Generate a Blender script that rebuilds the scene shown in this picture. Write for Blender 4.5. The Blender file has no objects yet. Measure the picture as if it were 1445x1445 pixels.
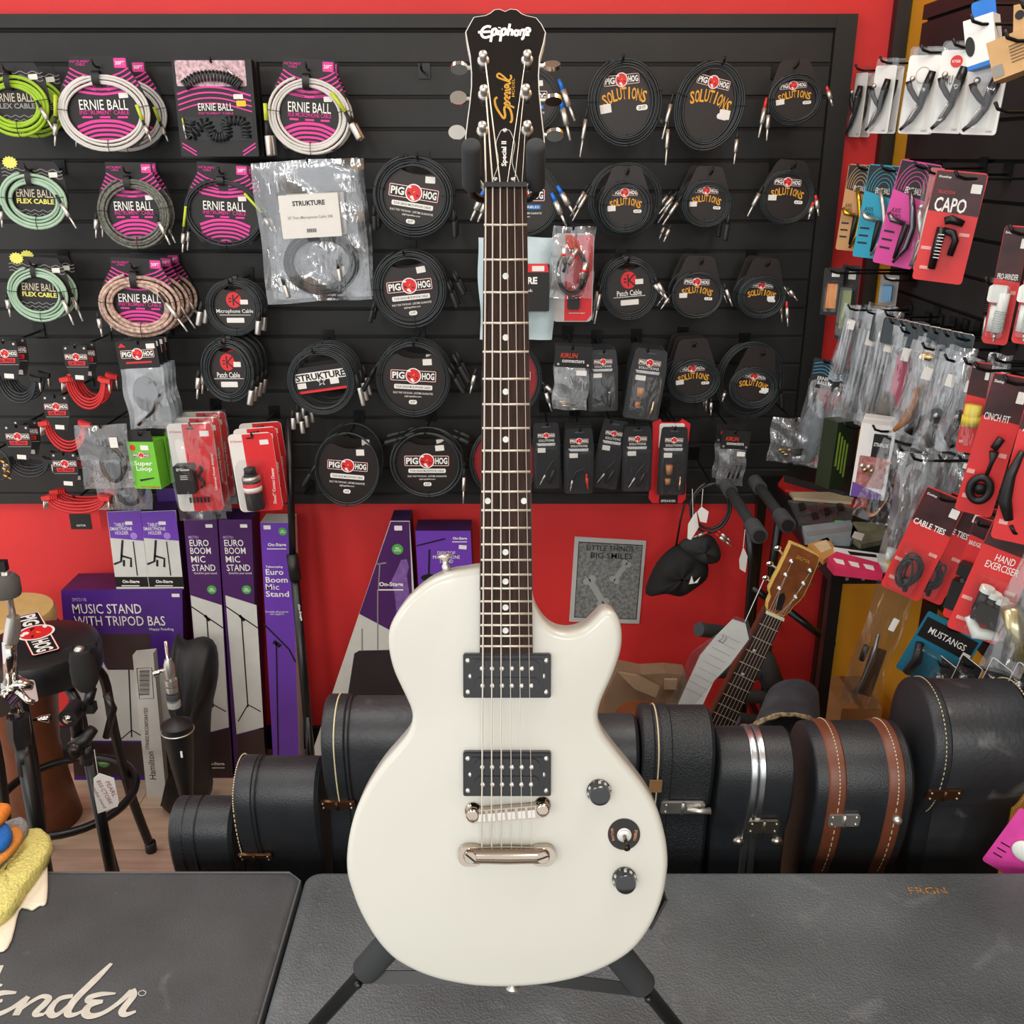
import bpy, math, random
from mathutils import Vector, Matrix
random.seed(7)
scene = bpy.context.scene
C = scene.collection
# ---------------------------------------------------------------- camera, world, lights, exposure
F, PITCH, CAMZ = 1380.0, math.radians(20.0), 1.80
cam_d = bpy.data.cameras.new('camera'); cam = bpy.data.objects.new('camera', cam_d); C.objects.link(cam)
cam.location = (0, 0, CAMZ); cam.rotation_euler = (math.radians(90) - PITCH, 0, 0)
cam_d.sensor_width = 36.0; cam_d.lens = F / 1445.0 * 36.0; cam_d.clip_start = 0.02
scene.camera = cam
scene.view_settings.view_transform = 'Standard'; scene.view_settings.look = 'None'
scene.view_settings.gamma = 1.0; scene.view_settings.use_curve_mapping = False
scene.view_settings.exposure = 0.26
scene.cycles.transparent_max_bounces = 24
w = bpy.data.worlds.new('shop_ambient'); scene.world = w; w.use_nodes = True
w.node_tree.nodes['Background'].inputs[0].default_value = (0.985, 0.99, 1.0, 1)
w.node_tree.nodes['Background'].inputs[1].default_value = 1.06
def area(name, loc, sx, sy, power, col=(1, 0.975, 0.94)):
    d = bpy.data.lights.new(name, 'AREA'); d.shape = 'RECTANGLE'; d.size = sx; d.size_y = sy
    d.energy = power; d.color = col
    o = bpy.data.objects.new(name, d); C.objects.link(o); o.location = loc
    return o
for lx in (-2.6, -0.95, 0.6):          # unseen ceiling panels, rows and powers set unevenly to balance the light
    for ly, pw in ((-4.4, 56), (-2.7, 44), (1.2, 14)):
        area('ceiling_light_panel', (lx, ly, 2.93), 0.6, 1.1, pw)

# ---------------------------------------------------------------- projection helpers (pixel = direction; depth comes from a plane)
cp, sp = math.cos(PITCH), math.sin(PITCH)
CAM = Vector((0, 0, CAMZ)); FWD = Vector((0, cp, -sp)); UPV = Vector((0, sp, cp))
def ray(px, py): return FWD * F + Vector((1, 0, 0)) * (px - 722.5) + UPV * (722.5 - py)
def hitY(px, py, Y): r = ray(px, py); return CAM + r * (Y / r.y)
def hitX(px, py, X): r = ray(px, py); return CAM + r * (X / r.x)
def hitZ(px, py, z): r = ray(px, py); return CAM + r * ((z - CAMZ) / r.z)
def hitP(px, py, o, n): r = ray(px, py); return CAM + r * ((o - CAM).dot(n) / r.dot(n))
def proj(P):
    d = P - CAM; z = d.dot(FWD)
    return Vector((722.5 + F * d.x / z, 722.5 - F * d.dot(UPV) / z, z))

# ---------------------------------------------------------------- materials
MATS = {}
def srgb(h):
    h = h.lstrip('#'); v = [int(h[i:i + 2], 16) / 255 for i in (0, 2, 4)]
    return tuple(x / 12.92 if x <= .04045 else ((x + .055) / 1.055) ** 2.4 for x in v)
def mat(name, col, rough=.5, metal=0., spec=.5, var=.08, vscale=30, bump=0., bscale=200, btype='noise', alpha=1., coat=0.):
    if name in MATS: return MATS[name]
    if isinstance(col, str): col = srgb(col)
    m = bpy.data.materials.new(name); m.use_nodes = True; nt = m.node_tree; b = nt.nodes['Principled BSDF']
    tc = nt.nodes.new('ShaderNodeTexCoord')
    nz = nt.nodes.new('ShaderNodeTexNoise'); nz.inputs['Scale'].default_value = vscale; nz.inputs['Detail'].default_value = 4
    nt.links.new(tc.outputs['Object'], nz.inputs['Vector'])
    cr = nt.nodes.new('ShaderNodeValToRGB')
    cr.color_ramp.elements[0].position = .3; cr.color_ramp.elements[1].position = .7
    cr.color_ramp.elements[0].color = tuple(max(0, c * (1 - var)) for c in col) + (1,)
    cr.color_ramp.elements[1].color = tuple(min(1, c * (1 + var) + var * .004) for c in col) + (1,)
    nt.links.new(nz.outputs['Fac'], cr.inputs['Fac']); nt.links.new(cr.outputs['Color'], b.inputs['Base Color'])
    b.inputs['Roughness'].default_value = rough; b.inputs['Metallic'].default_value = metal
    b.inputs['Specular IOR Level'].default_value = spec; b.inputs['Alpha'].default_value = alpha
    if coat: b.inputs['Coat Weight'].default_value = coat; b.inputs['Coat Roughness'].default_value = .08
    if bump:
        if btype == 'noise':
            t = nt.nodes.new('ShaderNodeTexNoise'); t.inputs['Detail'].default_value = 3; out = t.outputs['Fac']
        else:
            t = nt.nodes.new('ShaderNodeTexVoronoi'); out = t.outputs['Distance']
        t.inputs['Scale'].default_value = bscale
        nt.links.new(tc.outputs['Object'], t.inputs['Vector'])
        bp = nt.nodes.new('ShaderNodeBump'); bp.inputs['Strength'].default_value = bump; bp.inputs['Distance'].default_value = .003
        nt.links.new(out, bp.inputs['Height']); nt.links.new(bp.outputs['Normal'], b.inputs['Normal'])
    MATS[name] = m; return m
def clear(name, tint=(.93, .95, .96), gl=.16, rough=.12, haze=.05):
    """thin clear plastic film: transparent + gloss + a little milky haze"""
    if name in MATS: return MATS[name]
    m = bpy.data.materials.new(name); m.use_nodes = True; nt = m.node_tree; nt.nodes.clear()
    o = nt.nodes.new('ShaderNodeOutputMaterial'); tr = nt.nodes.new('ShaderNodeBsdfTransparent'); tr.inputs[0].default_value = tint + (1,)
    g = nt.nodes.new('ShaderNodeBsdfGlossy'); g.inputs['Roughness'].default_value = rough
    tc = nt.nodes.new('ShaderNodeTexCoord'); nz = nt.nodes.new('ShaderNodeTexNoise'); nz.inputs['Scale'].default_value = 26; nz.inputs['Detail'].default_value = 2
    nz.inputs['Distortion'].default_value = 1.2
    mp = nt.nodes.new('ShaderNodeMapping'); mp.inputs['Scale'].default_value = (1.4, 1, .45)
    nt.links.new(tc.outputs['Object'], mp.inputs['Vector']); nt.links.new(mp.outputs['Vector'], nz.inputs['Vector'])
    bp = nt.nodes.new('ShaderNodeBump'); bp.inputs['Strength'].default_value = .5; bp.inputs['Distance'].default_value = .006
    nt.links.new(nz.outputs['Fac'], bp.inputs['Height']); nt.links.new(bp.outputs['Normal'], g.inputs['Normal'])
    d = nt.nodes.new('ShaderNodeBsdfDiffuse'); d.inputs[0].default_value = (.75, .78, .8, 1)
    m1 = nt.nodes.new('ShaderNodeMixShader'); m1.inputs[0].default_value = gl
    m2 = nt.nodes.new('ShaderNodeMixShader'); m2.inputs[0].default_value = haze
    nt.links.new(tr.outputs[0], m1.inputs[1]); nt.links.new(g.outputs[0], m1.inputs[2])
    nt.links.new(m1.outputs[0], m2.inputs[1]); nt.links.new(d.outputs[0], m2.inputs[2]); nt.links.new(m2.outputs[0], o.inputs[0])
    MATS[name] = m; return m
BLACK = mat('black_plastic', '#161616', .45)
RUBBER = mat('black_rubber', '#1b1c1d', .55, bump=.05)
CARDK = mat('black_card', '#110f0f', .5, var=.05)
CARDBR = mat('dark_brown_card', '#1f1816', .42, var=.05)
WHITE = mat('white_print', '#f0efe9', .5, var=.01)
STICK = mat('white_sticker', '#e8e6e0', .6, var=.04, vscale=300)
PINK = mat('pink_print', '#e0359a', .5, var=.02)
REDP = mat('red_print', '#d8242a', .45, var=.02)
SILV = mat('nickel_metal', '#d2cfc8', .34, .85, var=.03)
CHROME = mat('chrome_metal', '#d8d6d0', .1, 1.0, var=.02)
CABLE = mat('black_cable_jacket', '#262c2e', .4, var=.1)
CLEAR = clear('clear_plastic', (.96, .97, .97), .08, .08, .015)
BAG = clear('poly_bag_film', (.96, .97, .98), .15, .1, .02)
FOGBAG = clear('cloudy_poly_bag', (.94, .96, .97), .17, .13, .07)
METALK = mat('black_painted_metal', '#121212', .35, .0, .5)
HOOKM = mat('black_hook_metal', '#101010', .3, .3)
LIME = mat('lime_heatshrink', '#c3d63a', .5)
GOLD = mat('gold_print', '#d9a441', .4, .3)
YEL = mat('yellow_print', '#e8c22e', .5, var=.02)
GREENDOT = mat('green_sticker', '#4aa84a', .5, var=.02)

# ---------------------------------------------------------------- mesh builder
class MB:
    def __init__(s): s.v = []; s.f = []; s.mi = []; s.m = 0
    def add(s, vs, fs):
        b = len(s.v); s.v += [tuple(v) for v in vs]; s.f += [tuple(b + i for i in f) for f in fs]; s.mi += [s.m] * len(fs); return s
    def box(s, c, d, R=None):
        c = Vector(c); hx, hy, hz = d[0] / 2, d[1] / 2, d[2] / 2
        vs = [Vector((x * hx, y * hy, z * hz)) for x in (-1, 1) for y in (-1, 1) for z in (-1, 1)]
        if R is not None: vs = [R @ v for v in vs]
        return s.add([v + c for v in vs], [(0, 1, 3, 2), (4, 6, 7, 5), (0, 4, 5, 1), (2, 3, 7, 6), (0, 2, 6, 4), (1, 5, 7, 3)])
    def hexa(s, p):  # 8 points: bottom 4 (ccw), top 4
        return s.add(p, [(3, 2, 1, 0), (4, 5, 6, 7), (0, 1, 5, 4), (1, 2, 6, 5), (2, 3, 7, 6), (3, 0, 4, 7)])
    def tube(s, pts, r, n=8, closed=False, cap=True):
        pts = [Vector(p) for p in pts]; N = len(pts); rs = r if isinstance(r, (list, tuple)) else [r] * N
        vs = []; prev = None
        for i, p in enumerate(pts):
            if closed: t = pts[(i + 1) % N] - pts[i - 1]
            else: t = pts[min(i + 1, N - 1)] - pts[max(i - 1, 0)]
            if t.length < 1e-9: t = Vector((0, 0, 1))
            t.normalize()
            if prev is None:
                a = Vector((0, 1, 0)) if abs(t.y) < .9 else Vector((1, 0, 0)); prev = (a - t * a.dot(t)).normalized()
            else:
                q = prev - t * prev.dot(t); prev = q.normalized() if q.length > 1e-6 else prev
            b = t.cross(prev)
            for k in range(n):
                an = 2 * math.pi * k / n; vs.append(p + (prev * math.cos(an) + b * math.sin(an)) * rs[i])
        fs = []
        for i in range(N if closed else N - 1):
            j = (i + 1) % N
            for k in range(n): fs.append((i * n + k, i * n + (k + 1) % n, j * n + (k + 1) % n, j * n + k))
        if cap and not closed: fs.append(tuple(range(n - 1, -1, -1))); fs.append(tuple((N - 1) * n + k for k in range(n)))
        return s.add(vs, fs)
    def cyl(s, a, b, r, r2=None, n=16): return s.tube([a, b], [r, r if r2 is None else r2], n)
    def prism(s, poly, y0, y1):  # poly in local (x,z); extruded along y (y0 front)
        n = len(poly); vs = [(x, y0, z) for x, z in poly] + [(x, y1, z) for x, z in poly]
        return s.add(vs, [tuple(range(n)), tuple(range(2 * n - 1, n - 1, -1))] + [(i, n + i, n + (i + 1) % n, (i + 1) % n) for i in range(n)])
    def prismx(s, poly, x0, x1):  # poly in (y,z); extruded along x
        n = len(poly); vs = [(x0, y, z) for y, z in poly] + [(x1, y, z) for y, z in poly]
        return s.add(vs, [tuple(range(n)), tuple(range(2 * n - 1, n - 1, -1))] + [(i, n + i, n + (i + 1) % n, (i + 1) % n) for i in range(n)])
    def sphere(s, c, r, n=10, sc=(1, 1, 1)):
        vs = []; fs = []; c = Vector(c)
        for i in range(n + 1):
            th = math.pi * i / n
            for k in range(2 * n):
                ph = math.pi * k / n
                vs.append(c + Vector((math.sin(th) * math.cos(ph) * sc[0], math.sin(th) * math.sin(ph) * sc[1], math.cos(th) * sc[2])) * r)
        for i in range(n):
            for k in range(2 * n): fs.append((i * 2 * n + k, i * 2 * n + (k + 1) % (2 * n), (i + 1) * 2 * n + (k + 1) % (2 * n), (i + 1) * 2 * n + k))
        return s.add(vs, fs)
    def lathe(s, prof, o=(0, 0, 0), axis=(0, 0, 1), n=24):
        o = Vector(o); ax = Vector(axis).normalized(); a = ax.orthogonal().normalized(); b = ax.cross(a); vs = []; fs = []
        for r, h in prof:
            for k in range(n):
                t = 2 * math.pi * k / n; vs.append(o + ax * h + (a * math.cos(t) + b * math.sin(t)) * max(r, 1e-5))
        for i in range(len(prof) - 1):
            for k in range(n): fs.append((i * n + k, i * n + (k + 1) % n, (i + 1) * n + (k + 1) % n, (i + 1) * n + k))
        fs.append(tuple(range(n - 1, -1, -1))); fs.append(tuple((len(prof) - 1) * n + k for k in range(n)))
        return s.add(vs, fs)
    def ribbon(s, pts, wd, y, th=.0004):  # flat stroke in local xz, proud in -y
        pts = [Vector((p[0], p[1])) for p in pts]; N = len(pts); ws = wd if isinstance(wd, (list, tuple)) else [wd] * N
        L = []; R = []
        for i, p in enumerate(pts):
            t = (pts[min(i + 1, N - 1)] - pts[max(i - 1, 0)]); t = t.normalized() if t.length > 1e-9 else Vector((1, 0))
            nn = Vector((-t.y, t.x)) * ws[i] / 2; L.append(p + nn); R.append(p - nn)
        vs = [(q.x, y, q.y) for q in L] + [(q.x, y, q.y) for q in R] + [(q.x, y + th, q.y) for q in L] + [(q.x, y + th, q.y) for q in R]
        fs = []
        for i in range(N - 1):
            fs += [(i, i + 1, N + i + 1, N + i), (2 * N + i, 3 * N + i, 3 * N + i + 1, 2 * N + i + 1), (i, 2 * N + i, 2 * N + i + 1, i + 1), (N + i, N + i + 1, 3 * N + i + 1, 3 * N + i)]
        return s.add(vs, fs)
    def mesh(s, name, mats, smooth=False):
        me = bpy.data.meshes.new(name); me.from_pydata(s.v, [], s.f)
        for m in (mats if isinstance(mats, (list, tuple)) else [mats]): me.materials.append(m)
        me.polygons.foreach_set('material_index', s.mi)
        me.update()
        if smooth: me.shade_smooth(); 
        if smooth == 'auto': me.set_sharp_from_angle(angle=math.radians(40))
        return me
    def obj(s, name, mats, parent=None, smooth=False, loc=None): return link(name, s.mesh(name, mats, smooth), parent, loc)
def link(name, me, parent=None, loc=None, rot=None, scale=None):
    o = bpy.data.objects.new(name, me); C.objects.link(o)
    if parent: o.parent = parent
    if loc is not None: o.location = loc
    if rot is not None: o.rotation_euler = rot
    if scale is not None: o.scale = scale
    return o
def tag(o, label, cat, group=None):
    o['label'] = label; o['category'] = cat
    if group: o['group'] = group
    return o
def empty(name, label, cat, loc=(0, 0, 0), rot=(0, 0, 0), group=None):
    o = bpy.data.objects.new(name, None); C.objects.link(o); o.location = loc; o.rotation_euler = rot; o.empty_display_size = .02
    return tag(o, label, cat, group)
def struct(o): o['kind'] = 'structure'; return o
def copy_tree(o, loc, label, rot=None):
    r = o.copy(); C.objects.link(r); r.location = loc; r['label'] = label
    if rot is not None: r.rotation_euler = rot
    for ch in list(o.children):
        c = ch.copy(); C.objects.link(c); c.parent = r
        for g in list(ch.children):
            d = g.copy(); C.objects.link(d); d.parent = c
    return r
def rrect(w, h, r, n=4, cx=0, cz=0):
    pts = []
    for (sx, sz, a0) in ((1, 1, 0), (-1, 1, 90), (-1, -1, 180), (1, -1, 270)):
        for i in range(n + 1):
            a = math.radians(a0 + 90 * i / n); pts.append((cx + sx * (w / 2 - r) + r * math.cos(a), cz + sz * (h / 2 - r) + r * math.sin(a)))
    return pts
def ell(rx, rz, n=32, cx=0, cz=0, a0=0, a1=360):
    full = abs(a1 - a0) >= 360; N = n if full else n + 1
    return [(cx + rx * math.cos(math.radians(a0 + (a1 - a0) * i / n)), cz + rz * math.sin(math.radians(a0 + (a1 - a0) * i / n))) for i in range(N)]
def smooth_closed(pts, k=5):
    n = len(pts); out = []
    for i in range(n):
        p0, p1, p2, p3 = [Vector(pts[(i + j) % n]) for j in (-1, 0, 1, 2)]
        for q in range(k):
            t = q / k
            out.append(.5 * ((2 * p1) + (p2 - p0) * t + (2 * p0 - 5 * p1 + 4 * p2 - p3) * t * t + (3 * p1 - p0 - 3 * p2 + p3) * t ** 3))
    return out
def smooth_open(pts, k=5):
    P = [Vector(p) for p in pts]; n = len(P); out = []
    for i in range(n - 1):
        p0, p1, p2, p3 = P[max(i - 1, 0)], P[i], P[i + 1], P[min(i + 2, n - 1)]
        for q in range(k):
            t = q / k
            out.append(.5 * ((2 * p1) + (p2 - p0) * t + (2 * p0 - 5 * p1 + 4 * p2 - p3) * t * t + (3 * p1 - p0 - 3 * p2 + p3) * t ** 3))
    return out + [P[-1]]
# ---------------------------------------------------------------- lettering (built-in font, turned into flat meshes)
TCACHE = {}
def tmesh(txt, bold, shear, m):
    if 'M' in txt or 'N' in txt or 'W' in txt: bold = min(bold, .004)
    k = (txt, bold, shear, m.name)
    if k not in TCACHE:
        cu = bpy.data.curves.new('lettering', 'FONT'); cu.body = txt; cu.size = 1; cu.offset = bold; cu.shear = shear
        cu.resolution_u = 2; cu.align_x = 'CENTER'; cu.align_y = 'CENTER'; cu.space_line = .85
        o = bpy.data.objects.new('tmp', cu); me = bpy.data.meshes.new_from_object(o)
        bpy.data.objects.remove(o); bpy.data.curves.remove(cu)
        me.materials.clear(); me.materials.append(m)
        xs = [v.co.x for v in me.vertices]; ys = [v.co.y for v in me.vertices]
        cx, cy = (min(xs) + max(xs)) / 2, (min(ys) + max(ys)) / 2
        W, H = max(xs) - min(xs), max(ys) - min(ys)
        for v in me.vertices: v.co = ((v.co.x - cx), -v.co.z, (v.co.y - cy))   # into the local xz plane, facing -y
        TCACHE[k] = (me, W, H)
    return TCACHE[k]
def text(parent, txt, x, z, y, wd, ht, m, bold=.0, shear=0., roll=0., name='lettering'):
    me, W, H = tmesh(txt, bold, shear, m)
    return link(name, me, parent, (x, y, z), (0, math.radians(-roll), 0), (wd / W, 1, ht / H))
# ================================================================ THE SETTING
WALLY = 2.70; SLY = WALLY - .02     # slat faces are at WALLY (measured); the red wall lies behind
RX = .985
RED = mat('red_wall_paint', '#da2e2e', .6, var=.05, vscale=4)
YELW = mat('yellow_wall_paint', '#e0a022', .6, var=.05, vscale=4)
SLAT = mat('black_slatwall', '#232322', .5, var=.12, vscale=14, spec=.4)
GROOVE = mat('slatwall_groove', '#0b0b0b', .7)
CEIL = mat('ceiling_paint', '#d8d4cc', .8)
TRIMK = mat('black_trim_paint', '#1c1b1b', .5)
LAM = mat('laminate_plank', '#c2a48c', .45, var=.16, vscale=9)
LAM2 = mat('laminate_plank_dark', '#ad8d7a', .45, var=.18, vscale=12)
LAM3 = mat('laminate_plank_light', '#cfb49c', .45, var=.14, vscale=10)
for _m in (LAM, LAM2, LAM3):   # wood grain: stretch the noise along the plank
    nt = _m.node_tree; tc = [n for n in nt.nodes if n.type == 'TEX_COORD'][0]; nz = [n for n in nt.nodes if n.type == 'TEX_NOISE'][0]
    mp = nt.nodes.new('ShaderNodeMapping'); mp.inputs['Scale'].default_value = (.35, 5, 5)
    nt.links.new(tc.outputs['Object'], mp.inputs['Vector']); nt.links.new(mp.outputs['Vector'], nz.inputs['Vector'])
floor = struct(MB().box((-.6, .6, -.03), (4.4, 5.0, .04)).obj('floor', mat('floor_base', '#4a3a30', .8)))
PW, PL = .18, 1.22
pm = {}
row = 0; yy = WALLY + .06
while yy > -.5:
    off = [-.31, .28, -.02, .55][row % 4]
    x = -2.6 - PL + off
    while x < 1.0:
        x0, x1 = max(x, -2.7), min(x + PL, RX)
        if x1 - x0 > .05:
            key = (round(x1 - x0, 3), (row * 3 + int(x * 7)) % 3)
            if key not in pm:
                pm[key] = MB().box((0, 0, 0), (key[0] - .002, PW - .002, .012)).mesh('plank', (LAM, LAM2, LAM3)[key[1]])
            link('plank', pm[key], floor, ((x0 + x1) / 2, yy - PW / 2, -.006))
        x += PL
    yy -= PW; row += 1
wall_back = struct(MB().box((-.85, WALLY + .07, 1.5), (3.8, .1, 3.0)).obj('wall_back', RED))
MB().box((-.95, WALLY + .012, 1.487), (3.62, .016, 1.286)).obj('slat_backing', GROOVE, wall_back)
zt = CAMZ + .299; k = 0
sl = {}
while zt > CAMZ - .957 + .02:
    zb = max(zt - .0762, CAMZ - .957); h = round(zt - zb - .0075, 4)
    if h not in sl:
        # bevelled lip: slat section in (y,z)
        sl[h] = MB().prismx([(0, -h / 2), (0, h / 2 - .003), (.003, h / 2), (.016, h / 2), (.016, -h / 2)], -1.8, 1.75).mesh('slat', SLAT)
    link('slat', sl[h], wall_back, (-.95, WALLY, (zt - .0075 + zb) / 2))
    zt -= .0762
MB().box((-.95, WALLY + .004, CAMZ + .3145), (3.6, .03, .031)).obj('slatwall_top_rail', SLAT, wall_back)
MB().box((.829, WALLY + .002, 1.487), (.052, .03, 1.286)).obj('slatwall_side_stile', SLAT, wall_back)
wall_right = struct(MB().box((RX + .05, 1.2, 1.5), (.1, 3.2, 3.0)).obj('wall_right', YELW))
zt = CAMZ + .299; sl2 = {}
MB().box((RX - .007, 1.05, 1.487), (.014, 2.98, 1.286)).obj('slat_backing', GROOVE, wall_right)
while zt > CAMZ - .957 + .02:
    zb = max(zt - .0762, CAMZ - .957); h = round(zt - zb - .0075, 4)
    if h not in sl2: sl2[h] = MB().box((0, 0, 0), (.014, 2.96, h)).mesh('slat', SLAT)
    link('slat', sl2[h], wall_right, (RX - .019, 1.06, (zt - .0075 + zb) / 2)); zt -= .0762
MB().box((RX - .012, 1.05, CAMZ + .3145), (.03, 2.98, .031)).obj('slatwall_top_rail', SLAT, wall_right)
struct(MB().box((.965, WALLY + .0, 1.5), (.034, .03, 3.0)).obj('trim_1', TRIMK))
struct(MB().box((-.9, WALLY + .013, .04), (3.7, .014, .08)).obj('baseboard_back', TRIMK))
struct(MB().box((RX - .008, 1.1, .04), (.014, 3.1, .08)).obj('baseboard_right', TRIMK))
struct(MB().box((-.85, -.9, 3.0), (4.4, 7.8, .06)).obj('ceiling', CEIL))
# ================================================================ WHITE ELECTRIC GUITAR
TILT = math.radians(15); NUT = Vector((0, 1.0, CAMZ - .029)); NUT.x = (713 - 722.5) / 1453
gt = empty('electric_guitar', 'white single-cutaway electric guitar with black headstock, upright on its stand in the foreground', 'guitar', NUT, (-TILT, 0, 0))
GM = Matrix.Translation(NUT) @ Matrix.Rotation(-TILT, 4, 'X'); GI = GM.inverted()
def G(px, py, yl=0.):
    o = GM @ Vector((0, yl, 0)); n = (GM.to_3x3() @ Vector((0, 1, 0)))
    p = GI @ hitP(px, py, o, n); return Vector((p.x, p.z))
GWHITE = mat('pearl_white_lacquer', '#c7c7bd', .3, var=.012, vscale=6, coat=.25, spec=.5)
GBLACK = mat('headstock_black_lacquer', '#08080a', .18, spec=.5, coat=.4)
ROSE = mat('rosewood_fretboard', '#33211b', .7, spec=.2, var=.45, vscale=40)
nt = ROSE.node_tree; tc = [n for n in nt.nodes if n.type == 'TEX_COORD'][0]; nz = [n for n in nt.nodes if n.type == 'TEX_NOISE'][0]
mp = nt.nodes.new('ShaderNodeMapping'); mp.inputs['Scale'].default_value = (9, 1, .6)
nt.links.new(tc.outputs['Object'], mp.inputs['Vector']); nt.links.new(mp.outputs['Vector'], nz.inputs['Vector'])
FRET = mat('fret_nickel', '#e6e1d2', .4, .6, var=.03)
STRG = mat('guitar_string', '#dcd7ca', .4, .6, var=.03)
INLAY = mat('pearl_dot', '#d4d8d4', .3, var=.1, vscale=200)
PUK = mat('black_pickup_plastic', '#15161a', .3)
body_px = [(677,800),(656,803),(636,806.6),(609.5,816.5),(583,836.5),(563,860),(551,883),(548.5,903),(551,924),(557,946),(566,966),(575.5,986),(581.5,1002),(581.5,1017),(575,1034),(559.7,1053),(539.8,1076),(519.8,1106),(504.9,1136),(495,1169),(490.3,1202),(490.8,1228),(496.4,1250),(508.5,1282),(528.5,1317),(552.6,1345),(580.7,1363),(616.8,1377),(661,1386),(701,1388.7),(741,1387.5),(781.4,1383),(821.5,1373.7),(861.7,1356.8),(893.8,1334.7),(917.9,1302.6),(934,1264.5),(941,1225),(941,1198),(936.5,1171),(926.8,1139),(911.8,1112),(891.9,1085.6),(868.6,1057.4),(851.5,1033),(844,1012.5),(845.4,996),(852,977.7),(862,956),(872,929.5),(877,906),(876,883),(869.5,866),(859,859),(848.7,861.4),(838.8,871),(828,881),(815.5,887.5),(799,890),(782,886),(769,876),(759,862),(753.4,848),(751,838),(740,828),(715,812),(692,802)]
bo = smooth_closed([G(x, y, .022) for x, y in body_px], 4)
def inset(poly, d):
    n = len(poly); out = []
    area2 = sum(poly[i].x * poly[(i + 1) % n].y - poly[(i + 1) % n].x * poly[i].y for i in range(n)); sg = 1 if area2 > 0 else -1
    for i in range(n):
        t = poly[(i + 1) % n] - poly[i - 1]; t = t.normalized() if t.length > 0 else Vector((1, 0)); out.append(poly[i] + Vector((-t.y, t.x)) * d * sg)
    return out
mb = MB(); rings = [(.0075, .012), (.005, .0124), (.0028, .0137), (.0012, .0158), (.0003, .0185), (0, .022), (0, .050), (.002, .054), (.006, .0565)]
vs = []; n = len(bo)
for d, y in rings: vs += [(p.x, y, p.y) for p in inset(bo, d)]
fs = [(i * n + k, i * n + (k + 1) % n, (i + 1) * n + (k + 1) % n, (i + 1) * n + k) for i in range(len(rings) - 1) for k in range(n)]
fs += [tuple(range(n - 1, -1, -1)), tuple((len(rings) - 1) * n + k for k in range(n))]
mb.add(vs, fs); mb.obj('body', GWHITE, gt, 'auto')
# neck + fretboard
def edge(py, side): return (683 + (677 - 683) * (py - 266) / 656) if side < 0 else (743.5 + (752 - 743.5) * (py - 266) / 656)
a, b, c_, d_ = G(edge(266, -1), 266), G(edge(266, 1), 266), G(edge(922, 1), 922), G(edge(922, -1), 922)
MB().prism([(a.x, a.y), (d_.x, d_.y), (c_.x, c_.y), (b.x, b.y)], 0, .007).obj('fretboard', ROSE, gt)
def neck_sec(z, hw, cx, dep):
    return [(cx + hw * math.cos(math.pi * k / 10), .007 + dep * math.sin(math.pi * k / 10), z) for k in range(11)]
mb = MB(); A = neck_sec(a.y, (b.x - a.x) / 2, (a.x + b.x) / 2, .016); zz = G(700, 835).y; B = neck_sec(zz, .027, (c_.x + d_.x) / 2, .018)
mb.add(A + B, [(i, i + 1, 12 + i, 11 + i) for i in range(10)] + [tuple(range(11)), tuple(range(21, 10, -1)), (0, 11, 21, 10)])
mb.obj('neck', mat('mahogany_neck', '#3c1d12', .4), gt, 'auto')
MB().box(((a.x + b.x) / 2, -.0015, a.y + .0022), (b.x - a.x, .012, .0045)).obj('nut', mat('black_nut', '#1a1a1c', .3), gt)
S = .6285
for i in range(1, 23):
    dz = -S * (1 - 2 ** (-i / 12)); py = proj(GM @ Vector((0, 0, dz))).y
    l, r = G(edge(py, -1), py), G(edge(py, 1), py)
    MB().tube([(l.x + .0003, -.0004, dz), (r.x - .0003, -.0004, dz)], .0012, 8).obj('fret', FRET, gt, True)
def fz(i): return -S * (1 - 2 ** (-i / 12))
dm = MB().cyl((0, -.0003, 0), (0, .001, 0), .0031, n=20).mesh('fret_marker', INLAY)
for i in (3, 5, 7, 9, 15, 17, 19, 21): link('fret_marker', dm, gt, (.0003 if i < 12 else .0, 0, (fz(i - 1) + fz(i)) / 2))
for x in (-.0177, .0185): link('fret_marker', dm, gt, (x, 0, (fz(11) + fz(12)) / 2))
# headstock (tilted back)
HA = math.radians(13); HO = GM @ Vector((0, .002, .003)); HMt = GM @ Matrix.Translation((0, .002, .003)) @ Matrix.Rotation(-HA, 4, 'X'); HI = HMt.inverted()
def H(px, py, yl=0.):
    o = HMt @ Vector((0, yl, 0)); nn = HMt.to_3x3() @ Vector((0, 1, 0)); p = HI @ hitP(px, py, o, nn); return Vector((p.x, p.z))
HL = Matrix.Translation((0, .002, .003)) @ Matrix.Rotation(-HA, 4, 'X')
hs = [(712.7,15.5),(705,12.2),(697.5,13),(691.4,18),(685.3,21),(668.5,23.6),(664,31),(656.5,45),(658.6,58),(662.8,79),(664.7,103.5),(664.6,122),(662.4,145),(659.4,167.5),(656.5,192),(656,215),(662,235),(675,251),(683,262),(743.5,262),(752,251),(765,235),(769.8,213),(768,190),(764.4,160),(761.4,129.4),(760.6,106.6),(762,80.7),(767.5,61),(770.5,45.7),(764.4,33.5),(756.8,24.4),(743,21.3),(737,19),(729.4,13),(720,12)]
hpts = [H(*p) for p in hs]
hb = MB().prism([(p.x, p.y) for p in hpts][::-1], 0.0005, .014).obj('headstock', mat('cream_binding', '#e8e6dc', .3), gt); hb.matrix_local = HL
hin = inset(hpts, .0011)
o = MB().prism([(p.x, p.y) for p in hin][::-1], -.0003, .002).obj('headstock_face', GBLACK, gt); o.matrix_local = HL
SC = .15225
def HZ(zx, zy): return H(600 + SC * zx, SC * zy, -.0006)
mb = MB()
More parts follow.
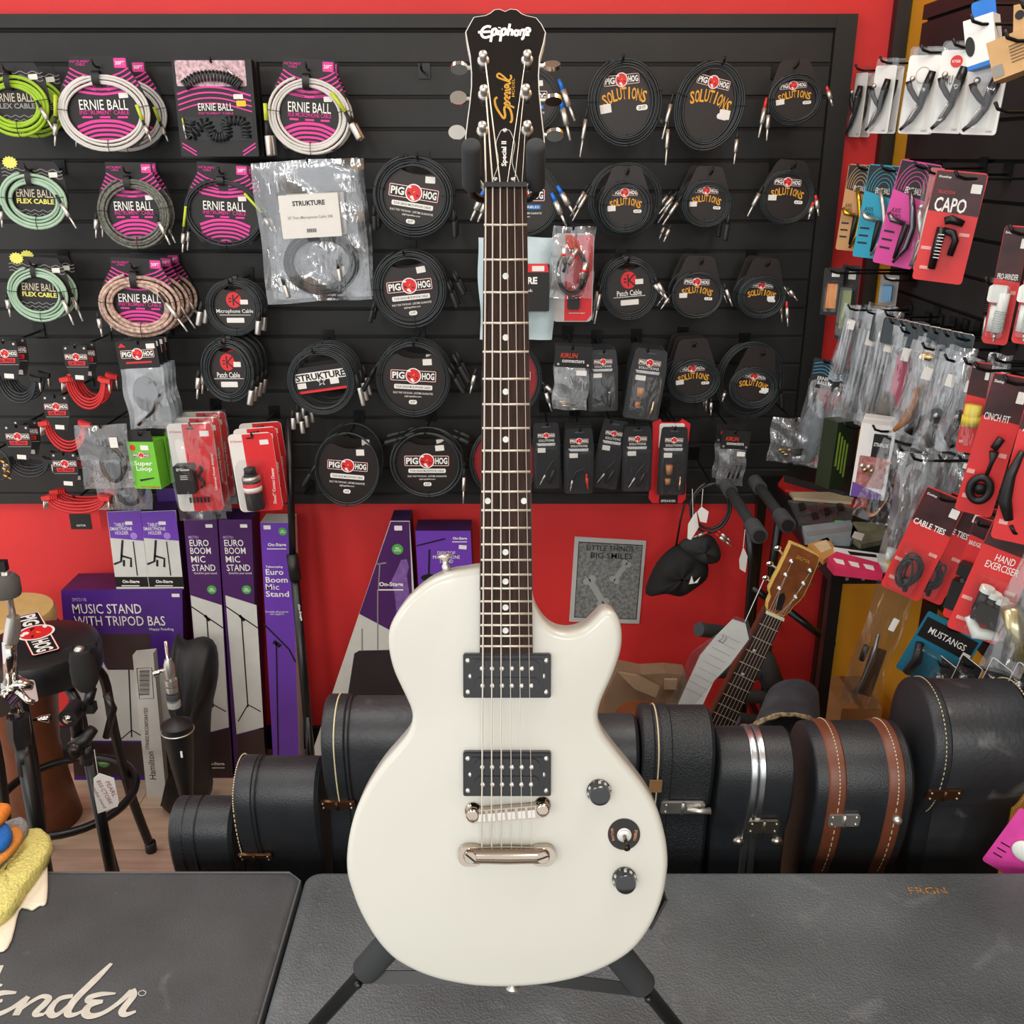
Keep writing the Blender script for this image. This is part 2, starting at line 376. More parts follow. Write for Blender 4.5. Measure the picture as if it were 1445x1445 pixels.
def stroke(pts, wd, fn, k=4):
    q = smooth_open([fn(*p) for p in pts], k) if len(pts) > 2 else [fn(*p) for p in pts]
    mb.ribbon(q, wd, -.0007, .0004)
for st in [[(610,250),(575,244),(540,262),(520,297),(528,332),(558,348),(602,335)], [(490,299),(608,292)], [(626,268),(606,388)], [(624,276),(652,266),(660,290),(648,318),(618,326)], [(682,278),(674,328)], [(690,252),(688,262)], [(712,268),(694,384)], [(710,276),(740,266),(748,290),(736,318),(704,326)], [(785,220),(764,330)], [(770,292),(795,276),(808,290),(800,330)], [(850,280),(832,290),(828,315),(845,328),(862,316),(864,292),(850,280)], [(884,276),(876,330)], [(880,292),(905,276),(918,290),(908,350),(890,364)], [(932,298),(966,292),(968,268),(945,262),(928,285),(932,318),(966,322)]]:
    stroke(st, .0026, HZ)
o = mb.obj('brand_lettering', WHITE, gt); o.matrix_local = HL
mb = MB()
for st, wd in [([(668,900),(646,925),(655,985),(695,1055),(728,1096),(741,1070),(733,1010),(748,985),(785,1010),(803,1070),(803,1115),(788,1138)], .0022), ([(826,1000),(800,985),(735,960),(760,945),(782,955),(775,980),(750,985)], .0018), ([(770,940),(745,925),(738,905),(760,900),(775,915),(785,890)], .0017), ([(765,885),(742,880),(742,862),(765,858),(785,868),(785,845)], .0017), ([(738,840),(785,830),(785,815)], .0017), ([(712,826),(716,825)], .002), ([(745,785),(738,805),(760,815),(775,800),(745,785),(785,775),(785,760)], .0017), ([(785,760),(680,720),(668,695),(685,682),(715,700),(770,745),(798,720),(790,695)], .0018)]:
    stroke(st, wd, HZ)
o = mb.obj('script_lettering', GOLD, gt); o.matrix_local = HL
def hpart(name, fn, m, sm=True):
    o = fn.obj(name, m, gt, sm); o.matrix_local = HL; return o
p0, p1 = HZ(800, 870), HZ(832, 755)
t = text(gt, 'MODEL', 0, 0, 0, .016, .0034, GOLD, .02); t.matrix_local = HL @ Matrix.Translation(((p0.x + p1.x) / 2, -.0007, (p0.y + p1.y) / 2)) @ Matrix.Rotation(math.radians(-90), 4, 'Y') @ Matrix.Diagonal((.006, 1, .004, 1))
# truss rod cover
tp = [(703,192),(708,183.5),(718,183.5),(722.5,190),(727,205),(723,230),(733,258),(729,262),(698,262),(694,258),(703,230),(699.5,205)]
tq = [H(x, y, -.001) for x, y in smooth_closed(tp, 3)]
hpart('truss_rod_cover', MB().prism([(p.x, p.y) for p in tq][::-1], -.0016, 0), mat('cover_edge', '#c9ccc8', .4), False)
hpart('truss_rod_cover_face', MB().prism([(p.x, p.y) for p in inset(tq, .0007)][::-1], -.0018, -.0012), GBLACK, False)
q = H(712, 217, -.0018); t = text(gt, 'Special II', 0, 0, 0, 1, 1, WHITE, .03); me, W_, H_ = tmesh('Special II', .03, 0., WHITE)
t.matrix_local = HL @ Matrix.Translation((q.x, -.002, q.y)) @ Matrix.Rotation(math.radians(-90), 4, 'Y') @ Matrix.Diagonal((.026 / W_, 1, .0062 / H_, 1))
for x, y in ((712.5, 184), (699, 253), (724, 253)):
    q = H(x, y, -.002); hpart('screw', MB().lathe([(.0024, 0), (.0022, .0008), (.001, .0014), (0, .0015)], (q.x, -.0018, q.y), (0, -1, 0), 12), SILV)
# tuners
tun = [(682, 85, -1), (683, 133, -1), (681, 184, -1), (744, 84, 1), (742, 132, 1), (744, 183, 1)]
for i, (x, y, s_) in enumerate(tun):
    q = H(x, y, -.002)
    po = hpart('tuner_post', MB().lathe([(.006, 0), (.006, .002), (.004, .003), (.0034, .004), (.0034, .010), (.0042, .0105), (.0042, .0125), (.003, .014), (0, .0145)], (q.x, .0, q.y), (0, -1, 0), 16), SILV)
    # shaft and button at the side
    ex = [652, 653, 652, 770, 770, 772][i]; bx = [648, 647, 645, 779, 781, 783][i]; by = [96, 139, 187, 93, 141, 190][i]
    e, bb = H(ex + (16 if s_ < 0 else -14), by, .008), H(bx, by, .008)
    mb = MB(); mb.cyl((e.x, .008, e.y), (bb.x, .008, bb.y), .0022, n=8)
    ang = [75, 10, 20, -30, 80, 70][i]
    R = Matrix.Rotation(math.radians(ang), 3, 'X')
    pl = ell(.0085, .0068, 20)
    vs = []
    for yy_ in (-.0022, .0022):
        for px_, pz_ in pl: vs.append(R @ Vector((px_ * (1 if yy_ < 0 else 1), yy_, pz_)) + Vector((bb.x, .008, bb.y)))
    nn = len(pl); mb.add(vs, [tuple(range(nn)), tuple(range(2 * nn - 1, nn - 1, -1))] + [(k, nn + k, nn + (k + 1) % nn, (k + 1) % nn) for k in range(nn)])
    hpart('tuner_button', mb, CHROME, 'auto')
# pickups
def pickup(y0, y1, slots):
    l, r = G(653.3, y0, .004), G(777.5, y1, .004); cx, cz = (l.x + r.x) / 2, (l.y + r.y) / 2; w_, h_ = r.x - l.x, l.y - r.y
    pr = MB().prism(rrect(w_, h_, .002, 3, cx, cz)[::-1], .006, .013); pr.prism(rrect(w_ - .002, h_ - .002, .002, 3, cx, cz)[::-1], .004, .0065)
    o = pr.obj('pickup_ring', PUK, gt)
    MB().prism(rrect(w_ * .82, h_ * .8, .002, 3, cx, cz)[::-1], .0025, .006).obj('pickup_cover', PUK, o)
    for k in (-1, 1):
        cb = MB(); bar = rrect(w_ * .74, h_ * .37, h_ * .17, 6, cx, cz + k * h_ * .195)[::-1]
        cb.prism(bar, .0005, .003); cb.obj('coil_bobbin', PUK, o)
        for j in range(6):
            x = cx + (j - 2.5) * .0099 * (1.02 if k > 0 else 1)
            MB().lathe([(.0026, 0), (.0025, .0008), (.0015, .0013), (0, .0014)], (x, .0008, cz + k * h_ * .195), (0, -1, 0), 12).obj('pole_piece', SILV, o, True)
    for sx, sz in ((-1, 1), (1, 1), (-1, -1), (1, -1), (-.93, 0), (.93, 0)):
        MB().lathe([(.0028, 0), (.0026, .0008), (.0016, .0016), (0, .0018)], (cx + sx * (w_ / 2 - .005), .0045, cz + sz * (h_ / 2 - .0065)), (0, -1, 0), 12).obj('screw', SILV, o, True)
pickup(923.5, 985.5, 0); pickup(1062, 1124.5, 1)
# bridge
bl, br = G(667, 1153, .0), G(766, 1145, .0)
NICK = mat('polished_nickel', '#b8ab9c', .12, 1.0, var=.04)
br_o = MB(); R = Matrix.Rotation(-math.atan2(br.y - bl.y, br.x - bl.x), 3, 'Y'); L = (br - bl).length; mid = (bl + br) / 2
br_o.prism([(mid.x + (R @ Vector((x, 0, z))).x, mid.y + (R @ Vector((x, 0, z))).z) for x, z in rrect(L + .012, .0135, .0065, 6)][::-1], -.0005, .008)
bro = br_o.obj('bridge', NICK, gt, False)
for e in (bl, br):
    MB().lathe([(.0085, 0), (.0085, .003), (.006, .0035), (.006, .013), (.0066, .0135), (.0066, .0165), (.005, .017)], (e.x, .012, e.y + .003), (0, -1, 0), 20).obj('bridge_post', NICK, bro, True)
    MB().lathe([(.0042, 0), (.0042, .001), (.003, .0016)], (e.x, -.001, e.y - .001), (0, -1, 0), 12).obj('bridge_screw', SILV, bro, True)
nx = [685.8, 695.4, 706, 715.7, 725.9, 736.7]; bxs = [680, 693.7, 707.6, 721.7, 736, 750]
for i in range(6):
    t_ = (bxs[i] - 667) / 99; q = G(bxs[i], 1150 - 3 + (1147 - 1150) * 0, -.002); q.y = bl.y + (br.y - bl.y) * t_
    MB().box((q.x, -.0015, q.y), (.0075, .006, .008), R).obj('saddle', SILV, bro)
# tailpiece
tl, tr_ = G(664, 1208, .0), G(766, 1208, .0); cz = tl.y
tp_ = MB()
sec = [( .0085 * math.cos(a_), .0065 * math.sin(a_)) for a_ in [2 * math.pi * k / 14 for k in range(14)]]
vs = []; xs = [0, .06, .5, .94, 1]
for q in xs:
    x = tl.x + (tr_.x - tl.x) * q; sc_ = 1.0 + .12 * math.sin(math.pi * q)
    for sy, sz in sec: vs.append((x, .002 + sz * sc_, cz + sy * sc_))
tp_.add(vs, [(i * 14 + k, i * 14 + (k + 1) % 14, (i + 1) * 14 + (k + 1) % 14, (i + 1) * 14 + k) for i in range(4) for k in range(14)])
tpo = tp_.obj('tailpiece', NICK, gt, 'auto')
for e, rot_ in ((tl, 40), (tr_, -20)):
    MB().prism(rrect(.026, .021, .0095, 6, e.x, e.y - .001)[::-1], .0, .009).obj('tailpiece_end', NICK, tpo)
    MB().lathe([(.0075, 0), (.0075, .012), (.0068, .0135), (.0068, .016), (.006, .0168)], (e.x, .012, e.y), (0, -1, 0), 20).obj('tailpiece_stud', NICK, tpo, 'auto')
    MB().box((e.x, -.005, e.y), (.0125, .0008, .0016), Matrix.Rotation(math.radians(rot_), 3, 'Y')).obj('stud_slot', BLACK, tpo)
# strings
top_posts = [2, 1, 0, 3, 4, 5]
for i in range(6):
    rr = [.00062, .00055, .00048, .0003, .00025, .0002][i] * 1.45
    q = G(nx[i], 266, -.0022); bq = G(bxs[i], 1150, -.006); bq.y = bl.y + (br.y - bl.y) * (bxs[i] - 667) / 99
    ti = top_posts[i]; hp = H(tun[ti][0] + (3 if tun[ti][2] < 0 else -3), tun[ti][1] + 4, -.006); P = HL @ Vector((hp.x, -.006, hp.y))
    tq_ = G(bxs[i], 1196, -.002)
    MB().tube([P, (q.x, -.003, .0025), (bq.x, -.0058, bq.y), (tq_.x, .0, tq_.y)], rr, 6).obj('string', STRG, gt)
# knobs + switch
KN = mat('smoked_knob_plastic', '#17181a', .15, coat=.5)
for x, y in ((846, 1122), (882, 1246)):
    q = G(x - .5, y - 4, .008)
    k_ = MB().lathe([(.0128, 0), (.0128, .003), (.0118, .004), (.0108, .013), (.0102, .0145), (.0085, .015)], (q.x, .012, q.y), (0, -1, 0), 32).obj('control_knob', KN, gt, 'auto')
    mb = MB()
    for j in range(11):
        an = math.radians(-60 - j * 30 + 150); mb.box((q.x + .0118 * math.cos(an), .0045, q.y + .0118 * math.sin(an)), (.0016, .004, .0026), Matrix.Rotation(-an, 3, 'Y'))
    mb.obj('knob_numerals', mat('knob_numeral_print', '#b9bab6', .5), k_)
q = G(880.5, 1177, .0118)
sw = MB().cyl((q.x, .0121, q.y), (q.x, .0108, q.y), .0168, n=40).obj('switch_plate', mat('switch_plate_black', '#14110f', .5), gt)
MB().lathe([(.0075, 0), (.0075, .002), (.0062, .0022), (.0062, .0045), (.004, .005)], (q.x, .0108, q.y), (0, -1, 0), 20).obj('switch_nut', SILV, sw, 'auto')
MB().tube([(q.x, .006, q.y), (q.x + .0004, -.004, q.y - .002), (q.x + .0006, -.012, q.y - .0055)], [.002, .0022, .0034], 12).obj('switch_toggle', mat('switch_tip', '#2a2722', .2, .6), sw, True)
me1 = text(gt, 'RHYTHM', q.x - .0118, q.y, .0106, .013, .0028, mat('copper_print', '#c98a5a', .4, .3), .02, 0, 97)
me2 = text(gt, 'TREBLE', q.x + .0118, q.y - .001, .0106, .012, .0028, MATS['copper_print'], .02, 0, 83)
# strap buttons, jack plate
for px_, py_, dr in ((630, 803, (-.15, 0, 1)), (723, 1377, (0, 0, -1))):
    q = G(px_, py_, .034); MB().lathe([(.004, -.004), (.0045, .004), (.003, .006), (.0035, .010), (.0075, .013), (.0075, .0145), (.005, .016), (0, .0165)], (q.x, .034, q.y), dr, 18).obj('strap_button', SILV, gt, True)
q = G(927, 1284, .036); MB().box((q.x, .036, q.y), (.003, .022, .036), Matrix.Rotation(math.radians(28), 3, 'Y')).obj('jack_plate', BLACK, gt)

# ---------------------------------------------------------------- guitar stand
FOAM = mat('grey_black_foam', '#2f3133', .85, var=.08, bump=.1, bscale=120)
TOPZ = .77
st = empty('guitar_stand', 'black tubular guitar stand with foam pads holding the white guitar', 'guitar stand', (NUT.x, 1.02, TOPZ))
SI = Matrix.Translation((NUT.x, 1.02, TOPZ)).inverted()
def sl_(p): return SI @ Vector(p)
def gl(x, y, z): return SI @ (GM @ Vector((x, y, z)))
base = gl(0, .10, -.70); head = gl(0, .045, -.002)
MB().tube([base, head], .009, 12).obj('upright_tube', METALK, st, True)
for px_, s_ in ((664, -1), (757, 1)):
    q = G(px_, 250, -.008); q2 = G(px_ - 1 * s_, 203, -.034)
    MB().tube([gl(0, .045, -.004), gl(q.x * .8, .045, .0), gl(q.x, .035, .002), gl(q.x, .012, q.y - .004)], .004, 8).obj('yoke_arm', METALK, st, True)
    A_, B_ = gl(q.x, .014, q.y - .004), gl(q2.x, -.034, q2.y); dv = (B_ - A_).normalized()
    MB().tube([A_, A_ + dv * .003, B_ - dv * .004, B_ - dv * .001, B_], [.0075, .0092, .0094, .0086, .006], 18).obj('foam_sleeve', FOAM, st, True)
hub = gl(0, .095, -.60)
MB().cyl(hub - Vector((0, 0, .03)), hub + Vector((0, 0, .03)), .016, n=16).obj('hub', BLACK, st, True)
for pts, s_ in (([(562, 1318), (492, 1392), (440, 1447)], -1), ([(865, 1338), (908, 1406), (958, 1450)], 1)):
    a_ = G(*pts[0], .075); w0 = gl(a_.x, .075, a_.y)
    foot = sl_(hitZ(pts[2][0] - (18 if s_ < 0 else -18), pts[2][1] + 26, TOPZ + .012))
    dr = (foot - w0).normalized()
    MB().tube([hub, w0, foot], .0085, 12).obj('leg', METALK, st, True)
    f1 = w0 + dr * .075
    MB().tube([w0 - dr * .02, w0 + dr * .05, f1], [.0165, .0165, .0165], 18).obj('foam_sleeve', FOAM, st, 'auto')
    MB().sphere(foot, .013, 8).obj('rubber_foot', RUBBER, st, True)
    m_ = w0 + dr * .09
    tq2 = G(684 if s_ < 0 else 752, 1379, .085); mb = MB(); tgt = gl(tq2.x, .085, tq2.y)
    dv = tgt - m_; X_ = dv.normalized(); Z_ = Vector((0, .5, .86)); Y_ = Z_.cross(X_).normalized(); Z_ = X_.cross(Y_)
    Rm = Matrix((X_, Y_, Z_)).transposed(); mb.box((m_ + tgt) / 2, (dv.length, .003, .014), Rm); mb.obj('cross_brace', METALK, st)
    MB().sphere(m_ + Vector((0, -.011, .0)), .005, 6).obj('rivet', METALK, st, True)
rl = sl_((NUT.x, 1.17, TOPZ + .012)); MB().tube([hub, rl], .0085, 12).obj('leg', METALK, st, True)
MB().sphere(rl, .013, 8).obj('rubber_foot', RUBBER, st, True)
# ================================================================ FOREGROUND CABINETS
TOLEX = mat('black_tolex', '#484c4e', .55, var=.22, vscale=7, bump=.25, bscale=420)
TOLEX2 = mat('grey_black_tolex', '#575d5f', .5, var=.28, vscale=5, bump=.35, bscale=300, btype='voronoi')
def scuff(m, sc, thr, col):
    nt = m.node_tree; b = nt.nodes['Principled BSDF']; src = b.inputs['Base Color'].links[0].from_socket
    tc = [n for n in nt.nodes if n.type == 'TEX_COORD'][0]
    nz = nt.nodes.new('ShaderNodeTexNoise'); nz.inputs['Scale'].default_value = sc; nz.inputs['Detail'].default_value = 6; nz.inputs['Distortion'].default_value = .6
    nt.links.new(tc.outputs['Object'], nz.inputs['Vector'])
    cr = nt.nodes.new('ShaderNodeValToRGB'); cr.color_ramp.elements[0].position = thr; cr.color_ramp.elements[1].position = thr + .12
    cr.color_ramp.elements[0].color = (0, 0, 0, 1); cr.color_ramp.elements[1].color = (.55, .55, .55, 1)
    nt.links.new(nz.outputs['Fac'], cr.inputs['Fac'])
    mx = nt.nodes.new('ShaderNodeMix'); mx.data_type = 'RGBA'; mx.inputs[7].default_value = srgb(col) + (1,)
    nt.links.new(cr.outputs['Color'], mx.inputs[0]); nt.links.new(src, mx.inputs[6]); nt.links.new(mx.outputs[2], b.inputs['Base Color'])
scuff(TOLEX, 16, .66, '#6f7476'); scuff(TOLEX, 75, .7, '#8d9090'); scuff(TOLEX2, 60, .66, '#858a8a'); scuff(TOLEX2, 13, .6, '#747a7c')
CB = 1.223; SX = -.318
def cabinet(name, label, x0, x1, m):
    e = empty(name, label, 'cabinet', ((x0 + x1) / 2, CB - .38, 0))
    w_ = x1 - x0; mb = MB(); r = .012
    rings = [(0, 0), (0, TOPZ - r), (.0025, TOPZ - r * .4), (.006, TOPZ - .002), (r, TOPZ)]; vs = []; n_ = 0
    for d, z in rings:
        pl = rrect(w_ - 2 * d, .76 - 2 * d, .022, 5); n_ = len(pl); vs += [(x, y, z) for x, y in pl]
    fs = [(i * n_ + k, i * n_ + (k + 1) % n_, (i + 1) * n_ + (k + 1) % n_, (i + 1) * n_ + k) for i in range(len(rings) - 1) for k in range(n_)]
    fs.append(tuple((len(rings) - 1) * n_ + k for k in range(n_))); fs.append(tuple(range(n_ - 1, -1, -1)))
    mb.add(vs, fs); mb.obj('cabinet_shell', m, e, 'auto'); return e
cl = cabinet('speaker_cabinet', 'black vinyl-covered cabinet with large pale script lettering on its top, left foreground', -1.35, SX - .002, TOLEX)
cr_ = cabinet('speaker_cabinet', 'wide scuffed grey-black cabinet with worn orange lettering, under the guitar stand', SX + .002, .955, TOLEX2)
cx_l = (-1.35 + SX - .002) / 2
mb = MB()   # edge piping of the left cabinet's right side
pth = [(SX - .0035 - cx_l, -.36, TOPZ - .004), (SX - .0035 - cx_l, .36, TOPZ - .004), (SX - .024 - cx_l, .3785, TOPZ - .004), (-.3, .3785, TOPZ - .004)]
mb.tube(pth, .0018, 6); mb.obj('edge_piping', mat('worn_piping', '#56585a', .5), cl)
# script lettering traced on the top plane
mb = MB(); k_ = .2422
def FZ(zx, zy):
    p = hitZ(zx * k_, 1120 + zy * k_, TOPZ + .0006); return p
FN = [0]
def fstroke(pts, ws):
    P = smooth_open([FZ(*p).xy for p in pts], 6); N = len(P); W = []
    for i in range(N):
        t = i / (N - 1) * (len(ws) - 1); a = int(min(t, len(ws) - 2)); W.append((ws[a] + (ws[a + 1] - ws[a]) * (t - a)) * k_ / 905)
    L = []; R_ = []
    for i, p in enumerate(P):
        t = (P[min(i + 1, N - 1)] - P[max(i - 1, 0)]).normalized(); q = Vector((-t.y, t.x)) * W[i] / 2; L.append(p + q); R_.append(p - q)
    FN[0] += 1; z = TOPZ + .0006 + FN[0] * .00006
    o0 = Vector((cx_l, CB - .38))
    mb.add([(q.x - o0.x, q.y - o0.y, z) for q in L + R_], [(i, N + i, N + i + 1, i + 1) for i in range(N - 1)])
for pts, ws in [
    ([(-150, 1300), (-110, 1200), (-40, 1090), (10, 1000)], [40, 40, 36, 20]),
    ([(-190, 1130), (-90, 1105), (12, 1118)], [30, 30, 14]),
    ([(95, 1160), (10, 1162), (-60, 1190), (-40, 1215), (15, 1205)], [14, 34, 34, 30, 18]),
    ([(-40, 1225), (-70, 1270), (-30, 1290), (60, 1255), (165, 1185)], [30, 40, 34, 26, 30]),
    ([(165, 1183), (130, 1225), (92, 1293)], [24, 36, 34]),
    ([(92, 1280), (180, 1215), (245, 1182), (284, 1192), (262, 1225), (212, 1272), (214, 1290), (258, 1286)], [12, 22, 26, 30, 36, 34, 28, 16]),
    ([(258, 1286), (300, 1245), (350, 1195), (425, 1180)], [14, 22, 30, 24]),
    ([(330, 1205), (292, 1262), (310, 1294), (360, 1272), (450, 1190)], [26, 36, 34, 24, 22]),
    ([(650, 990), (560, 1080), (440, 1198), (396, 1268), (408, 1292), (458, 1280), (520, 1240)], [18, 38, 40, 36, 32, 20, 12]),
    ([(674, 1166), (590, 1170), (525, 1188), (520, 1212), (600, 1210)], [10, 30, 34, 30, 16]),
    ([(600, 1214), (525, 1235), (498, 1275), (525, 1298), (600, 1280), (690, 1222), (770, 1150)], [16, 34, 40, 36, 26, 26, 34]),
    ([(770, 1142), (778, 1178), (740, 1228), (712, 1270), (732, 1290), (792, 1270)], [30, 34, 36, 36, 30, 14]),
    ([(830, 1148), (808, 1160), (815, 1178), (840, 1176), (850, 1158), (830, 1148)], [4, 4])]:
    fstroke(pts, ws)
mb.obj('script_lettering', mat('pale_grey_paint', '#c3c0b4', .6, var=.1, vscale=60), cl)
# worn orange lettering on the right cabinet
WORN = mat('worn_orange_paint', '#c98b35', .6, var=.3, vscale=400)
nt = WORN.node_tree; nz = nt.nodes.new('ShaderNodeTexNoise'); nz.inputs['Scale'].default_value = 9; nz.inputs['Detail'].default_value = 3
tcw = [n for n in nt.nodes if n.type == 'TEX_COORD'][0]; crw = nt.nodes.new('ShaderNodeValToRGB'); crw.color_ramp.elements[0].position = .44; crw.color_ramp.elements[1].position = .5
nt.links.new(tcw.outputs['Object'], nz.inputs['Vector']); nt.links.new(nz.outputs['Fac'], crw.inputs['Fac']); nt.links.new(crw.outputs['Color'], nt.nodes['Principled BSDF'].inputs['Alpha'])
p = hitZ(1309, 1257, TOPZ + .001); t = text(cr_, 'FRGN', 0, 0, 0, 1, 1, WORN, .0); me, W_, H_ = tmesh('FRGN', .0, 0., WORN)
t.matrix_local = Matrix.Translation((p.x - (SX + .002 + .955) / 2, p.y - (CB - .38), TOPZ + .0012)) @ Matrix.Rotation(math.radians(-90), 4, 'X') @ Matrix.Diagonal((.055 / W_, 1, .014 / H_, 1))
white_tape = None
# ================================================================ GUITAR CASES (upright behind the cabinets)
L_SM = mat('black_leatherette', '#212427', .42, var=.15, vscale=20, bump=.3, bscale=380, btype='noise')
L_PB = mat('pebbled_leatherette', '#24272a', .4, var=.1, vscale=20, bump=.75, bscale=330)
L_WORN = mat('worn_grey_leatherette', '#2b2d30', .45, var=.35, vscale=9, bump=.25, bscale=120); scuff(L_WORN, 14, .6, '#70706c')
L_BR = mat('brown_leather_trim', '#6b3a26', .45, var=.1, bump=.1)
L_DK = mat('black_case_face', '#1a1412', .6, var=.1, bump=.1)
THREAD = mat('cream_thread', '#cfc39c', .7)
BRASS = mat('aged_brass_latch', '#6d4a34', .35, .8, var=.15)
ALU = mat('aluminium_trim', '#cfd2d4', .3, 1.0, var=.04)
def elev(py): return -PITCH + math.atan((722.5 - py) / F)
class Case:
    def __init__(s, label, xl, xr, ytop, yeq, Yf, m, cut=None, xpy=None, lw=2.4):
        s.m = m; s.lw = lw; dz = Yf * math.tan(elev(yeq)); mm = math.tan(elev(ytop)); cc = math.cos(elev(ytop))
        s.R = (mm * Yf - dz) * cc / (1 - mm * cc); s.Yc = Yf + s.R; s.Zc = CAMZ + dz
        s.X0, s.X1 = hitY(xl, yeq, Yf).x, hitY(xr, yeq, Yf).x
        s.e = empty('guitar_case', label, 'guitar case', ((s.X0 + s.X1) / 2, s.Yc, 0), (0, 0, 0), 'guitar cases lined up behind the cabinets')
        s.cx = (s.X0 + s.X1) / 2; R = s.R; zc = s.Zc
        pr = [(-R * math.cos(math.radians(a)), zc + R * (1 if a > 0 else s.lw) * math.sin(math.radians(a))) for a in range(-52, 185, 8)]
        nk = R * .62
        pr += [(nk + .05, zc * .75), (nk + .06, zc * .62), (max(.16, R), zc * .45), (max(.19, R), .2), (max(.16, R), .03), (.08, .0), (-nk * .2, 0), (-nk, .03), (-nk, zc * .5), (-nk, zc - R * s.lw)]
        s.prof = [Vector(p) for p in pr]   # clockwise from front
        s.shell('case_shell', s.X0, s.X1, 0, m)
    def shell(s, name, x0, x1, out, m, parent=None):
        pl = inset(s.prof, -out) if out else s.prof; n = len(pl); x0 -= s.cx; x1 -= s.cx
        b = min(.006, (x1 - x0) * .2); mb = MB(); q = inset(s.prof, b - out)
        vs = [(x0, p.x, p.y) for p in q] + [(x0 + b * .4, p.x, p.y) for p in inset(s.prof, b * .35 - out)] + [(x0 + b, p.x, p.y) for p in pl] + [(x1 - b, p.x, p.y) for p in pl] + [(x1, p.x, p.y) for p in q]
        fs = [(i * n + k, (i + 1) * n + k, (i + 1) * n + (k + 1) % n, i * n + (k + 1) % n) for i in range(4) for k in range(n)] + [tuple(range(n)), tuple(range(5 * n - 1, 4 * n - 1, -1))]
        mb.add(vs, fs); return mb.obj(name, m, parent or s.e, 'auto')
    def band(s, f0, f1, out, m, name='trim_band'): return s.shell(name, s.X0 + (s.X1 - s.X0) * f0, s.X0 + (s.X1 - s.X0) * f1, out, m)
    def line(s, f, out, r, m, dash=0, name='stitching', face=False):
        x = s.X0 + (s.X1 - s.X0) * f - s.cx; mb = MB(); R = s.R; pts = []
        rr = (R + out) if not face else R - .012
        N = 90 if dash else 40
        for i in range(N + 1):
            a = math.radians(-52 + 190 * i / N); pts.append(Vector((x, -rr * math.cos(a), s.Zc + rr * (1 if a > 0 else s.lw) * math.sin(a))))
        low = [Vector((x, pts[0].y * .98 + .01 * k, pts[0].z - .02 * k)) for k in range(4, 0, -1)]
        pts = low + pts
        if dash:
            for i in range(0, len(pts) - 1, 2): mb.tube([pts[i], pts[i + 1]], r, 5)
        else: mb.tube(pts, r, 6)
        o = mb.obj(name, m, s.e)
        if dash: o['kind'] = 'stuff'
        return o
    def on(s, px, py, out=0.):
        best = None
        for i in range(-60, 91):
            a = math.radians(i); y = s.Yc - (s.R + out) * math.cos(a); z = s.Zc + (s.R + out) * (1 if a > 0 else s.lw) * math.sin(a)
            q = proj(Vector((.0, y, z))); d = abs(q.y - py)
            if best is None or d < best[0]: best = (d, a, y, z)
        _, a, y, z = best
        if a < 0: a = math.atan2(math.sin(a), s.lw * math.cos(a))
        x = hitY(px, py, y).x
        return Vector((x - s.cx, y - s.Yc, z)), a
    def latch(s, px, py, wpx, hpx, m, style=0, name='latch', out=.003):
        P, a = s.on(px, py, out); k = 1400 / 1.0; sc = proj(s.e.location + P).z / F
        R = Matrix.Rotation(-a, 3, 'X'); w_, h_ = wpx * sc, hpx * sc; mb = MB()
        pl = rrect(w_, h_, min(w_, h_) * .18, 3); n = len(pl)
        vs = [R @ Vector((x, y, z)) for y in (-.0025, .002) for x, z in pl]
        mb.add(vs, [tuple(range(n - 1, -1, -1)), tuple(n + k for k in range(n))] + [(i, (i + 1) % n, n + (i + 1) % n, n + i) for i in range(n)])
        o = mb.obj(name, m, s.e, False, P)
        hg = MB(); hg.tube([R @ Vector((0, -.003, -h_ / 2)), R @ Vector((0, -.003, h_ / 2))], .0028, 8); hg.obj('hinge_pin', m, o, True)
        for x in (-.38, .38):
            for z in (-.3, .3):
                MB().sphere(R @ Vector((x * w_, -.0025, z * h_)), .0022, 6).obj('rivet', SILV, o, True)
        return o, R, w_, h_
c = Case('small low black grained case, leftmost of the upright cases', 236, 326, 1122, 1192, 1.30, L_SM)
c.line(.22, .0004, .0009, BLACK, 1); c.line(.42, .0003, .0014, BLACK, 0, 'seam')
c = Case('black case with dotted white stitching and a brown latch, second from the left', 330, 448, 1066, 1142, 1.30, L_SM)
c.band(-.01, .24, .002, L_SM, 'lid_band'); c.line(.0, .003, .001, THREAD, 1); c.line(.25, .002, .0012, BLACK, 0, 'seam'); c.latch(360, 1209, 50, 18, BRASS)
c = Case('tall dark worn case with cream piping on its lid, left behind the guitar body', 454, 590, 981, 1062, 1.31, L_WORN)
c.band(-.01, .26, .003, L_SM, 'lid_band'); c.line(.13, .0034, .0012, THREAD, 0, 'piping'); c.line(.27, .002, .0012, BLACK, 0, 'seam'); c.latch(476, 1135, 52, 19, BRASS)
c = Case('plain grey-black case showing between the guitar waist and the pebbled case', 800, 903, 1006, 1085, 1.31, L_WORN)
c = Case('heavily pebbled black case with a nickel draw latch, right of the guitar', 909, 1010, 994, 1078, 1.30, L_PB)
c.band(-.01, .17, .003, L_PB, 'lid_band'); c.line(.2, .0015, .0013, THREAD, 0, 'piping'); c.band(.23, .42, .002, L_PB, 'trim_band')
o, R, w_, h_ = c.latch(963, 1139, 62, 24, SILV)
mb = MB(); mb.tube([R @ Vector((w_ * .1, -.004, 0)), R @ Vector((w_ * .35, -.008, 0)), R @ Vector((w_ * .62, -.007, 0))], [.005, .004, .006], 10); mb.obj('latch_lever', SILV, o, True)
P, a = c.on(925, 1110, .004); MB().box(P, (.02, .002, .024), Matrix.Rotation(-a, 3, 'X')).obj('name_plate', mat('copper_plate', '#b98a5e', .4, .5), c.e)
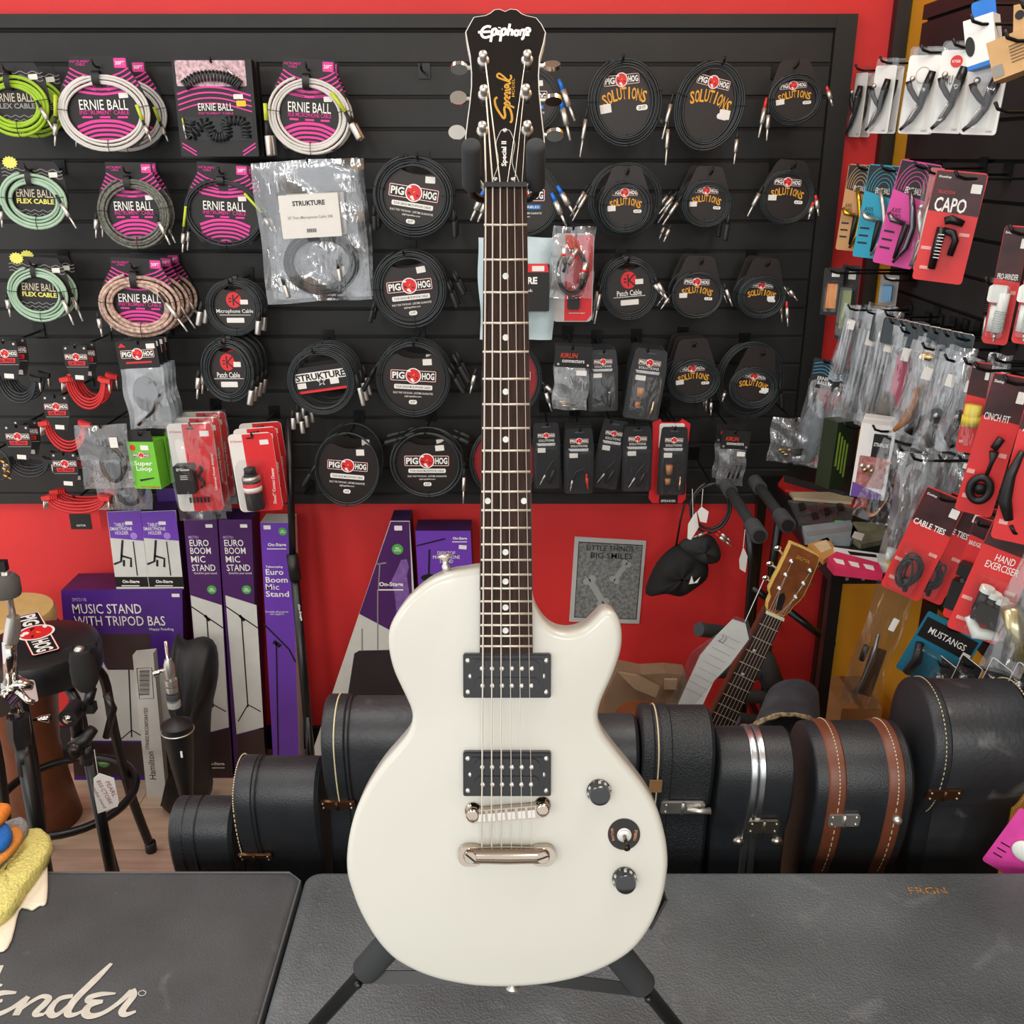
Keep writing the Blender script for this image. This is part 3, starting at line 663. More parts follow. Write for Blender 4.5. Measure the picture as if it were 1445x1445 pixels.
c = Case('black moulded case with a bright double aluminium strip and two round rivets', 1014, 1124, 1024, 1105, 1.30, L_SM)
c.band(.41, .505, .003, ALU, 'aluminium_strip'); c.band(.52, .615, .003, ALU, 'aluminium_strip'); c.latch(1077, 1166, 45, 28, mat('aged_nickel', '#8d8878', .35, .9))
for x, y in ((1041, 1191), (1094, 1196)):
    P, a = c.on(x, y, .005); MB().sphere(P, .0115, 10, (1, 1, 1)).obj('round_stud', mat('satin_stud', '#b5b0a6', .3, 1.0), c.e, True)
c = Case('black case with two brown leather stripes and white stitching', 1150, 1291, 1016, 1130, 1.32, L_SM)
c.band(.12, .33, .003, L_BR, 'leather_stripe'); c.band(.72, .92, .003, L_BR, 'leather_stripe')
c.line(.235, .0036, .0009, THREAD, 1); c.line(.82, .0036, .0009, THREAD, 1); c.latch(1191, 1156, 44, 20, SILV)
P, a = c.on(1266, 1157, .006); MB().sphere(P, .008, 10).obj('round_stud', SILV, c.e, True)
c = Case('largest black case with gold dashed stitching, far right by the yellow wall', 1318, 1462, 957, 1082, 1.34, L_WORN, lw=1.45)
c.band(-.01, .19, .003, L_SM, 'lid_band'); c.line(.0, .004, .0010, THREAD, 1, face=True); c.line(.1, .0036, .0008, THREAD, 1); c.line(.99, .001, .0012, THREAD, 1); c.latch(1332, 1121, 50, 20, BRASS)
# worn neck end of another case lying behind, pointing up towards the camera
e = empty('instrument_case', 'battered dark tube-shaped case end with chipped rim, behind the row of cases', 'instrument case', hitY(1112, 1035, 1.62))
mb = MB(); A0 = hitY(1108, 1040, 1.60) - e.location; B0 = hitY(1118, 985, 1.76) - e.location
for q, rx in ((A0, .068), (B0, .058)): pass
ar = ell(1, 1, 16, 0, 0, 0, 180); n = len(ar); ax = (B0 - A0)
vs = []
for q, rx, rz in ((A0, .068, .05), (B0, .055, .045)):
    vs += [q + Vector((x * rx, 0, z * rz)) for x, z in ar] + [q + Vector((-rx, 0, -.12)), q + Vector((rx, 0, -.12))]
N_ = n + 2
mb.add(vs, [(i, (i + 1) % N_, N_ + (i + 1) % N_, N_ + i) for i in range(N_)] + [tuple(range(N_ - 1, -1, -1)), tuple(N_ + k for k in range(N_))])
mb.obj('case_shell', mat('battered_leatherette', '#33353a', .55, var=.3, vscale=25, bump=.3), e, 'auto')
mb = MB(); mb.tube([A0 + Vector((x * .069, -.002 + .003 * random.uniform(-1, 1), z * .051)) for x, z in ar], [.004 + .003 * random.random() for _ in ar], 6); mb.obj('chipped_rim', mat('chipped_rim_paint', '#8a7a5c', .8, var=.8, vscale=120), e)
# rest of that case down to the floor
MB().box((.0, .08, -e.location.z / 2 - .05), (.12, .12, e.location.z - .10)).obj('case_body', MATS['battered_leatherette'], e)
# ================================================================ HANGING GOODS: common builders
def hang(name, label, cat, px, py, Y=None, X=None, yaw=0., roll=0., group=None, Z=None):
    P = hitY(px, py, Y) if Y is not None else (hitX(px, py, X) if X is not None else hitZ(px, py, Z))
    e = empty(name, label, cat, P, (0, math.radians(-roll), math.radians(yaw)), group)
    a = math.radians(yaw); d = .01; p0 = proj(P)
    kx = d / abs(proj(P + Vector((math.cos(a), math.sin(a), 0)) * d).x - p0.x); kz = d / abs(proj(P + Vector((0, 0, d))).y - p0.y)
    return e, kx, kz
HOOKG = 'display hooks on the black slat panels'
def hook(P, what, base=None, side=False):
    """P: world point of the hook tip"""
    e = empty('display_hook', ' '.join(('display hook for ' + what).split()[:16]).rstrip(','), 'hook', (P.x, WALLY, P.z) if not side else (RX - .026, P.y, P.z), (0, 0, 0) if not side else (0, 0, math.radians(-90)), HOOKG)
    L = (WALLY - P.y) if not side else (RX - .026 - P.x)
    k = round(L, 3)
    if k not in HOOKS:
        mb = MB(); mb.tube([(0, -.001, 0), (0, -L * .5, 0), (0, -L + .02, .0), (0, -L + .006, .004), (0, -L, .014)], .0028, 6)
        HOOKS[k] = mb.mesh('hook_rod', HOOKM, True)
    link('hook_rod', HOOKS[k], e)
    link('hook_plate', HPLATE, e)
    return e
HOOKS = {}; HPLATE = MB().box((0, -.003, .004), (.03, .004, .036)).mesh('hook_plate', HOOKM)
# ---- logo meshes (local xz, facing -y, width 1)
def logo_mesh():
    mb = MB()
    mb.m = 0; mb.prism(rrect(1, .245, .03)[::-1], -.004, .0)          # red outline
    mb.m = 1; mb.prism(rrect(.985, .232, .028)[::-1], -.006, -.003)   # white
    mb.m = 2; mb.prism(rrect(.965, .212, .02)[::-1], -.008, -.005)    # dark
    for txt, x in (('PIG', -.325), ('HOG', .325)):
        me, W, H = tmesh(txt, .035, 0., WHITE); mb.m = 1
        mb.add([(x + v.co.x * .27 / W, -.010, v.co.z * .155 / H) for v in me.vertices], [tuple(p.vertices) for p in me.polygons])
    mb.m = 1; mb.prism(ell(.172, .172, 28)[::-1], -.011, -.004)
    mb.m = 0; mb.prism(ell(.150, .150, 28)[::-1], -.013, -.009)
    mb.m = 1                                                            # pale shapes in the red emblem
    for cx, cz, rx, rz in ((-.03, -.085, .035, .03), (.0, -.12, .03, .02), (-.09, .1, .035, .02)): mb.prism(ell(rx, rz, 12, cx, cz)[::-1], -.015, -.012)
    mb.m = 3; mb.prism([(-.02, .01), (.03, .045), (.01, .005)][::-1], -.015, -.012)
    mb.m = 2; mb.prism([(-.11, .02), (-.04, -.04), (-.12, -.03)][::-1], -.015, -.012); mb.prism([(.05, -.02), (.12, -.05), (.06, -.06)][::-1], -.015, -.012)
    return mb.mesh('logo', [REDP, WHITE, CARDK, YEL])
LOGO = logo_mesh()
def logo(parent, x, z, y, wd, roll=0, hs=1.): return link('logo', LOGO, parent, (x, y, z), (0, math.radians(-roll), 0), (wd, .03, wd * hs))
ORANGE = mat('orange_yellow_print', '#e9a52c', .5, var=.12, vscale=60)
GREYP = mat('grey_print', '#8d8b88', .5, var=.02)
STM = {}
def sticker(parent, x, z, y, wd, ht, roll=0, m=None):
    k = (m or STICK).name
    if k not in STM: STM[k] = MB().prism(rrect(1, 1, .06, 2)[::-1], -.0004, .0003).mesh('price_sticker', m or STICK)
    return link('price_sticker', STM[k], parent, (x, y, z), (0, math.radians(-roll), 0), (wd, 1, ht))
# ---- plugs
def jack(parent, p0, p1, y, r, boot=None, body=None, ang=False, name='plug'):
    """p0 cable end, p1 tip in local (x,z); r = sleeve radius"""
    a = Vector((p0[0], y, p0[1])); b = Vector((p1[0], y - .002, p1[1])); d = (b - a); L = d.length; u = d / L
    mb = MB(); mb.tube([a, a + u * L * .28], [r * .55, r * .8], 8); o = mb.obj('plug_boot', boot or RUBBER, parent, True)
    mb = MB(); mb.tube([a + u * L * .25, a + u * L * .62, a + u * L * .64], [r, r, r * .7], 10); mb.tube([a + u * L * .62, a + u * L * .9, a + u * L * .92, a + u * L * .97, b], [r * .5, r * .5, r * .34, r * .5, r * .1], 8)
    mb.obj(name, body or SILV, o, True); return o
def xlr(parent, p0, p1, y, r, boot=None, dark=False):
    a = Vector((p0[0], y, p0[1])); b = Vector((p1[0], y - .002, p1[1])); d = b - a; u = d
    mb = MB(); mb.tube([a, a + u * .45], [r * .45, r * .8], 10); o = mb.obj('plug_boot', boot or RUBBER, parent, True)
    mb = MB(); mb.tube([a + u * .42, a + u * .46, a + u * .95, b], [r * .9, r, r, r * .9], 12); mb.obj('plug', RUBBER if dark else SILV, o, True); return o
def coil_path(rx, rz, n, rc, dep, seed, seg=36):
    rnd = random.Random(seed); P = []
    offs = []
    for i in range(n): offs.append((min(i, n - 1) * 2 * rc * .96 + rnd.uniform(-.3, .3) * rc, rnd.uniform(-1, 1) * dep * .5, rnd.uniform(0, 6.28)))
    T = n * seg
    for i in range(T + 1):
        t = i / seg; k = min(int(t), n - 1); f_ = t - k; o1 = offs[k]; o2 = offs[min(k + 1, n - 1)]
        s = max(0., (f_ - .75) * 4) ; d = o1[0] + (o2[0] - o1[0]) * s; yv = o1[1] + (o2[1] - o1[1]) * s
        a = 2 * math.pi * t + 1.9; wob = math.sin(a * 2 + o1[2]) * rc * .35
        P.append(((rx - rc - d + wob) * math.cos(a), yv, (rz - rc - d + wob) * math.sin(a)))
    return P
SEED = [0]
def coil(label, cx, cy, rx, ry, Y, style, jacket=None, n=4, band=14, roll=0., plugs=(), behind=(), name='cable_coil', hooked=True, what=None, ln=None, jr=5., hid=0, sub=None, tabpx=None, group='coiled cables on the black slat wall', stk=None):
    e, kx, kz = hang(name, label, 'cable', cx, cy, Y, roll=roll, group=group)
    if style in ('sol', 'pig', 'kirlin', 'plain'): band, n = (band * (1.0 if style == 'pig' else 1.2), n + 1) if n >= 3 else (band * 1.1, n)
    elif style != 'struk': band *= 1.15
    Rx, Rz = rx * kx, ry * kz; rc = band * kx / (2 * n); SEED[0] += 1
    jacket = jacket or CABLE
    mb = MB(); mb.tube(coil_path(Rx, Rz, n + hid, rc, rc * 2.2, SEED[0]), rc, 6, cap=True); mb.obj('cable', jacket, e, True)
    yc = rc * 1.2 + .004; yf = yc - .0012
    u, v = Rx, Rz
    tab = v * 1.0
    if style in ('instr', 'xlr', 'mini'):
        mb = MB(); mb.m = 0
        pol = [(-.62, 1.40), (.62, 1.38), (.64, 1.06), (.82, .70), (.95, .3), (.92, -.4), (.62, -.86), (-.62, -.86), (-.92, -.4), (-.95, .3), (-.84, .70), (-.64, 1.06)]
        mb.prism([(x * u, z * v) for x, z in pol][::-1], yc, yc + .002); mb.m = 1
        for k in range(5):
            for s_ in (-1, 1):
                z0 = 1.10 - k * .10; x0 = .62 + k * .045
                mb.ribbon(smooth_open([(s_ * x0 * u, z0 * v), (s_ * (x0 - .2) * u, (z0 - .13) * v), (s_ * .12 * u, (z0 - .24) * v)], 3), .04 * v, yf)
        for k in range(6):
            z0 = -.20 - k * .115; hw = .62 - k * .02
            hw = min(hw, math.sqrt(max(0, .74 ** 2 - (z0 + .05) ** 2)) + .1)
            mb.ribbon(smooth_open([(-hw * u, (z0 - .16) * v), (-hw * .5 * u, (z0 - .03) * v), (0, z0 * v), (hw * .5 * u, (z0 - .03) * v), (hw * u, (z0 - .16) * v)], 3), (.075 - k * .006) * v, yf)
        for z0 in (.58, .46): mb.ribbon(smooth_open([(-.55 * u, (z0 + .08) * v), (0, z0 * v), (.55 * u, (z0 + .08) * v)], 4), .06 * v, yf)
        for x in (-.38, 0, .38): mb.ribbon([((x - .11) * u, -.11 * v), ((x + .11) * u, -.11 * v)], .05 * v, yf)
        mb.prism(rrect(.26 * u, .24 * v, .02 * u, 2, .46 * u, 1.22 * v)[::-1], yf, yc)
        mb.obj('label_card', [CARDK, PINK], e)
        text(e, 'ERNIE BALL', 0, .20 * v, yf - .0004, 1.04 * u, .25 * v, WHITE, .015)
        text(e, ln or 'INSTRUMENT CABLE', 0, .01 * v, yf - .0004, 1.06 * u, .105 * v, PINK, .03)
        text(e, 'INSTRUMENT\nCABLE', -.38 * u, 1.22 * v, yf - .0004, .42 * u, .13 * v, PINK, .02)
        text(e, sub or '20FT', .46 * u, 1.22 * v, yf - .0006, .2 * u, .09 * v, WHITE, .02)
        sticker(e, .45 * u, .43 * v, yf - .0003, .2 * u, .13 * v, 4)
        tab = 1.25 * v
    elif style == 'flex':
        mb = MB(); mb.m = 0
        pol = [(-.62, 1.32), (.7, 1.32), (.76, 1.2), (.95, .75), (1.0, .2), (.95, -.4), (.62, -.8), (-.62, -.8), (-.95, -.4), (-1, .2), (-.95, .75), (-.7, 1.15)]
        mb.prism([(x * u, z * v) for x, z in pol][::-1], yc, yc + .002); mb.m = 1
        for z0 in (1.02, .9, .78):
            mb.ribbon([((-.9 + .06 * i) * u, (z0 + .04 * math.sin(i * 1.05)) * v) for i in range(31)], .025 * v, yf)
        for z0 in (-.35, -.48, -.61):
            hw = math.sqrt(.7 ** 2 - (z0 + .05) ** 2)
            mb.ribbon([((-hw + hw * i / 12) * u, (z0 + .035 * math.sin(i * 1.3)) * v) for i in range(25)], .022 * v, yf)
        mb.obj('label_card', [CARDK, GREYP], e)
        lc = mat('pale_yellow_print', '#e6e06a', .5, var=.02)
        text(e, 'ERNIE BALL', 0, .24 * v, yf - .0004, 1.1 * u, .27 * v, mat('tan_print', '#cfc4ac', .5, var=.02), .015)
        text(e, 'FLEX CABLE', 0, -.03 * v, yf - .0004, 1.12 * u, .17 * v, lc if sub != 'green' else GREYP, .03)
        sticker(e, .62 * u, .88 * v, yf - .0003, .26 * u, .17 * v, 4)
        if sub == 'burst':
            pts = []
            for i in range(28):
                r_ = .24 if i % 2 else .19; pts.append((-.62 * u + r_ * u * math.cos(i * math.pi / 14), 1.24 * v + r_ * v * .9 * math.sin(i * math.pi / 14)))
            MB().prism(pts[::-1], yf - .0006, yf).obj('starburst_sticker', lc, e)
        tab = 1.2 * v
    elif style == 'pig':
        ri = .93 if n <= 2 else .9
        pol = ell(ri * u, ri * v, 30, 0, 0, 142, 398) + [((math.cos(math.radians(a)) * .55) * u, (.78 + -.26 * math.sin(math.radians(a))) * v) for a in range(20, 170, 25)]
        MB().prism(pol[::-1], yc, yc + .002).obj('label_card', CARDBR if sub != 'red' else mat('dark_red_card', '#8a1a20', .45), e)
        logo(e, 0, .08 * v, yf - .002, 1.22 * u, 0, 1.0)
        mb = MB(); mb.prism(rrect(1.02 * u, .12 * v, .03 * u, 2, 0, -.22 * v)[::-1], yf - .0003, yc); mb.obj('print_bar', mat('blue_print', '#1d6fb8', .5, var=.02) if sub == 'blue' else WHITE, e)
        text(e, 'TOUR GRADE MICROPHONE CABLES' if sub != 'blue' else 'SPEAKER CABLES', 0, -.22 * v, yf - .0006, .92 * u, .06 * v, CARDK if sub != 'blue' else WHITE, .01)
        text(e, 'BUILT FOR THE ROAD - LIFETIME GUARANTEE', 0, -.38 * v, yf - .0004, 1.06 * u, .05 * v, WHITE, .02)
        text(e, 'pighogcables.com', 0, -.47 * v, yf - .0004, .44 * u, .055 * v, WHITE, .01)
        MB().prism(rrect(.22 * u, .11 * v, .05 * v, 3, 0, -.62 * v)[::-1], yf - .0003, yc).obj('length_pill', WHITE, e)
        text(e, sub if sub and sub not in ('blue', 'red') else '10 FT', 0, -.62 * v, yf - .0006, .13 * u, .06 * v, CARDK, .01)
        sticker(e, .36 * u, .45 * v, yf - .0003, .24 * u, .16 * v, 5)
    elif style == 'sol':
        tz = (tabpx * kz / v) if tabpx else 0
        if tz > 0:
            pol = [(-.42, tz), (.42, tz), (.55, tz - .12), (.85, .55)] + [(x, z) for x, z in ell(.92, .92, 20, 0, 0, 30, -210)] + [(-.85, .55), (-.55, tz - .12)]
        else:
            pol = ell(.92, .92, 28, 0, 0, 140, 400) + [(math.cos(math.radians(a)) * .5, .75 - .2 * math.sin(math.radians(a))) for a in range(25, 165, 28)]
        MB().prism([(x * u, z * v) for x, z in pol][::-1], yc, yc + .002).obj('label_card', CARDBR, e)
        lw = .95 if tz == 0 else .98
        logo(e, -.05 * u, (.5 if tz == 0 else .52) * v, yf, lw * u, 0, min(1.1, v / u))
        # arched word
        for i, ch in enumerate('SOLUTIONS'):
            t_ = (i - 4) / 4; text(e, ch, t_ * .52 * u, (.2 - .12 * t_ * t_) * v, yf - .0004, (.04 if ch == 'I' else .125) * u, .27 * v, ORANGE, .02, 0, -t_ * 16)
        sx = -.52 if stk is None else stk
        sticker(e, sx * u, (-.1 if tz == 0 else -.06) * v, yf - .0003, .3 * u, .2 * v, 4)
        MB().prism(rrect(.3 * u, .12 * v, .05 * v, 3, .45 * u, -.16 * v)[::-1], yf - .0003, yc).obj('length_pill', WHITE, e)
        text(e, sub or '10 FT', .45 * u, -.16 * v, yf - .0006, .2 * u, .07 * v, CARDK, .01)
        tab = max(v, (tz - .1) * v)
    elif style == 'kirlin':
        pol = ell(.92 * u, .92 * v, 30, 0, 0, 142, 398) + [((math.cos(math.radians(a)) * .5) * u, (.78 - .22 * math.sin(math.radians(a))) * v) for a in range(20, 170, 25)]
        MB().prism(pol[::-1], yc, yc + .002).obj('label_card', CARDBR, e)
        mb = MB(); mb.m = 0; mb.prism(ell(.27 * u, .27 * v, 28, 0, .25 * v)[::-1], yf - .0004, yc); mb.m = 1
        for a_, b_ in (((-.02, .44), (-.02, .06)), ((.0, .25), (.2, .42)), ((.0, .25), (.2, .08)), ((-.17, .3), (-.08, .3)), ((-.17, .2), (-.08, .2))): mb.ribbon([(a_[0] * u, a_[1] * v), (b_[0] * u, b_[1] * v)], .045 * u, yf - .0007)
        mb.obj('emblem', [REDP, CARDK], e)
        text(e, ln, 0, -.15 * v, yf - .0004, (1.3 if 'Micro' in ln else .85) * u, .17 * v, WHITE, .012)
        MB().prism(rrect(1.1 * u, .015 * v, .004 * u, 1, 0, -.27 * v)[::-1], yf - .0003, yc).obj('rule_line', WHITE, e)
        sticker(e, 0, -.45 * v, yf - .0003, .62 * u, .17 * v, 0)
        text(e, sub or '25FT', .14 * u, -.45 * v, yf - .0006, .2 * u, .1 * v, CARDK, .01)
        sticker(e, .36 * u, .18 * v, yf - .0003, .27 * u, .16 * v, 0)
    elif style == 'struk':
        MB().prism([(-.8 * u, .45 * v), (.8 * u, .45 * v), (.86 * u, -.3 * v), (-.86 * u, -.3 * v)][::-1], yc, yc + .002).obj('label_card', CARDK, e)
        mb = MB(); mb.prism([(-.78 * u, -.24 * v), (.8 * u, -.24 * v), (.8 * u, -.31 * v), (-.78 * u, -.31 * v)][::-1], yf, yc); mb.obj('red_stripe', REDP, e)
        MB().prism([(-.76 * u, .28 * v), (.78 * u, .28 * v), (.78 * u, .03 * v), (-.76 * u, .03 * v)][::-1], yf, yc).obj('name_plate', WHITE, e)
        text(e, 'STRUKTURE', 0, .155 * v, yf - .0006, 1.46 * u, .2 * v, CARDK, .03)
        pts = [(.14 * u * (1 if i % 2 else .42) * math.sin(i * math.pi / 5), -.02 * v - .14 * v * (1 if i % 2 else .42) * math.cos(i * math.pi / 5)) for i in range(10)]
        MB().prism(pts, yf - .001, yf).obj('star', WHITE, e)
        MB().prism([(x * .7, (z + .02 * v) * .7 - .02 * v) for x, z in pts], yf - .0014, yf).obj('star_fill', CARDK, e)
        sticker(e, -.6 * u, -.08 * v, yf - .0003, .26 * u, .16 * v); sticker(e, .38 * u, -.05 * v, yf - .0003, .26 * u, .16 * v)
    # ties round the bundle
    if style != 'struk':
        for a in (10, 175, 272):
            ar = math.radians(a); m_ = 1 - band / (2 * rx)
            t_ = MB(); ux, uz = math.cos(ar), math.sin(ar); rr_ = rc * n + .0015
            c0 = Vector((ux * (u - rc * n), 0, uz * (v - rc * n)))
            ring = [c0 + Vector((ux, 0, uz)) * math.cos(q) * rr_ + Vector((0, 1, 0)) * math.sin(q) * rc * 2.4 for q in [2 * math.pi * i / 14 for i in range(14)]]
            t_.tube(ring, .0009 if rx > 30 else .0007, 5, closed=True); t_.obj('wire_tie', BLACK, e)
    if style in ('instr', 'xlr', 'flex', 'kirlin'):
        c0 = Vector((-.05 * u, 0, v - rc * n)); rr_ = rc * n + .003; st_ = MB()
        for dx in (-1, 1): pass
        ring = [(math.cos(q) * rr_, math.sin(q) * (rc * 2.6 + .001)) for q in [2 * math.pi * i / 16 for i in range(16)]]
        hw = .085 * u; vs = [(c0.x + s_ * hw, y, c0.z + z) for s_ in (-1, 1) for z, y in ring]
        st_.add(vs, [(i, (i + 1) % 16, 16 + (i + 1) % 16, 16 + i) for i in range(16)]); st_.obj('hook_loop_strap', BLACK, e, True)
    for pl in plugs:
        kind, x0, y0, x1, y1 = pl[:5]; ex = pl[5] if len(pl) > 5 else None
        # pixel -> local (undo roll)
        def loc(x, y):
            q = Vector(((x - cx) * kx, (cy - y) * kz)); a = math.radians(-roll); return Vector((q.x * math.cos(a) - q.y * math.sin(a), q.x * math.sin(a) + q.y * math.cos(a)))
        a_, b_ = loc(x0, y0), loc(x1, y1); yy_ = -rc * 2.0
        if kind == 'x': xlr(e, a_, b_, yy_, jr * kx * .85, ex, style in ('pig', 'sol', 'plain'))
        else: jack(e, a_, b_, yy_, jr * .62 * kx, ex, None)
        if len(pl) > 7:
            q0 = loc(pl[7][0], pl[7][1]); MB().tube([(q0.x, yy_ + .001, q0.y), (a_.x, yy_ + .0005, a_.y)], rc * 1.25, 8).obj('heat_shrink_sleeve', LIME, e, True)
    for i, (dy, lb) in enumerate(behind):
        copy_tree(e, e.location + Vector((random.uniform(-.002, .002), dy, -.001 * i)), lb, (0, math.radians(-roll + random.uniform(-2, 2)), 0))
    if hooked:
        tp = e.location + Vector((-math.sin(math.radians(roll)) * tab, -.03, math.cos(math.radians(roll)) * (tab - .012)))
        hook(tp, what or label)
    return e, u, v
GREENJ = mat('lime_green_cable', '#9fc52a', .45, var=.08); WHITEJ = mat('white_cable_jacket', '#d8d6d0', .45, var=.04)
MINTJ = mat('mint_green_cable', '#a6c4aa', .45, var=.06)
BRAID = mat('grey_braided_cable', '#6a6d64', .7, var=.5, vscale=160, bump=.3, bscale=700)
CAMO = mat('camo_braided_cable', '#c2a595', .7, var=.5, vscale=110, bump=.3, bscale=700)
BLUEB = mat('blue_plug_boot', '#1b6fd0', .4); REDB = mat('red_plug_boot', '#d8302e', .45)
YF = 2.53
# ---------------------------------------------------------------- left: braided / flex cables
coil('lime green flex cable coil at the top left corner, cut by the picture edge', 20, 148, 49, 45, YF, 'flex', GREENJ, 4, 18, 0, [('j', 55, 142, 73, 184)], [(.10, 'second lime green flex cable coil, peeking out behind the first in the top left corner')], sub='green')
coil('white instrument cable coil on a pink and black card, front of its pair, top left', 146, 159, 66, 57, YF, 'instr', WHITEJ, 4, 14, 0, [('j', 79, 164, 73, 207, None, None, (83, 134)), ('j', 201, 170, 211, 200, None, None, (195, 148))], [(.12, 'white instrument cable coil hanging behind the front white one, top left')], sub='30FT')
coil('white microphone cable coil on a pink and black card with silver connectors', 436, 163, 58, 57, YF, 'xlr', WHITEJ, 4, 15, -3, [('x', 376, 170, 378, 221, None, None, (376, 146)), ('x', 488, 158, 507, 197, None, None, (470, 131))], [(.05, 'white microphone cable coil half hidden behind the front white microphone cable')], ln='XLR MICROPHONE CABLE', jr=6)
coil('mint green flex cable coil with starburst sticker, second row at left edge', 48, 283, 47, 42, YF, 'flex', MINTJ, 4, 16, -2, [('j', 82, 275, 105, 323), ('j', 1, 290, 0, 321)], [], sub='burst')
coil('grey braided instrument cable coil on a pink and black card', 188, 301, 52, 51, YF, 'instr', BRAID, 4, 14, 0, [('j', 137, 300, 133, 336), ('j', 220, 302, 237, 346)], [(.04, 'grey braided instrument cable coil tucked behind the front grey braided one')], sub='10FT')
coil('thin black instrument cable coil with lime sleeves on a pink and black card', 316, 301, 57, 50, YF, 'instr', CABLE, 3, 8, -3, [('j', 258, 320, 253, 357, None, None, (264, 291)), ('j', 370, 300, 385, 330, None, None, (348, 273))], [(.04, 'black instrument cable coil hidden behind the one with lime sleeves')])
coil('mint green flex cable coil with starburst sticker, third row at left edge', 54, 415, 43, 39, YF, 'flex', MINTJ, 4, 13, -3, [('j', 10, 414, 12, 447), ('j', 86, 411, 100, 459)], [(.06, 'mint green flex cable coil behind the third row one at the left edge')], sub='burst')
coil('tan camouflage braided cable coil, front one of its stack', 196, 431, 57, 47, YF, 'instr', CAMO, 4, 19, -2, [('j', 138, 440, 141, 475), ('j', 228, 412, 263, 468)], [(.07, 'tan camouflage braided cable coil, second in its stack'), (.14, 'tan camouflage braided cable coil, rearmost in its stack')])
coil('small black microphone cable coil with red round emblem and silver connectors', 330, 434, 40, 41, YF, 'kirlin', CABLE, 4, 9, 0, [('x', 286, 425, 278, 459), ('x', 366, 438, 361, 472)], [(.05, 'black microphone cable coil behind the one with red round emblem')], ln='Microphone Cable', jr=5)
coil('black patch cable coil with red round emblem, nearest of its deep stack', 321, 523, 38, 45, YF - .04, 'kirlin', CABLE, 4, 11, 0, [('j', 281, 522, 275, 563), ('x', 357, 535, 349, 571)], [(.05, 'black patch cable coil, second in the stack with red emblem'), (.10, 'black patch cable coil, third in the stack with red emblem'), (.15, 'black patch cable coil nearest the wall in the red emblem stack')], ln='Patch Cable', jr=5.5)
coil('black cable coil with white slanted name band and red stripe', 453, 538, 48, 48, YF - .04, 'struk', CABLE, 5, 12, 8, [('x', 503, 528, 512, 572), ('x', 410, 578, 410, 606), ('x', 421, 582, 423, 612)], [(.06, 'black cable coil behind the one with slanted name band'), (.12, 'black cable coil nearest the wall behind the slanted name band')], jr=4)
# ---------------------------------------------------------------- centre: round brown cards
coil('black microphone cable coil on a round brown card, tilted clockwise, left of the guitar nut', 583, 277, 58, 59, YF, 'pig', CABLE, 4, 17, -9, [('x', 527, 290, 527, 325, ), ('x', 640, 296, 641, 336)], [(.08, 'black microphone cable coil behind the clockwise tilted one by the nut')], sub='20 FT', jr=4)
coil('black microphone cable coil on a round brown card, tilted upward to the right, third row', 578, 408, 53, 56, YF, 'pig', CABLE, 4, 15, 6, [('x', 528, 425, 520, 455), ('x', 632, 398, 645, 434), ('x', 640, 385, 655, 416)], [(.06, 'black microphone cable coil behind the upward tilted one, third row')], sub='15 FT', jr=4)
coil('black microphone cable coil on a round brown card, fourth row left of the guitar neck', 583, 535, 53, 54, YF, 'pig', CABLE, 3, 9, -3, [('x', 530, 518, 512, 551), ('x', 633, 518, 655, 555), ('x', 640, 500, 662, 540)], [(.07, 'black microphone cable coil behind the fourth row one beside the neck')], sub='10 FT', jr=4)
coil('single-loop black cable on a large round card, lowest row at left', 490, 662, 47, 53, YF - .02, 'pig', CABLE, 2, 5, -5, [('x', 447, 655, 426, 685)], [(.10, 'single-loop black cable on a round card, behind the lowest row left one')], sub='3 FT', jr=4)
coil('black cable on a round card with plugs across its top, lowest row by the neck', 602, 655, 52, 48, YF - .02, 'pig', CABLE, 2, 7, 0, [('x', 575, 616, 545, 624), ('x', 640, 614, 662, 624), ('j', 655, 660, 653, 710)], [(.06, 'black cable on a round card, behind the lowest row one by the neck')], sub='6 FT', jr=4)
coil('black cable coil on a red card mostly hidden by the neck, lowest row', 712, 652, 50, 52, YF, 'pig', CABLE, 2, 6, 0, [], [], jr=4, sub='red')
coil('black speaker cable coil with blue plugs, behind the guitar neck below the headstock', 736, 280, 54, 56, YF, 'pig', CABLE, 3, 10, 0, [('j', 683, 268, 664, 312, BLUEB), ('j', 690, 275, 674, 314, BLUEB), ('j', 786, 262, 812, 305, BLUEB), ('j', 778, 272, 800, 320, BLUEB)], [], sub='blue', jr=7)
coil('black speaker cable coil with blue plugs, behind the headstock', 742, 140, 50, 50, YF, 'pig', CABLE, 3, 10, 0, [('j', 788, 112, 812, 172, BLUEB), ('j', 790, 138, 806, 200, BLUEB)], [], sub='blue', jr=7, hooked=True)
coil('black cable coil with red card and nickel plugs, right behind the neck at mid height', 722, 535, 44, 52, YF, 'pig', CABLE, 3, 9, 0, [('j', 764, 538, 790, 562), ('j', 768, 545, 779, 580), ('j', 672, 520, 663, 555)], [], jr=5, sub='red')
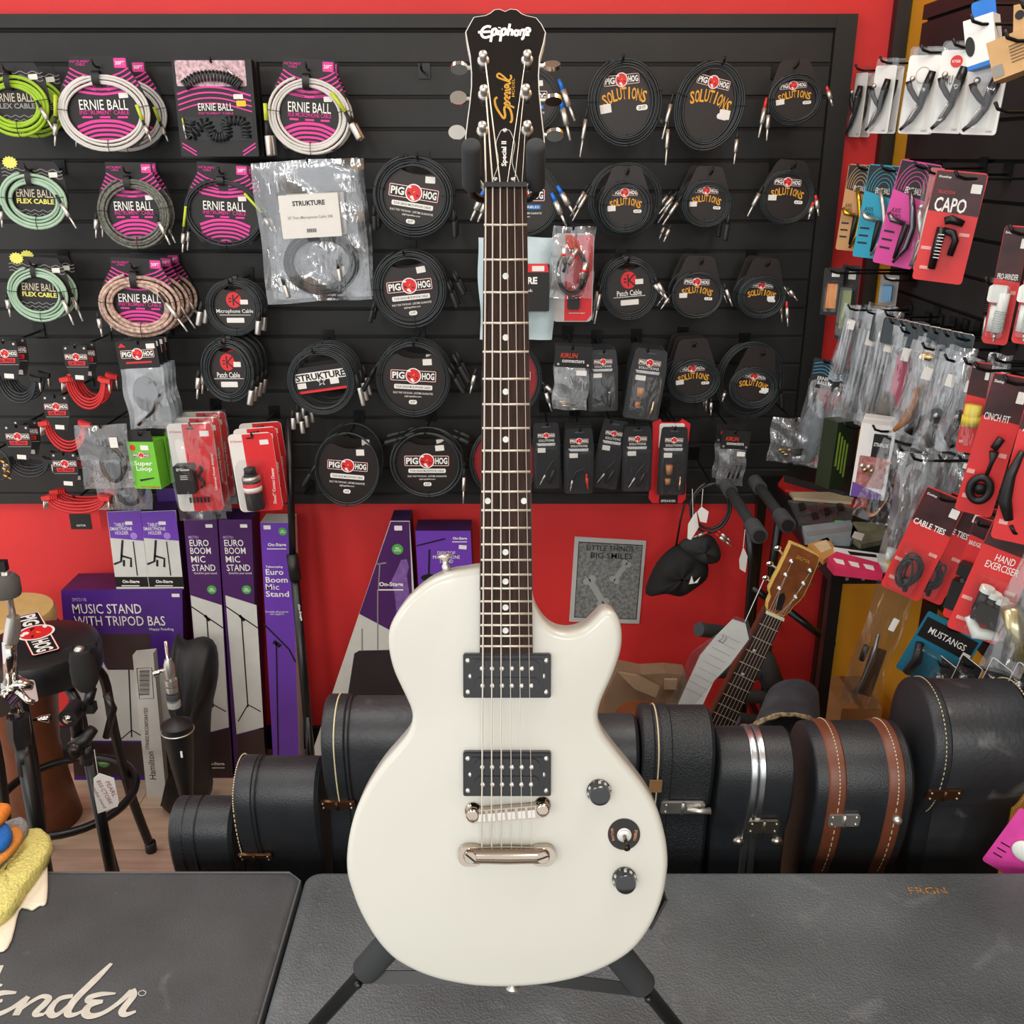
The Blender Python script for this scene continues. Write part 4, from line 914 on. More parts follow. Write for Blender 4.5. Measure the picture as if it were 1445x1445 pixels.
# ---------------------------------------------------------------- right: cards with orange arched word
SB = CABLE
coil('large oval black cable coil with orange lettering, top row right of the headstock', 882, 144, 53, 64, YF, 'sol', SB, 4, 13, 6, [('j', 829, 150, 820, 224), ('x', 930, 165, 936, 175)], [], sub='20 FT', jr=4.5)
coil('largest oval black cable coil with orange lettering leaning clockwise, top row', 1001, 149, 50, 67, YF, 'sol', SB, 4, 13, -13, [('j', 949, 130, 936, 198), ('j', 944, 165, 943, 236), ('j', 1043, 185, 1041, 234)], [], sub='20 FT', jr=4.5, stk=.5)
coil('small round black cable coil with red plugs, top right of the back wall', 1122, 140, 39, 38, YF, 'sol', SB, 3, 8, 5, [('j', 1081, 138, 1074, 196, REDB), ('j', 1164, 122, 1175, 150, REDB), ('j', 1085, 150, 1086, 200)], [], sub='10 FT', jr=5, tabpx=56)
coil('round black cable coil with orange lettering inside larger loops, second row', 883, 292, 38, 39, YF - .02, 'sol', SB, 4, 10, 0, [('j', 833, 262, 808, 312)], [(.1, 'black cable coil behind the round one with larger loops, second row')], sub='10 FT', jr=4.5, tabpx=57)
coil('large bare black cable loops hanging behind the second row coil', 882, 282, 53, 54, YF + .03, 'plain', SB, 3, 8, 0, [], [], hooked=False)
coil('round black cable coil with glossy orange lettering and long plugs, second row middle', 997, 287, 35, 35, YF, 'sol', SB, 4, 9, -3, [('j', 962, 275, 936, 318), ('j', 955, 270, 930, 302), ('j', 948, 318, 939, 342), ('x', 1030, 300, 1026, 340)], [(.1, 'black cable coil behind the glossy one in the second row middle')], sub='6 FT', jr=4.5, tabpx=52)
coil('round black cable coil with red plugs, second row near the frame', 1111, 278, 39, 40, YF, 'sol', SB, 3, 7, -4, [('j', 1075, 262, 1056, 306), ('j', 1148, 285, 1143, 310, REDB), ('j', 1150, 275, 1157, 305, REDB)], [], sub='6 FT', jr=5, tabpx=52)
coil('black patch cable coil with red round emblem beside the neck, third row right', 888, 407, 41, 45, YF, 'kirlin', CABLE, 3, 8, 5, [('j', 848, 400, 840, 458), ('j', 922, 390, 945, 427), ('j', 918, 395, 938, 420)], [(.05, 'black patch cable coil behind the third row right one with red emblem')], ln='Patch Cable', sub='6FT', jr=5)
coil('round black cable coil with shiny white glare on its card, third row', 984, 416, 37, 34, YF, 'sol', SB, 2, 5, -2, [('j', 1020, 400, 1034, 432), ('j', 947, 415, 933, 436)], [(.06, 'black cable coil behind the shiny one in the third row')], sub='3 FT', jr=4, tabpx=54)
coil('small dark cable coil with one red plug, third row nearest the frame', 1075, 419, 34, 31, YF, 'sol', SB, 4, 9, -3, [('j', 1109, 405, 1125, 424), ('j', 1110, 425, 1115, 461, REDB)], [(.06, 'small dark cable coil behind the third row one nearest the frame')], sub='10 FT', jr=4, tabpx=54, stk=.4)
coil('round black cable coil with orange lettering, fourth row beside the connector packs', 979, 537, 37, 32, YF, 'sol', SB, 4, 9, 4, [('j', 1005, 562, 1006, 586)], [(.05, 'black cable coil behind the fourth row orange lettered one'), (.10, 'black cable coil nearest the wall behind the fourth row orange lettered one')], sub='6 FT', jr=4, tabpx=58)
coil('wide dark cable coil hanging deep behind the smallest orange lettered coil', 1058, 536, 48, 56, YF + .05, 'plain', SB, 4, 9, 0, [('x', 1100, 540, 1107, 575)], [], hooked=False, jr=4)
coil('smallest orange lettered cable coil, in front of the wide dark coil, fourth row', 1063, 547, 35, 30, YF - .03, 'sol', SB, 4, 9, -8, [('j', 1024, 550, 1020, 566)], [], sub='3 FT', jr=4, tabpx=56, stk=.5)
# bare hook high on the wall
hook(hitY(594, 98, 2.60), 'no goods, empty, upper left of the headstock')
hook(hitY(430, 700, 2.62), 'no goods, empty, at the lower edge of the slats')
# ================================================================ PACKS AND BAGS ON THE BACK WALL
def pk(name, label, cat, x0, y0, x1, y1, Y=None, X=None, yaw=0., roll=0., group=None):
    e, kx, kz = hang(name, label, cat, (x0 + x1) / 2, (y0 + y1) / 2, Y, X, yaw, roll, group)
    return e, (x1 - x0) * kx, (y1 - y0) * kz
def card(e, w_, h_, m, r=.004, y=0., th=.0012, name='card', cx=0., cz=0.): return MB().prism(rrect(w_, h_, min(r, w_ / 2.1, h_ / 2.1), 3, cx, cz)[::-1], y, y + th).obj(name, m, e)
def poly(e, pts, m, y=0., th=.001, name='print_panel'): return MB().prism([(p[0], p[1]) for p in pts][::-1], y, y + th).obj(name, m, e)
def blister(e, w_, h_, cx, cz, dep, m=None, r=.006, y=0.):
    mb = MB(); b = min(dep * .35, w_ * .15); A = rrect(w_, h_, r, 3, cx, cz); B = rrect(w_ - 2 * b, h_ - 2 * b, r * .8, 3, cx, cz); n = len(A)
    vs = [(x, y - .0003, z) for x, z in A] + [(x, y - dep * .7, z) for x, z in rrect(w_ - b * .6, h_ - b * .6, r, 3, cx, cz)] + [(x, y - dep, z) for x, z in B]
    mb.add(vs, [(i * n + k, i * n + (k + 1) % n, (i + 1) * n + (k + 1) % n, (i + 1) * n + k) for i in range(2) for k in range(n)] + [tuple(2 * n + k for k in range(n - 1, -1, -1))])
    return mb.obj('clear_blister', m or CLEAR, e, 'auto')
def bag(e, w_, h_, dep, m=None, seed=1, cx=0., cz=0., y=0., name='poly_bag', nx=9, nz=12, skew=0., flare=0.):
    rnd = random.Random(seed); mb = MB(); ph = [rnd.uniform(0, 6) for _ in range(6)]
    for s_ in (-1, 1):
        vs = []
        for j in range(nz + 1):
            t = j / nz; z = (t - .5) * h_
            for i in range(nx + 1):
                s = i / nx; x = (s - .5) * w_ * (1 + flare * (.5 - t)) + skew * z
                p = dep * (math.sin(math.pi * s) ** .6) * (.15 + .85 * math.sin(math.pi * min(1, (1 - t) * .9 + .05)) ** .8)
                wr = dep * .22 * (math.sin(s * 11 + ph[0] + t * 3) + math.sin(t * 14 + ph[1] + s * 5) + .7 * math.sin((s + t) * 17 + ph[2]))
                ed = .0025 * math.sin(t * 9 + ph[3]) * (1 if i in (0, nx) else 0)
                inner = 0 < i < nx and 0 < j < nz
                vs.append((cx + x + ed, y + s_ * (p * .5 + (wr * .5 if inner else 0)), cz + z + (.0015 * math.sin(s * 8 + ph[4]) if j in (0, nz) else 0)))
        mb.add(vs, [(j * (nx + 1) + i, j * (nx + 1) + i + 1, (j + 1) * (nx + 1) + i + 1, (j + 1) * (nx + 1) + i) if s_ < 0 else ((j + 1) * (nx + 1) + i, (j + 1) * (nx + 1) + i + 1, j * (nx + 1) + i + 1, j * (nx + 1) + i) for j in range(nz) for i in range(nx)])
    return mb.obj(name, m or BAG, e, True)
def hook_for(e, w_, h_, what, side=False, dx=0.):
    P = e.location + Vector((dx, -.012, h_ / 2 - .010)) if not side else e.matrix_basis @ Vector((dx, -.01, h_ / 2 - .012))
    if side: P = Vector((P.x - .012, P.y, P.z))
    return hook(P, what, side=side)
def behind(e, labels, step=.012, roll=0., dz=0.):
    for i, lb in enumerate(labels):
        r = e.rotation_euler; v = Matrix.Rotation(r.z, 3, 'Z') @ Vector((0, step * (i + 1), 0))
        copy_tree(e, e.location + v + Vector((0, 0, dz * (i + 1))), lb, (r.x, r.y + math.radians(random.uniform(-1.2, 1.2)), r.z))
# ---- coiled-cord box
e, w_, h_ = pk('cable_box', 'black and pink window box holding a curly black cable', 'box', 249, 84, 360, 222, 2.535)
card(e, w_, h_, CARDK, .004, .0, .03, 'carton')
MB().prism(rrect(w_ * .88, h_ * .26, .003, 2, -.004, h_ * .355)[::-1], -.0008, .001).obj('upper_window', mat('pale_pink_panel', '#c9a9b0', .4, var=.5, vscale=120), e)
mb = MB()
for k in range(4):
    z0 = h_ * (.2 - k * .055); mb.ribbon(smooth_open([(-w_ * .47, z0 - .012), (-w_ * .2, z0 + .002), (w_ * .1, z0 + .002), (w_ * .46, z0 - .015)], 4), .0042 - k * .0004, -.0012)
for s_ in (-1, 1):
    for k in range(2): mb.ribbon([(s_ * w_ * .47, -h_ * .36 - k * .008), (s_ * w_ * .3, -h_ * .45 - k * .008)], .003, -.0012)
mb.obj('pink_stripes', PINK, e)
text(e, 'ERNIE BALL', 0, h_ * .015, -.0014, w_ * .44, h_ * .075, WHITE, .015); text(e, 'INSTRUMENT CABLE', 0, -h_ * .05, -.0014, w_ * .44, h_ * .022, PINK, .03)
MB().prism(rrect(w_ * .9, h_ * .24, .003, 2, 0, -h_ * .21)[::-1], -.0006, .001).obj('lower_window', mat('window_dark', '#0d1013', .2), e)
def helix(pts, r, turns, rt, seed=0):
    out = []; P = smooth_open(pts, 6); N = len(P); T = int(turns * 10)
    for i in range(T + 1):
        t = i / T * (N - 1); a = int(min(t, N - 2)); p = P[a].lerp(P[a + 1], t - a); tg = (P[a + 1] - P[a]).normalized(); nn = Vector((-tg.y, tg.x)); an = i / 10 * 2 * math.pi
        out.append((p.x + nn.x * r * math.cos(an), -.007 + r * .6 * math.sin(an), p.y + nn.y * r * math.cos(an)))
    return MB().tube(out, rt, 5)
helix([(-w_ * .36, h_ * .23), (-w_ * .2, h_ * .31), (w_ * .02, h_ * .33), (w_ * .22, h_ * .3), (w_ * .34, h_ * .23)], .011, 20, .0026).obj('curly_cable', CABLE, e, True)
helix([(-w_ * .34, -h_ * .13), (-w_ * .34, -h_ * .29), (-w_ * .15, -h_ * .14), (-w_ * .05, -h_ * .29), (w_ * .12, -h_ * .27), (w_ * .12, -h_ * .14), (w_ * .34, -h_ * .14), (w_ * .36, -h_ * .3)], .010, 34, .0024).obj('curly_cable', CABLE, e, True)
jack(e, (w_ * .36, h_ * .25), (w_ * .12, h_ * .47), -.006, .003, LIME); jack(e, (-w_ * .43, -h_ * .1), (-w_ * .4, -h_ * .32), -.006, .003, LIME)
sticker(e, w_ * .3, h_ * .12, -.0014, w_ * .12, h_ * .05); sticker(e, w_ * .33, h_ * .05, -.0014, w_ * .12, h_ * .06, 0, YEL)
hook_for(e, w_, h_, 'the curly cable box'); behind(e, ['black and pink window box directly behind the curly cable box'], .05)
# ---- big clear bag with white label
e, w_, h_ = pk('cable_bag', 'large clear plastic bag holding a black cable with white paper label', 'bag', 366, 228, 516, 428, 2.52, roll=3)
bag(e, w_, h_, .035, BAG, 3, flare=.02, nx=14, nz=18)
c0 = (w_ * .05, -h_ * .22); mb = MB(); mb.tube([(c0[0] + x, y, c0[1] + z) for x, y, z in coil_path(w_ * .36, h_ * .24, 5, .0028, .008, 77)], .0028, 6); mb.obj('cable', CABLE, e, True)
xlr(e, (-w_ * .35, -h_ * .3), (-w_ * .3, -h_ * .46), .0, .006); xlr(e, (w_ * .2, -h_ * .2), (w_ * .22, -h_ * .36), -.004, .006)
card(e, w_ * .55, h_ * .3, mat('white_paper_label', '#deddd6', .6, var=.02), .003, -.031, .0006, 'paper_label', .005, h_ * .12)
text(e, 'STRUKTURE', .005, h_ * .21, -.0316, w_ * .3, h_ * .035, CARDK, .03); text(e, "20' 7mm Microphone Cable 20ft", .005, h_ * .11, -.0316, w_ * .42, h_ * .028, GREYP, .01)
mb = MB()
for i in range(14): mb.box((-.006 + i * .0017, -.0316, h_ * .02), (.0006 + .0006 * (i % 3 == 0), .0002, .009))
o = mb.obj('barcode', CARDK, e); o['kind'] = 'stuff'
hook_for(e, w_, h_, 'the large clear cable bag'); behind(e, ['second large clear cable bag behind the labelled one'], .08)
# ---- left column: patch cable bundles on hang tags
def vine(label, hx, hy, wd, hg, loops, jm, bm, Y, roll=0., ends=None, copies=()):
    """hang tag at (hx,hy) px centre; loops=(cx,cy,rx,ry) px of the hanging U"""
    e, kx, kz = hang('patch_cable_bundle', label, 'cable', hx, hy, Y, roll=roll, group='patch cable bundles at the left of the slat wall')
    w_, h_ = wd * kx, hg * kz
    pol = [(-.5, .5), (.5, .5), (.5, -.05), (.3, -.5), (-.25, -.5), (-.5, -.05)]
    MB().prism([(x * w_, z * h_) for x, z in pol][::-1], -.006, -.0045).obj('hang_tag', CARDK, e)
    logo(e, 0, h_ * .18, -.0066, w_ * .92)
    poly(e, [(-w_ * .36, h_ * .06), (w_ * .36, h_ * .06), (w_ * .33, -h_ * .06), (-w_ * .33, -h_ * .06)], REDP, -.0065, .0006, 'red_print')
    text(e, 'LIL PIGS', 0, 0, -.007, w_ * .56, h_ * .07, CARDK, .02)
    poly(e, [(-w_ * .45, -h_ * .10), (w_ * .45, -h_ * .10), (w_ * .45, -h_ * .115), (-w_ * .45, -h_ * .115)], GREYP, -.0065, .0006, 'print_line')
    sticker(e, w_ * .02, -h_ * .4, -.0065, w_ * .35, h_ * .12, -4)
    for sx in (-.38, .38): MB().cyl((sx * w_, -.0068, h_ * .42), (sx * w_, -.004, h_ * .42), w_ * .045, n=10).obj('eyelet', SILV, e)
    cx, cy, rx, ry = loops; ox, oz = (cx - hx) * kx, (hy - cy) * kz
    for k in range(4):
        a_ = (rx - k * 2.2) * kx; b_ = (ry + 4 - k * 4) * kz; y = .002 + k * .004
        pts = [(ox + a_ * math.cos(math.radians(t)), y, oz + b_ * math.sin(math.radians(t)) * (1 if t > 180 or t < 0 else .35)) for t in range(178, 364, 10)]
        MB().tube(pts, .0033, 6).obj('cable', jm, e, True)
        for s_, pt in ((-1, pts[0]), (1, pts[-1])):
            o = MB(); o.box((pt[0] + s_ * .004, y, pt[2] + .003), (.024, .011, .011), Matrix.Rotation(math.radians(8 * s_ + 4 * k), 3, 'Y')); o = o.obj('plug_boot', bm, e)
            MB().tube([(pt[0] + s_ * .011, y, pt[2]), (pt[0] + s_ * (.012 + .003 * k), y - .003, pt[2] - .02), (pt[0] + s_ * (.013 + .003 * k), y - .004, pt[2] - .03)], [.0028, .0028, .001], 8).obj('plug_tip', SILV, o, True)
    hook_for(e, w_, h_, label)
    for i, lb in enumerate(copies): copy_tree(e, e.location + Vector((0, .05 * (i + 1), 0)), lb)
    return e
REDJ = mat('red_cable_jacket', '#c62a2c', .45)
vine('red patch cable bundle on a black tag, upper of three red ones', 110, 512, 34, 50, (116, 538, 27, 36), REDJ, REDB, 2.50, 0, None, ['red patch cable bundle behind the upper red one'])
vine('red patch cable bundle on a black tag, middle of three red ones', 82, 582, 36, 50, (88, 600, 28, 34), REDJ, REDB, 2.49)
vine('black patch cable bundle on a black tag at the left picture edge', 10, 508, 38, 55, (18, 536, 26, 30), CABLE, RUBBER, 2.50, 0, None, ['black patch cable bundle behind the one at the left picture edge'])
vine('black patch cable bundle with silver plugs, lower left beside the red ones', 28, 624, 36, 50, (34, 652, 28, 18), CABLE, RUBBER, 2.48, 0, None, ['black patch cable bundle behind the lower left silver plugged one'])
vine('red patch cable bundle on a black tag, lowest and longest of three red ones', 94, 662, 36, 48, (100, 705, 40, 16), REDJ, REDB, 2.48, 0, None, ['red patch cable bundle behind the lowest red one'])
e, w_, h_ = pk('patch_cable_bundle', 'gold plugged black patch cables cut by the left picture edge', 'cable', -20, 630, 16, 682, 2.47)
MB().tube([(x, 0, z) for x, z in ell(w_ * .45, h_ * .4, 30)], .003, 6, closed=True).obj('cable', CABLE, e, True)
for k in range(3): jack(e, (w_ * .1, h_ * (.2 - .2 * k)), (w_ * .48, h_ * (.0 - .18 * k)), -.008, .0035, None, mat('gold_plug', '#c9a05a', .25, 1.0))
hook_for(e, w_, h_, 'the gold plugged cables')
e, w_, h_ = pk('accessory_card', 'red card with black logo square below the lowest red cables', 'package', 80, 700, 140, 748, 2.55)
card(e, w_, h_, REDP, .006); card(e, w_ * .5, h_ * .45, CARDK, .001, -.001, .001, 'logo_square', .004, -h_ * .25); text(e, 'GATOR', .004, -h_ * .36, -.0016, w_ * .22, h_ * .06, WHITE, .01)
hook_for(e, w_, h_, 'the red card below the red cables')
e, w_, h_ = pk('strap_bag', 'clear hang bag with grey oval card under a black printed header', 'bag', 173, 482, 233, 606, 2.48, roll=3)
card(e, w_ * .95, h_ * .3, CARDK, .001, -.004, .001, 'header_card', 0, h_ * .35); logo(e, 0, h_ * .36, -.005, w_ * .78); poly(e, [(-w_ * .3, h_ * .275), (w_ * .3, h_ * .275), (w_ * .3, h_ * .255), (-w_ * .3, h_ * .255)], REDP, -.0046, .0006, 'red_print')
poly(e, [(-w_ * .42, h_ * .44), (-w_ * .34, h_ * .485), (-w_ * .24, h_ * .44)], REDP, -.0046, .0006, 'corner_flash'); sticker(e, w_ * .33, h_ * .44, -.0046, w_ * .2, h_ * .055)
bag(e, w_, h_ * .7, .012, FOGBAG, 5, 0, -h_ * .15)
MB().prism(ell(w_ * .3, h_ * .2, 24, 0, -h_ * .1)[::-1], 0, .002).obj('insert_card', mat('grey_insert', '#6d7478', .5), e)
MB().tube([(-w_ * .3, -.002, -h_ * .45), (w_ * .1, -.002, -h_ * .3), (w_ * .35, -.002, -h_ * .1)], .004, 8).obj('black_strap', BLACK, e, True)
hook_for(e, w_, h_, 'the grey oval card bags'); behind(e, ['clear hang bag with printed header, second in its stack', 'clear hang bag with printed header, third in its stack', 'clear hang bag with printed header, rearmost of its stack'], .03)
for lb, x0, y0, x1, y1, Y, sd, rl in (('small clear zip bag holding a black looped cable and white sticker', 112, 600, 186, 690, 2.46, 8, 2), ('crinkled clear bag holding grey cable below the zip bag', 134, 650, 212, 720, 2.50, 9, 0)):
    e, w_, h_ = pk('cable_bag', lb, 'bag', x0, y0, x1, y1, Y, roll=rl); bag(e, w_, h_, .02, BAG, sd, nx=11, nz=13)
    MB().tube([(x + w_ * .1, y, z - h_ * .12) for x, y, z in coil_path(w_ * .25, h_ * .3, 3, .002, .006, sd)], .002, 6).obj('cable', CABLE, e, True)
    MB().prism(ell(w_ * .2, h_ * .16, 20, w_ * .12, -h_ * .2)[::-1], .002, .003).obj('insert_card', mat('grey_insert', '#6d7478', .5), e)
    sticker(e, w_ * .24, h_ * .24, -.012, w_ * .15, h_ * .16); hook_for(e, w_, h_, lb)
# ---- green box
GRB = mat('bright_green_carton', '#6cc02a', .4, var=.04)
def carton(e, w_, h_, d, m, mt=None, ms=None, y=0.):
    mb = MB(); hw, hh = w_ / 2, h_ / 2
    vs = [(-hw, y, -hh), (hw, y, -hh), (hw, y + d, -hh), (-hw, y + d, -hh), (-hw, y, hh), (hw, y, hh), (hw, y + d, hh), (-hw, y + d, hh)]
    mb.add(vs, [(0, 1, 5, 4), (2, 3, 7, 6), (3, 0, 4, 7)]); mb.m = 1; mb.add(vs, [(4, 5, 6, 7), (3, 2, 1, 0)]); mb.m = 2; mb.add(vs, [(1, 2, 6, 5)])
    return mb.obj('carton', [m, mt or m, ms or m], e)
e, w_, h_ = pk('loop_pedal_box', 'bright green small box hanging from a black tab, front of two', 'box', 184, 624, 222, 690, 2.46, yaw=-12, roll=3)
carton(e, w_, h_, .045, GRB); card(e, w_ * .9, h_ * .25, CARDK, .002, .003, .0015, 'hang_tab', 0, h_ * .6)
logo(e, -w_ * .02, h_ * .22, -.001, w_ * .62); text(e, 'Super\nLoop', 0, -h_ * .02, -.001, w_ * .68, h_ * .24, WHITE, .02); text(e, 'NEW PREMIUM', w_ * .1, -h_ * .46, -.001, w_ * .7, h_ * .035, REDP, .01)
poly(e, [(-w_ * .25, -h_ * .3), (w_ * .3, -h_ * .25), (w_ * .32, -h_ * .27), (-w_ * .22, -h_ * .34)], CARDK, -.001, .0006); sticker(e, w_ * .15, h_ * .38, -.001, w_ * .3, h_ * .1); MB().cyl((-w_ * .3, -.001, h_ * .38), (-w_ * .3, 0, h_ * .38), w_ * .1).obj('round_sticker', REDP, e)
hook_for(e, w_, h_ * 1.4, 'the green boxes'); behind(e, ['bright green small box behind the front green one'], .055)
# ---- red/white cards
CRM = mat('white_card_print', '#e3dfd8', .5, var=.02)
def redwhite(e, w_, h_, slant=.38):
    card(e, w_, h_, CRM, .012); poly(e, [(-w_ * .5 + w_ * slant, h_ * .49), (w_ * .46, h_ * .49), (w_ * .495, h_ * .45), (w_ * .495, -h_ * .47), (w_ * .45, -h_ * .5), (-w_ * .5 + w_ * slant, -h_ * .5)], REDP, -.0006, .001, 'red_panel')
    text(e, "D'Gosse", -w_ * .32, h_ * .41, -.001, w_ * .26, h_ * .025, REDP, .01); sticker(e, w_ * .3, h_ * .38, -.001, w_ * .2, h_ * .06)
    poly(e, ell(w_ * .1, h_ * .012, 12, w_ * .0, h_ * .44), CARDK, -.001, .0006, 'hang_hole')
e, w_, h_ = pk('power_adapter_pack', 'white and red card with black power adapter in a clear bag', 'package', 244, 598, 308, 722, 2.47, roll=2)
redwhite(e, w_, h_, .33); o = MB(); o.prism(rrect(w_ * .42, h_ * .32, .003, 2, -w_ * .2, -h_ * .1)[::-1], -.03, -.001); o.obj('adapter_block', BLACK, e)
text(e, "D'Gosse", -w_ * .2, h_ * .02, -.0305, w_ * .28, h_ * .03, WHITE, .015)
for k in range(3): MB().cyl((-w_ * .28, -.031, -h_ * (.05 + .02 * k)), (-w_ * .12, -.031, -h_ * (.05 + .02 * k)), .0006, n=4).obj('print_line', WHITE, e)
MB().tube([(w_ * (.12 + .05 * math.sin(i * .9)), -.012, h_ * (.03 - .022 * i)) for i in range(12)], .004, 6).obj('cord', BLACK, e, True)
for k in range(6): MB().cyl((w_ * (-.2 + .08 * k), -.008, -h_ * .33), (w_ * (-.2 + .08 * k), -.008, -h_ * .39), .0028, n=8).obj('tip_connector', BLACK, e)
t = text(e, 'Universal Power Adapter', w_ * .4, -h_ * .05, -.0012, h_ * .42, w_ * .07, WHITE, .02, 0, 90)
bag(e, w_ * 1.05, h_ * 1.12, .038, CLEAR, 12, .002, -h_ * .03, -.012); hook_for(e, w_, h_, 'the power adapter packs'); behind(e, ['clear bagged power adapter pack, second in its stack', 'clear bagged power adapter pack, rearmost'], .06)
e, w_, h_ = pk('contact_cleaner_pack', 'white and red card with a black spray can in a clear blister, nearest of three', 'package', 330, 612, 392, 722, 2.45, roll=4)
redwhite(e, w_, h_, .32)
o = MB().lathe([(0.0230, -h_ * .42), (0.0237, -h_ * .40), (0.0237, -h_ * .02), (0.0205, h_ * .005), (0.0166, h_ * .02), (0.0166, h_ * .04)], (-w_ * .06, -.026, 0), (0, 0, 1), 20).obj('spray_can', mat('spray_can_black', '#1d1c1d', .3), e, 'auto')
MB().lathe([(0.0241, -h_ * .055), (0.0241, -h_ * .02), (0.0211, h_ * .005)], (-w_ * .06, -.026, 0), (0, 0, 1), 20).obj('can_shoulder', SILV, o, True)
MB().lathe([(0.0239, -h_ * .2), (0.0239, -h_ * .08)], (-w_ * .06, -.026, 0), (0, 0, 1), 20).obj('can_label', REDP, o, True)
MB().lathe([(0.0241, -h_ * .19), (0.0241, -h_ * .13)], (-w_ * .06, -.026, 0), (0, 0, 1), 20).obj('can_label', WHITE, o, True)
MB().lathe([(0.0154, h_ * .03), (0.0154, h_ * .1), (.006, h_ * .12)], (-w_ * .06, -.026, 0), (0, 0, 1), 16).obj('spray_cap', BLACK, o, True)
blister(e, w_ * .66, h_ * .62, -w_ * .07, -h_ * .14, .054, CLEAR, .012); text(e, 'DeoxIT Contact Cleaner', w_ * .36, -h_ * .18, -.0012, h_ * .46, w_ * .07, WHITE, .02, 0, 86)
hook_for(e, w_, h_, 'the spray can packs'); behind(e, ['white and red card with spray can, middle of three', 'white and red card with spray can, rearmost of three'], .055)
# ---- connector packs right of the neck
TANC = mat('tan_connector', '#b07a4c', .5); GLB = mat('brass_tip', '#c2a878', .25, 1.0)
def solpack(label, x0, y0, x1, y1, Y, roll=0., content=0, copies=(), st=.025):
    e, w_, h_ = pk('adapter_pack', label, 'package', x0, y0, x1, y1, Y, roll=roll, group='small black blister packs right of the guitar neck')
    pol = [(-.38, .5), (.38, .5), (.44, .47), (.5, .2), (.5, -.47), (.45, -.5), (-.45, -.5), (-.5, -.47), (-.5, .2), (-.44, .47)]
    MB().prism([(x * w_, z * h_) for x, z in pol][::-1], 0, .0012).obj('card', mat('charcoal_card', '#26282a', .3), e)
    poly(e, ell(w_ * .16, h_ * .012, 12, 0, h_ * .44), mat('grey_wall_hole', '#4b4d50', .6), -.0004, .0004, 'hang_hole')
    logo(e, 0, h_ * .31, -.0008, w_ * .62); text(e, 'SOLUTIONS', 0, h_ * .235, -.001, w_ * .56, h_ * .035, WHITE, .02)
    poly(e, [(-w_ * .36, h_ * .195), (w_ * .32, h_ * .195), (w_ * .3, h_ * .155), (-w_ * .3, h_ * .155)], mat('silver_print', '#b9bdc0', .3, var=.2, vscale=200), -.0008, .0006, 'silver_strip')
    sticker(e, -w_ * .18, h_ * .09, -.0008, w_ * .28, h_ * .07)
    if content == 0: MB().cyl((w_ * .2, -.008, -h_ * .2), (w_ * .2, -.008, -h_ * .42), .005, n=10).obj('adapter', BLACK, e, True); MB().cyl((w_ * .2, -.008, -h_ * .17), (w_ * .2, -.008, -h_ * .2), .003, n=10).obj('adapter_tip', SILV, e, True)
    elif content == 1:
        s_ = 1 if roll < 0 or label.endswith('card') else 1
        MB().cyl((-w_ * .14, -.01, -h_ * .04), (-w_ * .12, -.01, -h_ * .17), .0095, .0085, n=14).obj('adapter', TANC, e, True); MB().cyl((-w_ * .16, -.01, -h_ * .24), (-w_ * .15, -.01, -h_ * .32), .0075, n=14).obj('adapter', TANC, e, True)
        MB().lathe([(.003, 0), (.0042, .002), (.0042, .018), (.003, .02), (.003, .032), (.0015, .036)], (w_ * .27, -.01, -h_ * .4), (0, 0, 1), 12).obj('adapter_tip', GLB, e, True)
        MB().tube([(-w_ * .02, -.01, -h_ * .02), (w_ * .1, -.01, h_ * .03), (w_ * .22, -.01, -h_ * .02)], .002, 6).obj('cord', BLACK, e, True)
    elif content == 2:
        MB().tube([(-w_ * .3, -.008, -h_ * .38), (-w_ * .1, -.008, -h_ * .15), (w_ * .15, -.008, -h_ * .1), (w_ * .3, -.008, -h_ * .3)], .0028, 6).obj('cord', BLACK, e, True)
        jack(e, (-w_ * .2, -h_ * .22), (-w_ * .3, -h_ * .44), -.009, .003); jack(e, (w_ * .24, -h_ * .18), (w_ * .3, -h_ * .42), -.009, .004, REDB, REDB)
    else:
        MB().tube([(-w_ * .25, -.008, -h_ * .4), (0, -.008, -h_ * .2), (w_ * .25, -.008, -h_ * .05)], .0028, 6).obj('cord', BLACK, e, True); jack(e, (0, -h_ * .22), (-w_ * .28, -h_ * .42), -.009, .0028)
        MB().tube([(w_ * .05, -.008, -h_ * .4), (w_ * .25, -.008, -h_ * .2)], .005, 8).obj('adapter', BLACK, e, True)
    blister(e, w_ * .92, h_ * .66, 0, -h_ * .16, .02, CLEAR, .006)
    hook_for(e, w_, h_, label); behind(e, copies, st); return e
solpack('dark blister pack with a single black adapter, upper row', 830, 494, 872, 581, 2.47, 2, 0, ['dark blister pack, second behind the single black adapter', 'dark blister pack, third behind the single black adapter', 'dark blister pack, fourth behind the single black adapter', 'dark blister pack, fifth behind the single black adapter'], .02)
solpack('dark blister pack with tan adapter and gold tip, upper row, tilted', 886, 493, 937, 593, 2.46, -7, 1, ['dark blister pack behind the tilted tan adapter one', 'dark blister pack nearest the wall behind the tilted tan adapter one'], .035)
solpack('dark blister pack with thin black cord, lower row nearest the neck', 752, 597, 791, 690, 2.49, 2, 3)
solpack('dark blister pack with a bright red plug, lower row', 796, 605, 838, 697, 2.47, 1, 2, ['dark blister pack behind the bright red plug one', 'dark blister pack nearest the wall behind the red plug one'], .03)
solpack('dark blister pack leaning with thin cord, lower row middle', 841, 593, 880, 690, 2.50, -9, 3)
solpack('dark blister pack with black plugs, lower row right of the leaning one', 878, 602, 920, 694, 2.48, 1, 3, ['dark blister pack hidden behind the black plugs one'], .03)
solpack('dark blister pack with tan adapter on a red outer card, lower row end', 929, 603, 970, 699, 2.46, 0, 1)
